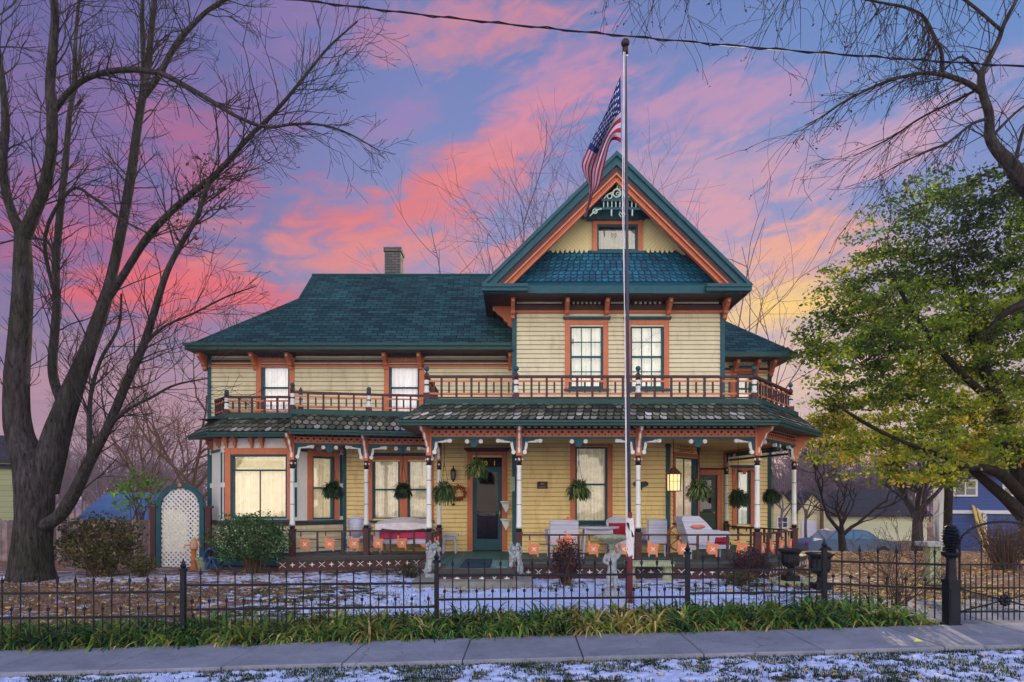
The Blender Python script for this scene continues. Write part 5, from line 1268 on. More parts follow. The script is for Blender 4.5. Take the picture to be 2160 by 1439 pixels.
wr = thing('wreath', 'red berry wreath hanging on the wall beside the front door', 'wreath', (x,y,z))
mb = MB()
for k in range(420):
    a_ = R.uniform(0,6.28); r_ = .155+R.gauss(0,.026); p = V((x+math.cos(a_)*r_, y+R.uniform(-.05,.03), z+math.sin(a_)*r_)); mb.ball(p,R.uniform(.008,.016),5,3,rnd=R.random())
for k in range(260):
    a_ = R.uniform(0,6.28); r_ = .155+R.gauss(0,.03); p = V((x+math.cos(a_)*r_, y+R.uniform(-.04,.03), z+math.sin(a_)*r_)); d = V((R.gauss(0,1),R.gauss(0,.5),R.gauss(0,1))).normalized()*.04; mb.bar(p,p+d,.006,.003,rnd=R.random())
mb.build('berries', rndmat('wreath_red', [(0,srgb(92,30,22)),(.6,srgb(160,60,36)),(1,srgb(190,100,50))]), wr)
x,z = PX(957,15.85),PZ(1067,15.85); mb = MB(); mb.lathe([(.045,0),(.04,.02),(.025,.05),(.008,.07)],(x,15.82,z),8); o = mb.build('door_bell', M['black'], None, loc=(x,15.82,z)); tag(o,'small dark bell on the wall below the wreath','bell')
Yw = 15.36; mb = MB(); mb.box(PX(1133,Yw),PX(1155,Yw),Yw-.02,Yw+.0,PZ(1031,Yw),PZ(1016,Yw)); pq = thing('wall_plaque','small maroon rectangular plaque on the yellow wall','plaque',(PX(1144,Yw),Yw,PZ(1023,Yw)))
mb.build('plate', M['maroon'], pq); mb = MB()
mb.tube([(PX(1144,Yw)+math.cos(a_)*.035,Yw-.026,PZ(1021,Yw)+math.sin(a_)*.02) for a_ in [i*.5 for i in range(13)]],.006,4)
for i in range(3): mb.box(PX(1137,Yw),PX(1151,Yw),Yw-.024,Yw-.02,PZ(1026+i*1.4,Yw)-.002,PZ(1026+i*1.4,Yw)+.002)
mb.build('emblem', paint('pewter', srgb(150,140,146)), pq)
mb = MB(); pts = []
for i in range(28):
    a_ = 2*math.pi*i/28; pts.append((PX(1351,Yw)+math.cos(a_)*.185, PZ(1021,Yw)+math.sin(a_)*.085+.03*max(0,math.sin(a_))*math.cos(a_*2)))
mb.prism(pts,Yw-.03,Yw); x = PX(1351,Yw); mb.prism([(x-.03,PZ(1027,Yw)),(x+.05,PZ(1027,Yw)),(x+.03,PZ(1035,Yw))],Yw-.028,Yw); o = mb.build('oval_sign', paint('dark_green_sign', srgb(34,66,54)), None, loc=(x,Yw,PZ(1021,Yw))); tag(o,'dark green oval wall sign behind the middle porch post','sign')
x,y = PX(1082,15.3),15.3; mb = MB(); mb.box(x-.045,x+.045,y-.02,y+.02,PZ(1036,y),PZ(1006,y)); mb.tube([(x,y-.03,PZ(1034,y)),(x,y-.03,PZ(1010,y))],.008,6); o = mb.build('thermometer', paint('pale_green_enamel', srgb(150,175,165)), None, loc=(x,y,PZ(1036,y))); tag(o,'narrow pale thermometer on the teal corner board by the door','thermometer')
def wshelf(px,py,lab):
    y = 15.6; x,z = PX(px,y),PZ(py,y)
    t = thing('corner_shelf', lab, 'wall bracket', (x,y,z), 'white wall brackets right of the door'); mb = MB()
    mb.prism([(x-.12,z+.12),(x+.1,z+.12),(x+.07,z-.02),(x+.0,z-.14)],y-.02,y+.02); mb.build('bracket_plate', M['white'], t); mb = MB(); mb.box(x-.13,x+.11,y-.14,y+.06,z+.12,z+.145); mb.build('shelf', M['white'], t)
wshelf(1067,1070,'upper white wing shaped bracket right of the front door'); wshelf(1067,1107,'lower white wing shaped bracket right of the front door')
# door mat
mb = MB(); mb.box(-.98,-.42,11.95,13.6,ZF+.004,ZF+.022); o = mb.build('door_mat', paint('dark_teal_mat', srgb(14,50,70), rough=1, var=.3, bump=.8, bscale=200), None, loc=(PX(1000,13.5),13.7,ZF)); tag(o,'dark teal door mat on the porch floor before the front door','doormat')
mb = MB(); mb.box(-.40,-.08,11.95,13.4,ZF+.004,ZF+.012); o = mb.build('porch_rug', paint('worn_green_rug', srgb(92,126,120), rough=1, var=.45, scale=10), None, loc=(PX(1050,13.5),13.6,ZF)); tag(o,'worn pale green rug beside the dark door mat','rug')
# ---- hanging baskets
leafg = rndmat('fern_leaf', [(0,srgb(28,50,24)),(.5,srgb(64,92,48)),(.85,srgb(112,134,76)),(1,srgb(150,140,90))], trans=.3, scale=8)
fernd = rndmat('dark_fern_leaf', [(0,srgb(14,28,18)),(.6,srgb(34,56,32)),(1,srgb(60,92,46))], trans=.3, scale=8)
def basket(px, py, Y, r, lab, top=None, mat=None, droop=1.0, name='hanging_basket'):
    x,y,z = PX(px,Y),Y,PZ(py,Y)
    t = thing(name, lab, 'hanging plant', (x,y,z), 'hanging fern baskets along the porch')
    mb = MB(); mb.lathe([(.05,-.12),(.10,-.10),(.13,.02),(.135,.04)],(x,y,z-.02),12); mb.build('pot', M['black'], t)
    mb = MB(); zt = top or ZBM
    for k in range(3): a_ = k*2.1+.4; mb.tube([(x+math.cos(a_)*.12,y+math.sin(a_)*.12,z),(x,y,lerp(z,zt,.6))],.004,4)
    mb.tube([(x,y,lerp(z,zt,.6)),(x,y,zt)],.006,4); mb.build('hanger', M['black'], t)
    mb = MB(); rr_ = random.Random(px)
    for k in range(420):
        a_ = rr_.uniform(0,6.28); el_ = rr_.uniform(-.5,1.45); ln = r*rr_.uniform(.65,1.1); p = V((x+math.cos(a_)*.05,y+math.sin(a_)*.05,z+.04)); d = V((math.cos(a_)*math.cos(el_),math.sin(a_)*math.cos(el_),math.sin(el_)))
        pts = [p]; st = ln/7
        for q in range(7): d = (d+V((0,0,-.27*droop))).normalized(); pts.append(pts[-1]+d*st)
        side = d.cross(V((0,0,1))); side = side.normalized() if side.length > .01 else V((1,0,0))
        rv = rr_.random(); w_ = .016
        for q in range(7):
            w0 = w_*math.sin(math.pi*(q+.3)/8); w1 = w_*math.sin(math.pi*(q+1.3)/8.4); a0,a1 = pts[q],pts[q+1]
            if q%2 == 0 or True: mb.face([a0-side*w0,a0+side*w0,a1+side*w1*.6,a1-side*w1*.6],0,min(1,max(0,rv+rr_.uniform(-.2,.2))))
    for k in range(420):
        u = V((rr_.gauss(0,1),rr_.gauss(0,1),rr_.gauss(0,1))).normalized()*r*.62*rr_.random()**.4; a_ = V((rr_.gauss(0,1),rr_.gauss(0,1),rr_.gauss(-.6,1))).normalized()*.05; b_ = a_.orthogonal()*.22; c_ = V((x,y,z+.05))+u
        mb.face([c_-a_,c_+b_,c_+a_,c_-b_],0,rr_.random())
    mb.build('fern_fronds', mat or leafg, t)
basket(702,1036,14.3,.27,'dark fern basket hanging before the bay side window',mat=fernd)
basket(850,1038,14.4,.25,'round dark fern basket hanging between the paired windows',mat=fernd)
basket(1006,992,13.2,.28,'spider plant basket hanging in front of the front door',droop=.9)
basket(937,1040,13.6,.34,'long trailing spider plant hanging beside the red wreath',droop=1.4)
basket(1221,1037,13.2,.30,'bushy basket hanging before the tall ground floor window')
basket(1474,1036,13.4,.33,'full fern basket hanging in front of the lit bay window')
basket(1557,1052,15.0,.30,'dark drooping fern in front of the narrow back window',top=2.95,mat=fernd,droop=1.4)
basket(1627,1048,15.6,.26,'small fern basket by the far green corner board',top=2.95,mat=fernd,droop=1.4)
# ---- furniture on the porch
ZP = ZF
def chair(loc, rz, lab, cush='red', w_=.62, sc_=1.0, throw=False, boxy=False):
    x,y,z = 0,0,0
    t = thing('wicker_chair', lab, 'chair', loc, 'white wicker chairs on the porch', rz)
    def B(name, mb, mat, smooth=False):
        o = mb.build(name, mat, None, smooth); o.parent = t; return o
    mb = MB(); mb.box(-w_/2,w_/2,-.28,.28,.36,.42); mb.box(-w_/2,w_/2,-.29,-.27,.22,.36); B('seat', mb, M['wicker'])
    mb = MB(); n = 16; 
    for k in range(n):                       # rounded barrel back that sweeps into the arms
        a0,a1 = [math.pi*(-.08+1.16*q/n) for q in (k,k+1)]
        h = lambda a: .58+.27*max(0,math.sin(a))**.55
        p0,p1 = (math.cos(a0)*w_/2, math.sin(a0)*.30), (math.cos(a1)*w_/2, math.sin(a1)*.30)
        mb.idx([(p0[0],p0[1],.40),(p1[0],p1[1],.40),(p1[0]*1.06,p1[1]*1.15,h(a1)),(p0[0]*1.06,p0[1]*1.15,h(a0)),(p0[0]*.9,p0[1]*.88,.40),(p1[0]*.9,p1[1]*.88,.40),(p1[0]*.96,p1[1]*1.0,h(a1)),(p0[0]*.96,p0[1]*1.0,h(a0))],[(0,1,2,3),(7,6,5,4),(3,2,6,7),(0,4,5,1)])
    if boxy: mb = MB(); mb.box(-w_*.5,w_*.5,.22,.30,.3,.80); mb.box(-w_*.55,-w_*.43,-.28,.22,.40,.62); mb.box(w_*.43,w_*.55,-.28,.22,.40,.62)
    B('backrest', mb, M['wicker'], not boxy)
    mb = MB(); mb.tube([(-w_*.5,.26,.81),(w_*.5,.26,.81)],.03,6) if boxy else mb.tube([(math.cos(a)*w_/2*1.02, math.sin(a)*.33, .59+.27*max(0,math.sin(a))**.55) for a in [math.pi*(-.08+1.16*q/20) for q in range(21)]],.028,6); B('arm_roll', mb, M['wicker'], True)
    for sx_ in (-1,1):
        for sy_ in (-1,1):
            mb = MB(); mb.tube([(sx_*w_*.44,sy_*.25,0),(sx_*w_*.43,sy_*.24,.38)],.022,6); B('leg', mb, M['wicker'])
    mb = MB(); mb.box(-w_*.38,w_*.38,-.24,.2,.421,.50); B('cushion', mb, M[cush])
    mb = MB(); mb.box(-w_*.34,w_*.34,.16,.24,.50,.74); B('back_cushion', mb, M[cush])
    if throw: mb = MB(); mb.box(-w_*.3,w_*.3,-.1,.1,.501,.54); B('folded_throw', mb, paint('salmon_cloth', srgb(214,130,110)))
    return t
chair((PX(1186,14.1),14.2,ZP),3.25,'white wicker armchair with its back turned, left of the table','red',.62,boxy=True)
chair((PX(1312,14.4),14.5,ZP),.25,'white wicker armchair with red cushion right behind the flagpole','red',.62)
chair((PX(1378,14.5),14.6,ZP),3.35,'square backed white wicker chair right of the middle porch post','red',.44,boxy=True)
Yl = 14.0; q_ = lambda px,py: (PX(px,Yl),PZ(py,Yl))
ch_ = thing('wicker_chaise', 'large reclining white wicker chair with red cushions at the bay window', 'chair', (PX(1480,Yl),Yl,ZP), 'white wicker chairs on the porch')
prof_ = [q_(1446,1146),q_(1441,1126),q_(1430,1092),q_(1438,1088),q_(1466,1088),q_(1480,1100),q_(1497,1119),q_(1526,1119),q_(1533,1124),q_(1531,1131),q_(1500,1132),q_(1497,1150)]
for y_ in (Yl-.30,Yl+.26): mb = MB(); mb.prism(prof_, y_, y_+.045); mb.build('arm_panel', M['wicker'], ch_)
mb = MB(); a_,b_ = q_(1446,1146),q_(1432,1090); mb.prism([a_,(a_[0]+.07,a_[1]),(b_[0]+.10,b_[1]),b_], Yl-.254, Yl+.259); mb.build('backrest', M['wicker'], ch_)
xa_,xb_ = PX(1446,Yl),PX(1531,Yl); zs_ = PZ(1146,Yl)
mb = MB(); mb.box(xa_,xb_,Yl-.27,Yl+.27,zs_-.10,zs_-.02); mb.build('seat', M['wicker'], ch_)
mb = MB(); mb.box(xa_+.09,xb_-.02,Yl-.25,Yl+.24,zs_-.019,zs_+.09); mb.box(PX(1500,Yl),PX(1528,Yl),Yl-.305,Yl-.2,PZ(1142,Yl),PZ(1134,Yl)); mb.build('cushion', M['red'], ch_)
mb = MB(); c_ = V((PX(1463,Yl),Yl-.31,PZ(1110,Yl))); mb.ball(c_,.10,10,6,sc=(1.6,.35,.5)); mb.build('lumbar_pillow', paint('salmon_pillow_cloth', srgb(196,116,104), rough=.9), ch_, smooth=True)
for x_ in (xa_+.04,xb_-.05):
    for y_ in (Yl-.27,Yl+.25): mb = MB(); mb.tube([(x_,y_,ZP),(x_,y_,zs_-.05)],.026,6); mb.build('leg', M['wicker'], ch_)
chair((PX(757,15.2),15.3,ZP),3.1,'small white wicker chair left of the covered sofa','pink',.5)
# pillow and throw on first chair
x,y,z = PX(1200,14.1),14.05,PZ(1096,14.1)-.05; mb = MB(); mb.ball((x,y,z),.14,12,8,sc=(1.2,.8,.6)); mb.tube([(x-.05,y,z+.1),(x+.2,y,z-.02)],.03,6); o = mb.build('throw_pillow', paint('salmon_pillow', srgb(208,128,108), rough=.9), None, smooth=True, loc=(x,y,z)); tag(o,'salmon coloured pillow on top of the left wicker armchair','pillow')
def table(loc, w_, d, h, lab, rd=True):
    t = thing('porch_table', lab, 'table', loc); x,y,z = loc
    mb = MB()
    if rd: mb.lathe([(w_/2-.02,h-.04),(w_/2,h-.02),(w_/2,h),(w_/2-.01,h+.005)],loc,24,sy=d/w_)
    else: mb.box(x-w_/2,x+w_/2,y-d/2,y+d/2,z+h-.04,z+h)
    mb.build('table_top', M['wicker'], t)
    for a in (-1,1):
        for b_ in (-1,1): mb = MB(); mb.tube([(x+a*w_*.36,y+b_*d*.34,z),(x+a*w_*.30,y+b_*d*.3,z+h-.04)],.02,6); mb.build('leg', M['wicker'], t)
    mb = MB(); mb.box(x-w_*.3,x+w_*.3,y-d*.3,y+d*.3,z+h-.14,z+h-.045); mb.build('apron', M['wicker'], t)
table((PX(1262,14.0),14.1,ZP),.95,.6,.68,'oval white table between the two wicker armchairs')
table((PX(948,15.3),15.35,ZP),.42,.36,.46,'small white side table left of the front door',False)
# glider sofa under a pale cover
Y_ = 15.3; x,y,z = PX(856,Y_),Y_,ZP
sf = thing('porch_sofa', 'white wicker sofa with pink cushions under a pale draped cover', 'sofa', (x,y,z))
mb = MB(); mb.box(x-.62,x+.62,y-.3,y+.3,z+.24,z+.36); mb.box(x-.62,x+.62,y+.24,y+.3,z+.36,z+.66); 
for sg in (-1,1): mb.box(x+sg*.62-.05,x+sg*.62+.05,y-.3,y+.3,z+.24,z+.56)
mb.build('sofa_frame', M['wicker'], sf)
for a in (-1,1):
    for b_ in (-1,1): mb = MB(); mb.tube([(x+a*.56,y+b_*.25,z),(x+a*.56,y+b_*.25,z+.25)],.025,6); mb.build('leg', M['wicker'], sf)
mb = MB(); mb.box(x-.56,x+.56,y-.31,y+.2,z+.361,z+.52); mb.build('seat_cushion', M['pink'], sf)
mb = MB(); n = 24; rows = []
for i in range(n+1):
    s = i/n; xx = x-.66+1.32*s; sag = .10*math.sin(math.pi*s)
    rows.append([(xx,y+.30,z+.70+sag*.9),(xx,y-.05,z+.76+sag),(xx,y-.34,z+.70+sag*.4),(xx,y-.37,z+.60-.07*math.sin(math.pi*s)+.10*abs(2*s-1)**3*0-.06*math.sin(3*math.pi*s)*0+.04*(1 if .1<s<.9 else -.6))])
for i in range(n):
    for k in range(3): mb.face([rows[i][k],rows[i+1][k],rows[i+1][k+1],rows[i][k+1]])
mb.build('cover', paint('pale_lilac_cover', srgb(205,200,208), rough=.9), sf, smooth=True)
# wagon wheel leaning by the bay
x,y,z = PX(1437,14.9),15.0,ZP+.38; wh = thing('wagon_wheel', 'small rusty spoked wheel leaning against the wall below the bay window', 'wheel', (x,y,z))
mb = MB(); mb.torus((x,y,z),.30,.022,'y',24,6); mb.torus((x,y,z),.06,.03,'y',12,6)
mb.build('rim', rust, wh, smooth=True); mb = MB()
for k in range(10): a_ = k*math.pi/5; mb.tube([(x+math.cos(a_)*.05,y,z+math.sin(a_)*.05),(x+math.cos(a_)*.29,y,z+math.sin(a_)*.29)],.012,5)
mb.build('spokes', rust, wh)
# ================================================================ TREES, SHRUBS, BACKGROUND
def bark(name, c, c2):
    m, nt, b = newmat(name); L = nt.links.new; g = N(nt,'ShaderNodeNewGeometry')
    mp = N(nt,'ShaderNodeMapping'); mp.inputs['Scale'].default_value = (9,9,1.6); L(g.outputs['Position'],mp.inputs[0])
    n1 = N(nt,'ShaderNodeTexNoise',Scale=2.2,Detail=8.0,Roughness=.7,Distortion=.6); L(mp.outputs[0],n1.inputs['Vector'])
    n2 = N(nt,'ShaderNodeTexNoise',Scale=1.1,Detail=5.0); L(g.outputs['Position'],n2.inputs['Vector'])
    r = ramp(nt,[(.35,c),(.62,c2)],n1.outputs[0]); r2 = ramp(nt,[(.4,(1,1,1,1)),(.66,(.62,.72,.5,1))],n2.outputs[0])
    mx = N(nt,'ShaderNodeMix',data_type='RGBA',blend_type='MULTIPLY'); mx.inputs['Factor'].default_value=1; L(r.outputs[0],mx.inputs['A']); L(r2.outputs[0],mx.inputs['B'])
    L(mx.outputs['Result'],b.inputs['Base Color']); b.inputs['Roughness'].default_value=.95; b.inputs['Specular IOR Level'].default_value=.1
    bp = N(nt,'ShaderNodeBump',Strength=1.0,Distance=.06); L(n1.outputs[0],bp.inputs['Height']); L(bp.outputs[0],b.inputs['Normal']); return m
M['bark'] = bark('grey_bark', srgb(24,23,26), srgb(76,72,74)); M['twig'] = paint('dark_twig_bark', srgb(44,38,40), rough=.95, var=.3)
M['barkdark'] = bark('dark_bark', srgb(20,18,18), srgb(60,52,50))
M['farbare'] = paint('faint_far_twig', srgb(92,72,88), rough=1)
M['mauve'] = paint('distant_twig', srgb(98,84,96), rough=1, var=.25, scale=.3); M['browntwig'] = paint('brown_twig', srgb(86,66,56), rough=1, var=.3)
def smooth_path(pts, n=4):
    out = []
    for i in range(len(pts)-1):
        p0,p1,p2,p3 = pts[max(i-1,0)],pts[i],pts[i+1],pts[min(i+2,len(pts)-1)]
        for k in range(n):
            u = k/n; out.append(tuple(.5*((2*p1[q])+(-p0[q]+p2[q])*u+(2*p0[q]-5*p1[q]+4*p2[q]-p3[q])*u*u+(-p0[q]+3*p1[q]-3*p2[q]+p3[q])*u**3) for q in range(len(p1))))
    out.append(tuple(pts[-1])); return out
def twig(mb, p, d, ln, r, lv, rg, up=.10, droop=0, curl=.30, kids=(2,4), buds=None, minr=.0035):
    n = max(3,int(4+lv)); pts = [V(p)]; d = V(d).normalized(); st = ln/n
    for i in range(n):
        d = (d+V((rg.gauss(0,curl*.45),rg.gauss(0,curl*.45),rg.gauss(0,curl*.35)+up*.35-droop*.35*(i/n)))).normalized(); pts.append(pts[-1]+d*st)
    mb.tube(pts,[lerp(r,max(minr,r*.35),i/n) for i in range(n+1)],3 if r < .012 else (4 if r < .03 else 6),cap=False)
    if lv <= 0:
        if buds is not None and rg.random() < buds[1]: buds[0].append((pts[-1],d))
        return
    for _ in range(rg.randint(*kids)):
        t = rg.uniform(.25,.98); i = min(n-1,int(t*n)); q = pts[i].lerp(pts[i+1],t*n-i); base = (pts[i+1]-pts[i]).normalized()
        ax = V((rg.gauss(0,1),rg.gauss(0,1),rg.gauss(0,1))).cross(base).normalized(); a_ = rg.uniform(.35,.95)
        nd = base*math.cos(a_)+ax*math.sin(a_); twig(mb,q,nd,ln*rg.uniform(.42,.72),max(minr,r*.5),lv-1,rg,up,droop,curl,kids,buds,minr)
def leaf_card(mb, p, s, rg, rnd, flat=0.0):
    a = V((rg.gauss(0,1),rg.gauss(0,1),rg.gauss(0,1)*(1-flat))).normalized(); b = a.orthogonal().normalized(); 
    b = (b*math.cos(rg.random()*6)+a.cross(b)*math.sin(rg.random()*6)).normalized()
    q = a.cross(b)*.06*s
    mb.face([p-a*s*.5,p-b*s*.32+q,p+a*s*.12-b*s*.22,p+a*s*.6,p+a*s*.12+b*s*.22,p+b*s*.32+q],0,rnd)
# ---- the big bare multi-stemmed tree at the left
YT = 12.7
rg = random.Random(11)
tb = V((PX(66,YT),YT,gz(PX(66,YT),YT)))
big = thing('bare_maple_tree', 'huge bare multi-stemmed tree with an arching branch left of the house', 'tree', tuple(tb))
limbs = {   # px, py, half-width px, depth offset
 'a': [(68,1238,54,0),(66,1205,45,0),(68,1150,39,0),(72,1090,37,0),(72,1030,38,0),(60,970,33,0),(38,900,27,0),(35,810,25,-.1),(42,710,22,-.2),(48,610,20,-.3),(48,520,17,-.3),(46,490,14,-.3)],
 'a1': [(46,495,13,-.3),(28,455,10,-.3),(12,400,9,-.2),(6,330,9,-.1),(12,260,8,0),(4,160,6,.1),(-10,60,5,.2),(-14,-40,4,.3)],
 'a2': [(50,500,15,-.3),(72,450,13,-.4),(92,400,12,-.5),(108,320,11,-.6),(110,250,11,-.7),(106,180,10,-.7),(112,100,9,-.8),(116,30,8,-.8),(108,-50,7,-.9),(96,-140,4,-1)],
 'arch': [(116,232,7,-.7),(140,200,6.5,-.9),(175,170,6,-1.1),(225,152,6,-1.3),(285,147,6,-1.5),(340,156,6,-1.6),(385,178,5.5,-1.7),(440,210,5,-1.8),(500,246,4,-1.9),(560,268,3.4,-2),(620,262,3,-2.1),(680,264,2.4,-2.2),(740,284,1.8,-2.3),(802,320,1,-2.4)],
 'b': [(84,1030,36,.1),(105,970,30,.1),(122,910,27,.2),(150,830,25,.3),(185,740,22,.4),(212,665,20,.5),(226,620,17,.6)],
 'b1': [(224,628,15,.6),(242,555,14,.7),(262,455,13.5,.8),(278,360,12.5,.9),(290,270,11.5,1),(300,210,10.5,1),(312,150,9,1.1),(318,80,8,1.1),(326,0,7,1.2),(332,-90,5,1.2)],
 'b1b': [(302,205,7,1),(332,165,6.5,.9),(368,100,6,.8),(400,60,5.5,.7),(442,20,4.5,.6),(500,-15,3.5,.5),(560,-60,2,.4)],
 'b1c': [(296,230,6,1),(303,150,5,1.2),(300,60,4.5,1.3),(302,-40,3.5,1.4)],
 'b2': [(228,630,11,.6),(262,578,10.5,.3),(308,505,10,0),(350,458,9.5,-.2),(400,412,8.5,-.4),(450,372,7.5,-.6),(490,330,7,-.7),(530,285,6.5,-.8),(565,252,6,-.9),(605,208,5,-1),(645,158,4.2,-1.1),(695,98,3.2,-1.2),(755,45,1.6,-1.3)],
 'c': [(92,1110,20,-.3),(128,1085,19,-.4),(160,1035,18,-.5),(188,975,16,-.6),(228,900,13,-.7),(262,820,12,-.8),(300,735,11,-.9),(325,660,10,-1),(352,575,8.5,-1),(388,505,7.5,-1),(415,460,6.5,-1),(432,410,5.5,-1),(452,370,4,-1)],
 'c2': [(232,895,6,-.7),(272,862,5,-1),(320,838,4,-1.2),(370,812,3.2,-1.4),(440,798,1.6,-1.6)],
 'd': [(138,870,14,.3),(112,790,13,.6),(116,700,12,.7),(120,640,11,.8),(118,560,10.5,.9),(128,440,9.5,1),(138,350,8.5,1.1),(146,250,7,1.2),(156,180,6,1.2),(160,80,5,1.3),(168,-20,4,1.3)],
 'e': [(190,960,8,-.3),(188,900,7,0),(192,830,6,.2),(212,760,5,.4),(250,690,4,.6),(256,620,3,.7)],
 'f': [(300,732,4,-.9),(345,690,3,-1),(410,660,2.2,-1.1),(480,625,1.8,-1.2),(540,604,1,-1.3)],
 'g': [(118,560,4,.9),(100,510,3,1),(40,505,2,1.1),(-20,520,1.5,1.2)],
 'h': [(120,640,4,.8),(95,500,4,.3),(150,400,3.5,0),(200,420,3,-.2),(250,460,2.5,-.4),(330,500,1.5,-.6)],
}
MBt, MBb, MBw = MB(), MB(), MB(); buds = []
for nm, pl in limbs.items():
    sp_ = smooth_path(pl, 5); pts = []; rs = []
    for (px,py,hw,dy) in sp_:
        yy = YT+dy; pts.append(P(px,py,yy)); rs.append(hw/F*yy*(.95 if nm not in ('b','b1','b2','c','d','c2','e') else .72 if nm != 'b' else lerp(1.0,.70,min(1,max(0,(930-py)/200)))))
    if nm in ('a','b','c'):
        for i in range(len(pts)): rs[i] *= 1+.05*noise.noise(pts[i]*3)
    (MBt if nm in ('a','b') else MBb).tube(pts, rs, 16 if nm in ('a','b') else 9)
    # side shoots and fine twigs
    ln = sum((pts[i+1]-pts[i]).length for i in range(len(pts)-1)); nsh = int(ln*(5.6 if nm not in ('a','b') else 1.2))
    for _ in range(nsh):
        t = rg.uniform(.12 if nm not in ('a','b') else .6,1); i = min(len(pts)-2,int(t*(len(pts)-1))); base = (pts[i+1]-pts[i]).normalized(); p = pts[i]
        ax = V((rg.gauss(0,1),rg.gauss(0,.8),rg.gauss(0,1))).cross(base).normalized(); a_ = rg.uniform(.4,1.0)
        nd = base*math.cos(a_)+ax*math.sin(a_); r0 = min(rs[i]*.35,.016)
        twig(MBw,p,nd,rg.uniform(.5,1.5)*(1 if nm!='arch' else .7),r0,rg.choice((1,2,2)),rg,up=.12,curl=.28,buds=(buds,.18))
MBt.build('trunk', M['bark'], big, smooth=True); MBb.build('limbs', M['bark'], big, smooth=True); o = MBw.build('twigs', M['twig'], big)
mb = MB()
for k in range(260):          # last brown leaves and seed clusters
    t = rg.random(); c = P(lerp(390,480,t)+rg.gauss(0,26), lerp(470,335,t)+rg.gauss(0,28), YT-.5+rg.gauss(0,.3)); leaf_card(mb,c,rg.uniform(.05,.11),rg,rg.random())
for p,d in buds: 
    for _ in range(2): leaf_card(mb,p+V((rg.gauss(0,.03),rg.gauss(0,.03),rg.gauss(0,.03))),rg.uniform(.02,.04),rg,rg.random()*.5)
mb.build('dead_leaves', rndmat('dead_leaf', [(0,srgb(48,36,34)),(1,srgb(104,76,54))], trans=.2), big)
# ---- limb reaching in from the upper right
YS = 9.6; rg = random.Random(5)
sb = V((PX(2420,YS+.6),YS+.6,gz(9.9,YS)))
side = thing('overhanging_tree', 'bare tree whose crooked limb and drooping twigs hang over the upper right sky', 'tree', tuple(sb))
L2 = {
 'trunk': [(2420,1300,60,.6),(2410,1000,50,.6),(2390,800,46,.6),(2350,620,40,.5),(2300,520,34,.4)],
 'm': [(2310,540,30,.4),(2230,450,26,.3),(2165,392,22,.1),(2130,345,17,0),(2105,318,14,0),(2088,288,12,0),(2086,240,10.5,0),(2074,200,9.5,0),(2070,160,8,0),(2088,120,7,0),(2106,85,6,0),(2120,45,5,.1),(2144,0,4.5,.1),(2165,-60,4,.2)],
 'n': [(2074,198,7,0),(2045,178,6.5,-.1),(2015,165,6,-.2),(1985,158,5.5,-.3),(1950,154,4.5,-.4),(1905,162,4,-.5),(1860,176,3.5,-.6),(1820,194,3,-.7),(1775,218,2.4,-.8),(1735,246,1.8,-.9),(1698,264,1,-1)],
 'o': [(1988,158,5,-.3),(1986,112,4.5,-.3),(1968,72,4.2,-.3),(1948,36,4,-.3),(1910,16,3.5,-.4),(1860,6,3,-.5),(1800,-8,3,-.6),(1700,-40,3,-.8),(1560,-60,3,-1),(1400,-70,2.5,-1.2),(1280,-60,1.5,-1.4)],
 'p': [(2086,250,4,0),(2050,262,3.5,-.2),(2000,300,3,-.4),(1950,322,2.4,-.6),(1900,345,1.6,-.8),(1840,380,1,-1)],
 'q': [(2060,190,4,0),(2020,210,3,.2),(1940,250,2.4,.4),(1880,290,2,.5),(1800,330,1,.6)],
 'r': [(2114,66,4,.0),(2020,-10,3.5,0),(1940,-30,3,-.2),(1850,-40,3,-.4)],
 's': [(2140,350,5,.1),(2160,270,4,.2),(2200,200,3,.3)],
 't': [(2075,170,4,0),(2030,120,3,.2),(1990,150,2,.3)],
 'u': [(2090,290,4,0),(2140,240,3,0),(2180,210,2.5,0)],
}
mt_, mbb, mbw = MB(), MB(), MB(); buds = []
for nm, pl in L2.items():
    sp_ = smooth_path(pl,5); pts = [P(a,b_,YS+d) for a,b_,_,d in sp_]; rs = [h*.82/F*(YS+d) for _,_,h,d in sp_]
    (mt_ if nm == 'trunk' else mbb).tube(pts,rs,12 if nm == 'trunk' else 8)
    if nm == 'trunk': continue
    ln = sum((pts[i+1]-pts[i]).length for i in range(len(pts)-1)); nsh = int(ln*(17 if nm in 'o' else 12)) if nm in 'nopqr' else int(ln*5)
    for _ in range(nsh):
        t = rg.uniform(.1,1); i = min(len(pts)-2,int(t*(len(pts)-1))); base = (pts[i+1]-pts[i]).normalized()
        if nm in 'or': nd = V((rg.gauss(-.35,.35),rg.gauss(0,.35),-1)); dr = .5
        else: nd = base*.8+V((rg.gauss(-.2,.4),rg.gauss(0,.5),rg.gauss(-.35,.35))); dr = .25
        twig(mbw,pts[i],nd,rg.uniform(.35,1.05),min(rs[i]*.4,.010),rg.choice((1,1,2)),rg,up=-.02,droop=dr,curl=.26,kids=(1,3),buds=(buds,.5),minr=.003)
mt_.build('trunk', M['bark'], side, smooth=True); mbb.build('limbs', M['bark'], side, smooth=True); mbw.build('twigs', M['twig'], side)
mb = MB()
for p,d in buds:
    for _ in range(2): leaf_card(mb,p+d*rg.uniform(-.08,.02)+V((rg.gauss(0,.012),rg.gauss(0,.012),rg.gauss(0,.02))),rg.uniform(.02,.045),rg,rg.random()*.4)
mb.build('dead_leaves', rndmat('dark_bud', [(0,srgb(34,26,30)),(1,srgb(70,50,48))]), side)
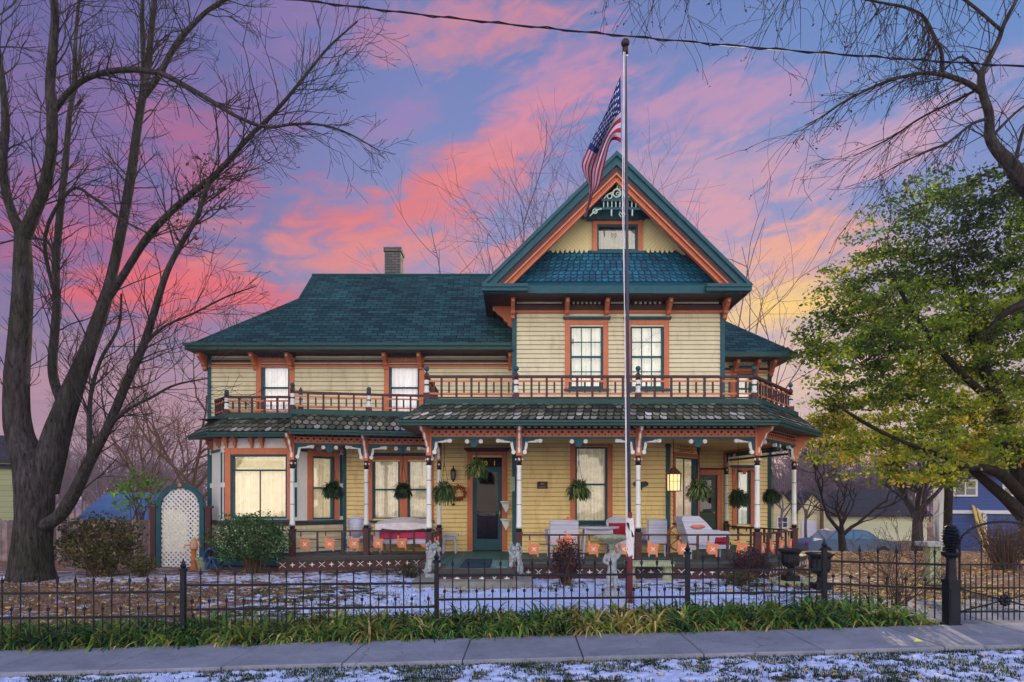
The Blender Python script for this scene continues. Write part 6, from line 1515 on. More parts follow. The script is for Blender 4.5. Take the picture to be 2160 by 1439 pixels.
# ---- leafy yellow-green maple at the right
YM = 16.8; rg = random.Random(21)
mx_,my_ = PX(2190,YM),YM; mb0 = V((mx_,my_,gz(mx_,my_)))
maple = thing('leafy_maple_tree', 'leafy maple with yellow green autumn foliage at the right of the house', 'tree', tuple(mb0))
tm = MB()
for pl in ([(2190,1190,28,0),(2180,1100,24,0),(2165,1040,19,0),(2140,960,18,0),(2110,860,14,0),(2070,760,11,0),(2040,660,8,0),(2010,560,5,0)],
           [(2180,1110,17,0),(2130,1060,12,-.2),(2090,1025,10,-.4),(2040,985,7,-.6),(1980,960,5,-.8),(1900,930,4,-1),(1820,890,4,-1.2),(1760,850,2,-1.4)],
           [(2170,1060,20,.2),(2200,940,16,.3),(2210,820,13,.4),(2180,700,10,.4),(2150,600,7,.5)],
           [(2140,960,10,0),(2060,900,8,.4),(1970,820,6,.8),(1880,740,4,1)],
           [(2160,1050,12,-.3),(2110,1000,11,-.7),(2050,985,8,-1.1),(1985,1000,4,-1.5)],
           [(2110,860,9,0),(2020,780,7,-.5),(1940,680,5,-1),(1880,580,3,-1.4)],
           [(2230,600,11,-3),(2160,640,9,-3),(2130,655,8,-3),(2100,676,4,-3),(2070,716,2,-3)]):
    s_ = smooth_path(pl,4); tm.tube([P(a,b_,YM+d) for a,b_,_,d in s_],[h/F*(YM+d) for _,_,h,d in s_],9)
tm.build('trunk', M['barkdark'], maple, smooth=True)
lm = MB(); bm_ = MB()
clusters = [(1850,500,62,.7),(1930,450,70,.8),(2010,415,70,.9),(2110,425,80,1),(2190,440,90,1),(1800,600,70,.8),(1880,590,80,1),(1970,540,90,1),(2070,540,100,1),(2160,560,90,1),(1755,690,55,.7),(1820,690,75,1),(1910,680,90,1),(2010,660,95,1),(2110,670,100,1),(2200,680,90,1),
 (1705,740,45,.45),(1740,760,50,.8),(1830,780,80,1),(1930,790,95,1),(2040,780,95,1),(2140,790,95,1),(1740,850,55,.8),(1700,905,42,.8),(1760,900,60,1),(1850,870,80,1),(1950,890,85,1),(2050,880,90,1),(2150,890,85,1),
 (1800,950,60,.9),(1880,960,60,1),(1960,965,55,1),(2040,960,60,.9),(2120,960,50,.8),(1735,960,32,.4),(2010,1010,35,.5),(2170,990,40,.4),(1880,1000,30,.4),(1700,690,28,.25),(1735,620,36,.3)]
for (px,py,rp,den) in clusters:
    rr_ = rp/F*YM; c = P(px,py,YM+rg.gauss(0,.7)); nsub = int(22*den*(rp/70)**2)+5; base_r = lerp(.18,.72,min(1,max(0,(py-430)/480)))+rg.gauss(0,.10)
    for _ in range(nsub):
        u = V((rg.gauss(0,1),rg.gauss(0,1),rg.gauss(0,1))).normalized()*rr_*rg.random()**.45; q = c+u; sub = rg.gauss(base_r,.15)
        if rg.random() < .5: bm_.tube([c.lerp(q,.2),c.lerp(q,.6)+V((0,0,rg.gauss(0,.05))),q],[.014,.009,.004],3)
        for __ in range(int((42 if py < 640 else 56)*den)+8):
            p = q+V((rg.gauss(0,.19),rg.gauss(0,.19),rg.gauss(0,.075))); leaf_card(lm,p,rg.uniform(.07,.135),rg,min(1,max(0,sub+rg.gauss(0,.12))),.3)
lm.build('crown', rndmat('maple_leaf', [(0,srgb(32,50,16)),(.3,srgb(62,90,26)),(.6,srgb(112,138,36)),(.85,srgb(166,178,48)),(1,srgb(204,184,60))], trans=.5, spec=.3, scale=1.2, var=.35), maple)
bm_.build('twigs', M['barkdark'], maple)
# ---- bare background trees, each a thing
def bare_tree(px, Y, ptop, hw, lab, seed, mat='twig', lean=0, lv=4, kids=(3,4), z=None, fork=.35, name='bare_tree', group=None, n0=5, spread=.75):
    rg = random.Random(seed); x = PX(px,Y); z = gz(x,Y) if z is None else z; top = PZ(ptop,Y); h = top-z
    t = thing(name, lab, 'tree', (x,Y,z), group); a = MB(); b_ = MB()
    tp = V((x+lean*h*fork,Y,z+h*fork)); pts = [V((x,Y,z-.2)),V((x+lean*h*fork*.4+rg.gauss(0,.05),Y,z+h*fork*.5)),tp]
    r = hw/F*Y; a.tube(pts,[r*1.2,r,r*.8],8)
    for k in range(n0):
        an = k*6.283/n0+rg.uniform(-.4,.4); d = V((math.cos(an)*spread,math.sin(an)*spread,1)).normalized(); twig(b_,tp-V((0,0,rg.uniform(0,h*fork*.3))),d,h*rg.uniform(.36,.5),r*.55,lv,rg,up=.14,curl=.3,kids=kids,minr=.0034*Y/20)
    a.build('trunk', M[mat], t, smooth=True); b_.build('branches', M[mat], t); return t
bare_tree(1778,23,905,8,'small forked bare tree standing in front of the parked car',3,'twig',-.1,4,(2,4),fork=.16,n0=4,spread=.9)
bare_tree(1935,30,880,11,'bare tree before the blue house, trunk seen under the maple',4,'twig',0,3)
bare_tree(1100,27,395,4,'bare treetop rising behind the roof ridge left of the gable',31,'farbare',0,3,(3,4),fork=.6,spread=.25)
bare_tree(1195,31,345,3,'thin bare treetop just left of the gable peak',32,'farbare',0,3,(2,3),fork=.62,spread=.22)
bare_tree(1395,30,340,3,'thin bare treetop right of the gable peak behind the flagpole',33,'farbare',0,3,(2,3),fork=.62,spread=.2)
bare_tree(1510,26,470,3,'sparse bare treetop behind the right slope of the gable roof',34,'farbare',.1,2,(2,3),fork=.6,spread=.3)
bare_tree(1020,30,470,3,'faint bare treetop above the long green roof right of the chimney',35,'farbare',0,3,(2,3),fork=.6,spread=.4)
bare_tree(400,27,660,7,'bare tree standing close behind the left corner of the house',36,'browntwig',.05,4,(3,4),fork=.3)
bare_tree(330,32,800,6,'bare grey tree beyond the lattice arch',37,'browntwig',0,4,(3,4),fork=.3)
bare_tree(318,21,860,2.5,'thin upright bare sapling left of the lattice arch',38,'browntwig',0,3,(2,3),fork=.5,spread=.4)
bare_tree(225,36,840,6,'bare tree behind the blue shed roof',39,'mauve',0,4,(3,4),fork=.3)
bare_tree(1650,34,850,3,'bare tree seen through the right porch corner',40,'mauve',0,4,(3,4),fork=.3)
bare_tree(1700,38,880,3,'mauve bare tree above the cream garage gable',41,'mauve',0,4,(3,4),fork=.3)
bare_tree(1585,30,600,3,'slim bare tree rising right of the side wing roof',43,'farbare',.1,3,(2,3),fork=.6,spread=.5)
# far woods: one hazy mass of twigs nobody could count
mbw = MB(); rg = random.Random(77)
for k in range(150):
    Y = rg.uniform(60,95); px = rg.choice((rg.uniform(-250,470),rg.uniform(1580,2400))); x = PX(px,Y); z = -1.2; h = rg.uniform(5.5,9.5)
    mbw.tube([V((x,Y,z)),V((x,Y,z+h*.5))],[.13,.08],4)
    for q in range(6): twig(mbw,V((x,Y,z+h*rg.uniform(.15,.5))),V((rg.gauss(0,.6),rg.gauss(0,.6),1)),h*.42,.06,3,rg,up=.15,curl=.3,kids=(3,4),minr=.022)
o = mbw.build('far_woods', M['mauve'], None); o['kind'] = 'stuff'; o['label'] = 'hazy mauve mass of bare woods on the horizon'; o['category'] = 'woods'
# low distant ridge under the woods
mb = MB(); n = 90
for i in range(n+1):
    a_ = rad(-62)+rad(124)*i/n; r_ = 170; x,y = math.sin(a_)*r_, math.cos(a_)*r_; hgt = 3.2+2.0*noise.noise(V((a_*5,0,0)))+1.4*noise.noise(V((a_*17,3,0)))+.8*noise.noise(V((a_*50,3,0)))
    mb.v += [(x,y,-2),(x*1.02,y*1.02,-1.2+hgt),(x*1.5,y*1.5,-2)]
for i in range(n):
    b_ = i*3; mb.f += [(b_,b_+3,b_+4,b_+1),(b_+1,b_+4,b_+5,b_+2)]; mb.m += [0,0]; mb.r += [.5,.5]
o = mb.build('hill', paint('wooded_ridge', srgb(118,98,112), rough=1, var=.3, scale=.3), None, smooth=True); o['kind'] = 'structure'
# ---- shrubs
def shrub(name, px, py, Y, w_, h, nl, mat, lab, seed, size=.06, stems=24, smat='browntwig', up=.3, flat=.3, cat='shrub', hollow=.35, zb=None, group=None, skirt=0.0):
    rg = random.Random(seed); x = PX(px,Y); z = gz(x,Y) if zb is None else zb; t = thing(name, lab, cat, (x,Y,z), group)
    mb = MB(); mw = MB()
    for k in range(stems):
        a_ = rg.uniform(0,6.28); e = V((math.cos(a_)*w_*.42*rg.random()**.5,math.sin(a_)*w_*.42*rg.random()**.5,h*rg.uniform(.6,.95))); p0 = V((x+rg.gauss(0,w_*.06),Y+rg.gauss(0,w_*.06),z-.03))
        mw.tube([p0,p0+e*.5+V((0,0,.08)),V((x,Y,z))+e],[.012,.008,.004],4)
    mw.build('stems', M[smat], t)
    for k in range(nl):
        u = V((rg.gauss(0,1),rg.gauss(0,1),rg.gauss(0,1))).normalized()*(hollow+(1-hollow)*rg.random()**.6)
        n_ = 1+.28*noise.noise(u*2.3+V((seed,0,0)))+.15*noise.noise(u*6+V((seed,0,0)))
        p = V((x+u.x*w_/2*n_,Y+u.y*w_/2*n_*.8,z+h*.55+u.z*h*.48*n_))
        if p.z < z+skirt*h: continue
        leaf_card(mb,p,size*rg.uniform(.6,1.5),rg,min(1,max(0,.5+.35*noise.noise(p*4)+rg.gauss(0,.22))),flat)
    mb.build('foliage', mat, t); return t
evg = rndmat('evergreen_needle', [(0,srgb(20,44,28)),(.5,srgb(44,84,48)),(1,srgb(92,130,76))], trans=.15, scale=3)
brn = rndmat('mixed_dry_leaf', [(0,srgb(30,38,22)),(.4,srgb(58,72,40)),(.75,srgb(92,84,54)),(1,srgb(136,122,86))], trans=.2, scale=2)
pur = rndmat('barberry_leaf', [(0,srgb(26,16,26)),(.6,srgb(62,34,48)),(1,srgb(104,60,70))], trans=.15, scale=3)
shrub('evergreen_shrub', 528, 1200, 13.9, 1.75, 1.28, 7500, evg, 'spreading evergreen shrub in front of the bay window', 1, .05, 60, skirt=.2)
shrub('dry_shrub', 212, 1230, 13.3, 1.75, 1.25, 5600, brn, 'dense brownish shrub between the tree trunk and lattice arch', 2, .055, 90)
shrub('low_shrub', 300, 1215, 13.2, .7, .45, 900, brn, 'low brown shrub at the foot of the lattice arch', 8, .05, 20)
shrub('barberry_shrub', 1195, 1240, 12.0, .62, .82, 2400, pur, 'dark purple barberry growing before the porch railing', 3, .035, 40)
shrub('barberry_shrub', 1582, 1220, 12.6, .8, .62, 2000, pur, 'dark purple barberry at the porch corner post', 4, .035, 40)
shrub('leafy_vine', 290, 1060, 15.6, 1.5, 1.15, 330, rndmat('vine_leaf',[(0,srgb(40,90,30)),(1,srgb(120,170,60))],trans=.4), 'bright green leafy vine over the fence beside the arch', 6, .10, 16, zb=1.2)
shrub('bare_shrub', 2120, 1180, 14.5, 1.7, 1.25, 1500, brn, 'brown twiggy shrub behind the garden gate', 7, .035, 160)
shrub('dry_shrub', 862, 1215, 13.0, .55, .3, 500, brn, 'small dry clump of plants beside the boulders', 12, .04, 30)
shrub('dry_shrub', 1560, 1250, 11.9, .9, .25, 700, brn, 'low withered plants at the foot of the porch skirt near the corner', 13, .04, 50)
mb = MB(); rg = random.Random(4)
for k in range(46):
    p = P(1190+rg.gauss(0,13),1141+rg.gauss(0,7),12.9); mb.ball(p,.016,5,3,rnd=rg.random())
    for q in range(5): a_ = q*1.257; mb.face([p,p+V((math.cos(a_)*.03+.01,-.01,math.sin(a_)*.03)),p+V((math.cos(a_)*.045,-.015,math.sin(a_)*.045)),p+V((math.cos(a_+.5)*.03,-.01,math.sin(a_+.5)*.03))],0,rg.random())
fl = thing('flower_clump','cluster of orange flowers above the purple barberry','flowers',tuple(P(1190,1160,12.9))); mb.build('blossoms', rndmat('orange_petal',[(0,srgb(190,80,40)),(1,srgb(240,150,90))]), fl)
mb = MB()
for k in range(14): p = P(1190+rg.gauss(0,10),1141,12.9); mb.tube([P(1190+rg.gauss(0,4),1180,12.6),p],.005,4)
mb.build('stems', evg, fl)
# bare thorny shrub behind the fence near the gate
rg = random.Random(9); Yq = 9.0; x = PX(1893,Yq); z = gz(x,Yq); t = thing('thorny_shrub','leafless thorny shrub with arching stems behind the fence by the gate','shrub',(x,Yq,z)); mw = MB(); bd = []
for k in range(20): twig(mw,V((x+rg.gauss(0,.05),Yq+rg.gauss(0,.05),z)),V((rg.gauss(0,.55),rg.gauss(0,.4),1)),rg.uniform(.6,1.05),.009,3,rg,up=.05,curl=.4,kids=(2,3),buds=(bd,.4),minr=.0028)
mw.build('stems', M['browntwig'], t); mb = MB()
for p,d in bd: leaf_card(mb,p,rg.uniform(.015,.035),rg,rg.random())
mb.build('dry_buds', brn, t)
# ---- plank fence at the left, neighbours, shed, garage, blue house, car
pl_m = stripe_mat('grey_fence_boards', srgb(112,98,104), .14, axis=0, var=.35, dark=.3)
def plank_fence(xa, xb, Y, zb, zt, lab):
    root = thing('plank_fence', lab, 'fence', ((xa+xb)/2,Y,zb)); mb = MB(); x = xa; rg = random.Random(int(xa*10))
    while x < xb:
        hh = zt+rg.uniform(-.03,.03); dx = rg.uniform(-.006,.006); mb.prism([(x,zb),(x+.13,zb),(x+.13+dx,hh-.03),(x+.10+dx,hh),(x+.03+dx,hh),(x+dx,hh-.03)],Y+rg.uniform(-.01,.0),Y+.02,0,rg.random()); x += .14
    mb.build('boards', rndmat('weathered_board',[(0,srgb(70,60,64)),(1,srgb(134,118,122))],rough=.95,scale=6,var=.3,bump=.5), root); mb = MB(); mb.box(xa,xb,Y+.02,Y+.07,zb+.3,zb+.4); mb.box(xa,xb,Y+.02,Y+.07,zt-.4,zt-.3); mb.build('rails', M['browntwig'], root)
Yf = 16.6; plank_fence(-13.5,PX(318,Yf),Yf,-.05,PZ(1096,Yf),'weathered grey plank fence between the tree and the lattice arch')
def gabled(name, lab, x0, x1, y0, y1, zb, ze_, zr, wallm, roofm, ridge='x', ov=.35, trim=None, cat='house'):
    root = thing(name, lab, cat, ((x0+x1)/2,(y0+y1)/2,zb)); mb = MB(); mb.box(x0,x1,y0,y1,zb-1,ze_)
    if ridge == 'x':
        ym = (y0+y1)/2; mb.face([(x1,y0,ze_),(x1,y1,ze_),(x1,ym,zr)]); mb.face([(x0,y0,ze_),(x0,ym,zr),(x0,y1,ze_)])
        planes = [[(x0-ov,y0-ov,ze_-.15),(x1+ov,y0-ov,ze_-.15),(x1+ov,ym,zr),(x0-ov,ym,zr)],[(x0-ov,y1+ov,ze_-.15),(x0-ov,ym,zr),(x1+ov,ym,zr),(x1+ov,y1+ov,ze_-.15)]]
    else:
        xm = (x0+x1)/2; mb.face([(x0,y0,ze_),(x1,y0,ze_),(xm,y0,zr)]); mb.face([(x0,y1,ze_),(xm,y1,zr),(x1,y1,ze_)])
        planes = [[(x0-ov,y0-ov,ze_-.15),(xm,y0-ov,zr),(xm,y1+ov,zr),(x0-ov,y1+ov,ze_-.15)],[(x1+ov,y0-ov,ze_-.15),(x1+ov,y1+ov,ze_-.15),(xm,y1+ov,zr),(xm,y0-ov,zr)]]
    mb.build('wall', wallm, root); mb = MB()
    for q in planes:
        q = [V(p) for p in q]; mb.face([p+V((0,0,.1)) for p in q]); mb.face([p for p in q][::-1])
        for i in range(4): j_ = (i+1)%4; mb.face([q[i],q[j_],q[j_]+V((0,0,.1)),q[i]+V((0,0,.1))])
    mb.build('roof', roofm, root); return root
def hwin(root, x0, x1, y, z0, z1, fr_m='white'):
    mb = MB(); t_ = .08; mb.box(x0-t_,x1+t_,y-.05,y,z0-t_,z0); mb.box(x0-t_,x1+t_,y-.05,y,z1,z1+t_); mb.box(x0-t_,x0,y-.05,y,z0,z1); mb.box(x1,x1+t_,y-.05,y,z0,z1); mb.box((x0+x1)/2-.02,(x0+x1)/2+.02,y-.04,y,z0,z1); mb.box(x0,x1,y-.035,y,(z0+z1)/2-.02,(z0+z1)/2+.02)
    w_ = mb.build('window', M[fr_m], root); mb = MB(); mb.face([(x0,y-.012,z0),(x1,y-.012,z0),(x1,y-.012,z1),(x0,y-.012,z1)]); mb.build('pane', paint('dark_pane', srgb(54,66,84), rough=.08, spec=.8), w_)
sid = lambda n,c: stripe_mat(n,c,.16,axis=1,var=.08,dark=.6,width=.12)
cream2 = sid('pale_yellow_siding', srgb(196,190,148)); darkroof = shingle_mat('dark_grey_roof', srgb(40,42,52), srgb(56,58,68), srgb(24,24,30))
Yg = 44.0
g1_ = gabled('cream_garage','cream gabled garage with a wide pale door beyond the side street',PX(1684,Yg),PX(1742,Yg),Yg,Yg+3,-1.2,PZ(1078,Yg),PZ(1041,Yg),cream2,darkroof,'y',.2)
mb = MB(); mb.box(PX(1690,Yg),PX(1722,Yg),Yg-.04,Yg,-1.2,PZ(1098,Yg)); mb.build('garage_door', stripe_mat('garage_door_panels', srgb(196,196,214), .5, axis=1, var=.05, dark=.7, width=.03), g1_)
mb = MB(); mb.box(PX(1728,Yg),PX(1733,Yg),Yg-.3,Yg-.1,-1.3,PZ(1066,Yg)); mb.build('porch_column', M['browntwig'], g1_)
g2_ = gabled('cream_outbuilding','long cream outbuilding under a big dark roof',PX(1742,Yg),PX(1975,Yg),Yg+1,Yg+9,-1.2,PZ(1086,Yg),PZ(1036,Yg+5),sid('pale_green_cream_siding', srgb(186,190,160)),darkroof,'x',.3)
g3_ = gabled('yellow_cottage','small pale yellow cottage glimpsed between the porch posts',PX(1632,40),PX(1668,40),40,41.5,-1.2,PZ(1062,40),PZ(1040,40),cream2,darkroof,'y',.2)
hwin(g3_,PX(1641,40),PX(1660,40),40,PZ(1112,40),PZ(1092,40))
Yb_ = 30.0; bl = sid('blue_siding', srgb(60,82,140))
bh = gabled('blue_house','blue two storey house with white trim behind the gate',PX(1984,Yb_),PX(2300,Yb_),Yb_,Yb_+5,-1.2,PZ(1000,Yb_),PZ(935,Yb_),bl,darkroof,'x',.3)
hwin(bh,PX(2010,Yb_),PX(2044,Yb_),Yb_,PZ(1044,Yb_),PZ(1016,Yb_)); hwin(bh,PX(2092,Yb_),PX(2124,Yb_),Yb_,PZ(1044,Yb_),PZ(1016,Yb_))
mb = MB(); mb.box(PX(1982,Yb_),PX(1990,Yb_),Yb_-.06,Yb_+.0,-1.2,PZ(1000,Yb_)); mb.build('corner_trim', M['white'], bh)
mb = MB(); mb.box(PX(1990,Yb_),PX(2300,Yb_),Yb_-.10,Yb_,PZ(1083,Yb_),PZ(1076,Yb_)); mb.build('belt_trim', M['white'], bh)
mb = MB(); mb.box(PX(2056,Yb_),PX(2063,Yb_),Yb_-.06,Yb_,-1.2,PZ(1084,Yb_)); mb.build('window_trim', M['white'], bh)
Yq = 26.0
for dx,lab in ((0,'upper of two yellow boards leaning against the blue house'),(9,'lower of two yellow boards leaning against the blue house')):
    mb = MB(); a = P(2050+dx,1055+dx*.2,Yq+3.6); b_ = P(2082+dx,1150,Yq+1.5); b_.z = gz(b_.x,b_.y); mb.bar(a,b_,.14,.04,up=(0,1,0)); o = mb.build('leaning_board', paint('yellow_board', srgb(190,160,84)), None, loc=tuple(b_)); tag(o,lab,'board','yellow boards leaning by the blue house')
def pivot(root, cx_, cy_, ang):
    o_ = V((root.location.x-cx_, root.location.y-cy_, 0)); o_.rotate(Matrix.Rotation(ang,3,'Z')); root.location.x = cx_+o_.x; root.location.y = cy_+o_.y; root.rotation_euler[2] = ang
pivot(bh, PX(1984,Yb_), Yb_, rad(-30))
# blue-roofed shed and neighbour at the left
Ysd = 24.0; gabled('garden_shed','low shed with a faded blue roof behind the plank fence',PX(172,Ysd),PX(318,Ysd),Ysd,Ysd+3.4,-.6,PZ(1092,Ysd),PZ(1044,Ysd+1.7),cream2,paint('faded_blue_roof', srgb(72,102,142), var=.25, scale=2, weather=srgb(110,135,165)),'x',.15,cat='shed')
nb_ = gabled('neighbour_house','pale green sided neighbouring house at the far left edge',PX(-300,19),PX(34,19),19,25,-.3,PZ(978,19),PZ(930,22),sid('pale_green_siding', srgb(142,150,116)),darkroof,'x',.1)
pivot(nb_, PX(34,19), 19, rad(35))
# parked car
Yc = 31.5; rgx = PX(1783,Yc); zc = gz(rgx,Yc)
car = thing('parked_car','silver blue sedan parked beyond the small forked tree','car',(rgx,Yc,zc))
cm_ = paint('silver_blue_car_paint', srgb(84,104,130), rough=.7, spec=.05, var=.05)
mb = MB(); xo = rgx
prof = [(-2.2,.45),(-2.22,.72),(-2.1,.86),(-1.75,.93),(-1.35,.97),(-.85,1.36),(-.5,1.43),(.35,1.43),(.7,1.34),(1.2,.98),(1.95,.86),(2.2,.70),(2.24,.42),(2.0,.28),(1.78,.28)]
arch = lambda cx: [(cx+.36*math.cos(a_),.30+.34*math.sin(a_)) for a_ in [math.pi*q/8 for q in range(9)]]
body = prof[:]+arch(1.38)+[(.9,.26),(-.9,.26)]+arch(-1.38)+[(-1.9,.28)]
mb.prism([(xo+a,zc+b_) for a,b_ in body],Yc-.86,Yc+.86); mb.build('body', cm_, car)
mb = MB(); mb.prism([(xo-1.22,zc+.98),(xo-.80,zc+1.32),(xo-.1,zc+1.37),(xo-.1,zc+.98)],Yc-.875,Yc-.861); mb.prism([(xo-.03,zc+.98),(xo-.03,zc+1.37),(xo+.4,zc+1.37),(xo+.66,zc+1.29),(xo+1.05,zc+.98)],Yc-.875,Yc-.861); mb.build('side_window', paint('car_glass', srgb(70,120,160), rough=.3, spec=.4), car)
wp = None
for cx in (-1.38,1.38):
    for yy in (Yc-.80,Yc+.80):
        mb = MB(); c = (xo+cx,yy,zc+.30); mb.tube([(c[0],yy-.1,c[2]),(c[0],yy+.1,c[2])],.30,16); w1 = mb.build('wheel', paint('tyre_rubber', srgb(26,26,28), rough=.9) if wp is None else wp, car); wp = w1.data.materials[0]
        mb = MB(); mb.tube([(c[0],yy-.115,c[2]),(c[0],yy-.1,c[2])],.18,12); mb.build('rim', paint('alloy', srgb(150,150,156), rough=.3, metal=.8), w1)
mb = MB(); mb.box(xo+2.12,xo+2.235,Yc-.8,Yc-.5,zc+.62,zc+.74); mb.build('headlight', M['white'], car)
mb = MB(); mb.box(xo-2.23,xo-2.14,Yc-.8,Yc-.5,zc+.66,zc+.80); mb.build('tail_light', M['red'], car)
# pillar-shaped stone box at the side path, side street strip, dark utility pole
Yo = 12.0; x,z = PX(1966,Yo),gz(PX(1966,Yo),Yo); pd = thing('stone_pedestal','pale square stone pedestal with a flat slab top by the side lawn','pedestal',(x,Yo,z))
mb = MB(); mb.box(x-.10,x+.10,Yo-.10,Yo+.10,z,PZ(1152,Yo)); mb.box(x-.14,x+.14,Yo-.14,Yo+.14,z,z+.08); mb.build('shaft', M['mossy'], pd)
mb = MB(); mb.box(x-.2,x+.2,Yo-.2,Yo+.2,PZ(1152,Yo)+.001,PZ(1143,Yo)); mb.build('top_slab', M['stone'], pd)
Yu = 22; x = PX(1998,Yu); mb = MB(); mb.tube([(x,Yu,gz(x,Yu)),(x+.1,Yu,4.6)],[.14,.11],10); o = mb.build('utility_pole', M['barkdark'], None, loc=(x,Yu,gz(x,Yu))); tag(o,'dark wooden utility pole rising in front of the blue house','pole')
mb = MB(); q = [(7.5,29.6),(60,29.6),(60,35.0),(7.5,35.0)]
for i in range(30):
    xa,xb = lerp(7.5,60,i/30),lerp(7.5,60,(i+1)/30); mb.idx([(xa,29.8,gz(xa,29.8)+.03),(xb,29.8,gz(xb,29.8)+.03),(xb,32.6,gz(xb,32.6)+.03),(xa,32.6,gz(xa,32.6)+.03)],[(0,1,2,3)])
o = mb.build('road', paint('side_street_asphalt', srgb(96,96,104), rough=.95), None); o['kind'] = 'structure'
# ---- ground cover
def snow_h(x, y):
    n_ = .42*noise.noise(V((x*1.7,y*2.6,1.7)))+.38*noise.noise(V((x*5.3,y*6.5,3.1)))+.36*noise.noise(V((x*13,y*15,.4)))+.34*noise.noise(V((x*27,y*30,.9)))
    if y < 6.7: b_ = -.05
    else: b_ = -.24+.62*snowy(x,y)+.22*math.exp(-((y-12.6)/.6)**2)-.18*sm(-3,-6,x)-.3*sm(5.0,6.5,x)
    return n_+b_
def snow_sheet(x0, x1, y0, y1, st, lab):
    mb = MB(); nx_ = int((x1-x0)/st); ny_ = int((y1-y0)/st)
    for j in range(ny_+1):
        for i in range(nx_+1):
            x = x0+i*st; y = y0+j*st; e_ = min(1,i/3,(nx_-i)/3,j/2,(ny_-j)/2); h_ = snow_h(x,y); z = gz(x,y)+(min(.026,h_*.07) if h_ > 0 else h_*.25)*1.0-.012*(1-e_)-(.03 if e_ <= 0 else 0); mb.v.append((x,y,z))
    w1 = nx_+1
    for j in range(ny_):
        for i in range(nx_):
            a = j*w1+i
            if max(mb.v[a][2]-gz(mb.v[a][0],mb.v[a][1]), mb.v[a+w1+1][2]-gz(mb.v[a+w1+1][0],mb.v[a+w1+1][1])) < -.02: continue
            mb.f.append((a,a+1,a+w1+1,a+w1)); mb.m.append(0); mb.r.append(.5)
    o = mb.build('snow', snow_m, None, smooth=True); o['kind'] = 'stuff'; o['label'] = lab; o['category'] = 'snow'
snow_m = paint('thin_crusted_snow', srgb(176,190,228), rough=.7, var=.1, scale=12, bump=.5, bscale=90, spec=.3)
snow_sheet(-5.4,5.9,5.5,6.60,.022,'patchy snow over the verge in front of the pavement'); snow_sheet(-9.5,8.0,7.9,14.2,.04,'patchy snow over the front lawn')
bl_m = rndmat('grass_blade',[(0,srgb(16,38,20)),(.4,srgb(36,70,34)),(.75,srgb(78,98,44)),(1,srgb(146,130,78))],trans=.3,scale=1.5)
def blade(mb, p, h, w_, rg, rnd, bend=.6):
    a_ = rg.uniform(0,6.283); d = V((math.cos(a_),math.sin(a_),0)); s = V((-d.y,d.x,0))*w_/2; b1 = p+V((0,0,h*.5))+d*h*bend*.22; b2 = p+V((0,0,h*(1-bend*.35)))+d*h*bend*.7
    mb.idx([p-s,p+s,b1+s*.9,b1-s*.9,b2],[(0,1,2,3),(3,2,4)],0,rnd)
mb = MB(); rg = random.Random(50)
for k in range(34000):          # verge in front of the pavement
    x = rg.uniform(-5.0,5.4); y = rg.uniform(5.55,6.62)+.0; n_ = noise.noise(V((x*1.9,y*2.6,0)))+.5*noise.noise(V((x*6,y*6,2)))
    edge = max(0,1-abs(6.58-y)/.10)
    if snow_h(x,y) > .02 and edge < .5: continue
    blade(mb,V((x,y,gz(x,y))),rg.uniform(.015,.05),.007,rg,min(1,max(0,.35+n_*.5+rg.gauss(0,.2))))
for k in range(16000):          # lawn showing through thin snow
    x = rg.uniform(-9.5,8.5); y = rg.uniform(8.3,12.0); n_ = noise.noise(V((x*1.2,y*1.8,5)))
    if snow_h(x,y) > .012 or n_ < -.25: continue
    blade(mb,V((x,y,gz(x,y))),rg.uniform(.03,.08),.009,rg,min(1,max(0,.45+n_*.6+rg.gauss(0,.2))))
o = mb.build('grass', bl_m, None); o['kind'] = 'stuff'; o['label'] = 'short green grass poking through thin snow'; o['category'] = 'grass'
mb = MB(); rg = random.Random(51)
lily_m = rndmat('daylily_leaf',[(0,srgb(20,50,28)),(.3,srgb(58,108,52)),(.6,srgb(118,142,60)),(.85,srgb(152,136,70)),(1,srgb(206,180,120))],trans=.35,scale=1.6,spec=.35,var=.35)
k = 0; x = -7.5
while x < 5.05:                 # strappy clumps along the fence
    for row in range(6):
        cx = x+rg.uniform(-.1,.1); y = 7.80+row*.16+rg.uniform(-.05,.05)+.05*max(0,cx*.2); den = .65+.5*noise.noise(V((cx*.7,row,8))); 
        if cx < -4.2: den *= .9
        if rg.random() > den+.3: continue
        h = rg.uniform(.22,.40)*(1+.25*noise.noise(V((cx*.9,0,3)))); rv = rg.gauss(.36,.14)+(.40 if (.7 < cx < 1.9) else 0)+(.15 if -3.6 < cx < -1.2 else 0)
        for q in range(34):
            a_ = rg.uniform(0,6.283); r_ = rg.uniform(0,.06); p = V((cx+math.cos(a_)*r_,y+math.sin(a_)*r_,gz(cx,y)-.01)); d = V((math.cos(a_),math.sin(a_),0)); L_ = h*rg.uniform(.8,1.5); wd = rg.uniform(.022,.044); s = V((-d.y,d.x,0))*wd/2
            el0 = rg.uniform(.7,1.4); pts = [p]; dd = d*math.cos(el0)+V((0,0,math.sin(el0)))
            for g_ in range(5): pts.append(pts[-1]+dd*L_/5); dd = (dd+V((0,0,-.52))).normalized()
            rr_ = min(1,max(0,rv+rg.gauss(0,.22)))
            for g_ in range(5): w0,w1 = (1-(g_/5)**2),(1-((g_+1)/5)**2); mb.face([pts[g_]-s*w0,pts[g_]+s*w0,pts[g_+1]+s*w1,pts[g_+1]-s*w1],0,rr_)
    x += .155
o = mb.build('daylily_border', lily_m, None); o['kind'] = 'stuff'; o['label'] = 'strappy green daylily leaves flopping along the iron fence'; o['category'] = 'ground cover'
mb = MB(); rg = random.Random(52)
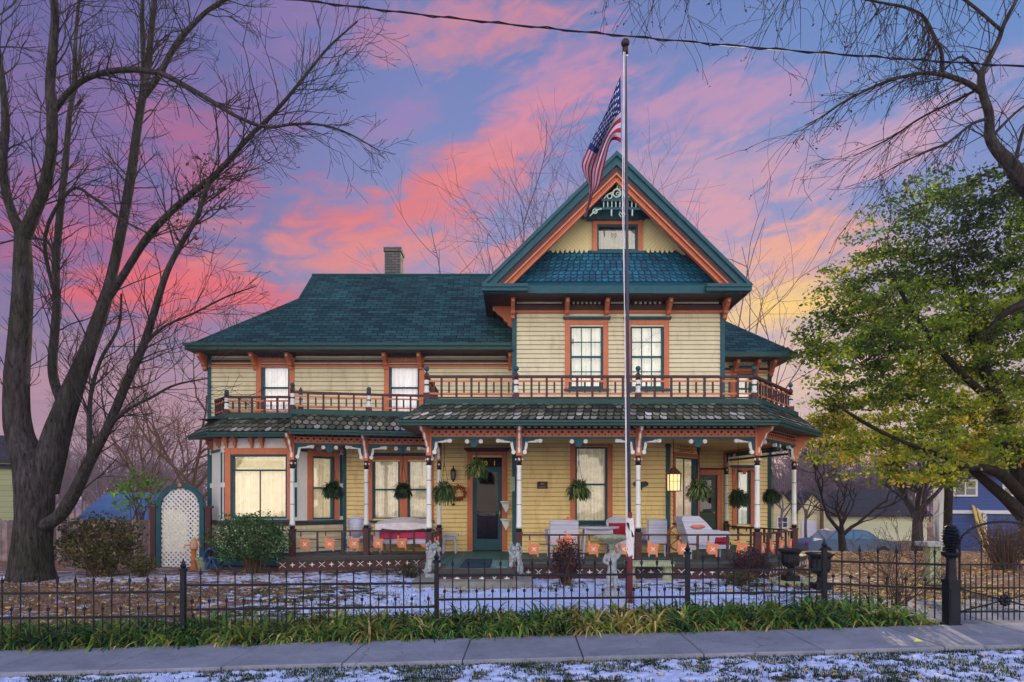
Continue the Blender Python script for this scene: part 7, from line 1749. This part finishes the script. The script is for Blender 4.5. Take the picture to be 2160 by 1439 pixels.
def gleaf(x, y, s, dz=.012, rv=None):
    z = gz(x,y)+dz; a_ = rg.uniform(0,6.283); u = V((math.cos(a_),math.sin(a_),rg.gauss(0,.25))).normalized(); v_ = V((-math.sin(a_),math.cos(a_),rg.gauss(0,.3))).normalized(); p = V((x,y,z+s*.12)); rv = rg.random() if rv is None else rv
    mb.face([p-u*s*.5,p-u*s*.1-v_*s*.4,p+u*s*.2-v_*s*.2,p+u*s*.55,p+u*s*.2+v_*s*.25,p-u*s*.15+v_*s*.38],0,rv)
for k in range(5200):
    x = rg.uniform(-10,-1.5) if rg.random() < .6 else rg.uniform(-1.5,9); y = rg.uniform(8.3,13)
    if rg.random() < snowy(x,y)*.95: continue
    if x > -3.5 and rg.random() < .45: continue
    gleaf(x,y,rg.uniform(.04,.085))
for k in range(5200): x = rg.uniform(5.0,15); y = rg.uniform(8.8,19); gleaf(x,y,rg.uniform(.05,.11),rv=rg.uniform(.55,1))
for k in range(1600): x = rg.uniform(-7,5.3); gleaf(x,7.73+abs(rg.gauss(0,.09)),rg.uniform(.03,.07))
for k in range(1100):
    x = rg.uniform(-5,5.4); gleaf(x,rg.uniform(5.6,6.6),rg.uniform(.02,.05)) if rg.random() < .3+.5*(x > .5) else None
for k in range(36): x = rg.uniform(-5,5.4); gleaf(x,rg.uniform(6.65,7.65),rg.uniform(.02,.06),.03)
o = mb.build('fallen_leaves', rndmat('fallen_leaf',[(0,srgb(78,52,42)),(.3,srgb(136,96,72)),(.6,srgb(176,140,112)),(.8,srgb(214,172,84)),(1,srgb(206,176,120))],trans=.15,scale=2), None); o['kind'] = 'stuff'; o['label'] = 'fallen brown and tan leaves scattered over lawn and verge'; o['category'] = 'leaves'
p = ground_at(1936,1364); mb = MB(); gleaf(p.x,p.y,.13,.03); o = mb.build('yellow_leaf', paint('yellow_green_leaf', srgb(200,200,70)), None, loc=tuple(p)); tag(o,'single large yellow green leaf lying on the pavement','leaf')
# ---------------------------------------------------------------- thin evening air
mb = MB(); mb.box(-405,405,-62,705,-3.2,17)
m = bpy.data.materials.new('evening_air'); m.use_nodes = True; nt = m.node_tree; nt.nodes.clear()
v_ = nt.nodes.new('ShaderNodeVolumePrincipled'); v_.inputs['Color'].default_value = (.85,.76,.86,1); v_.inputs['Density'].default_value = .0009
o_ = nt.nodes.new('ShaderNodeOutputMaterial'); nt.links.new(v_.outputs[0], o_.inputs['Volume'])
o = mb.build('haze', m, None); o['kind'] = 'stuff'; o['label'] = 'thin mauve evening haze over the whole street'; o['category'] = 'haze'
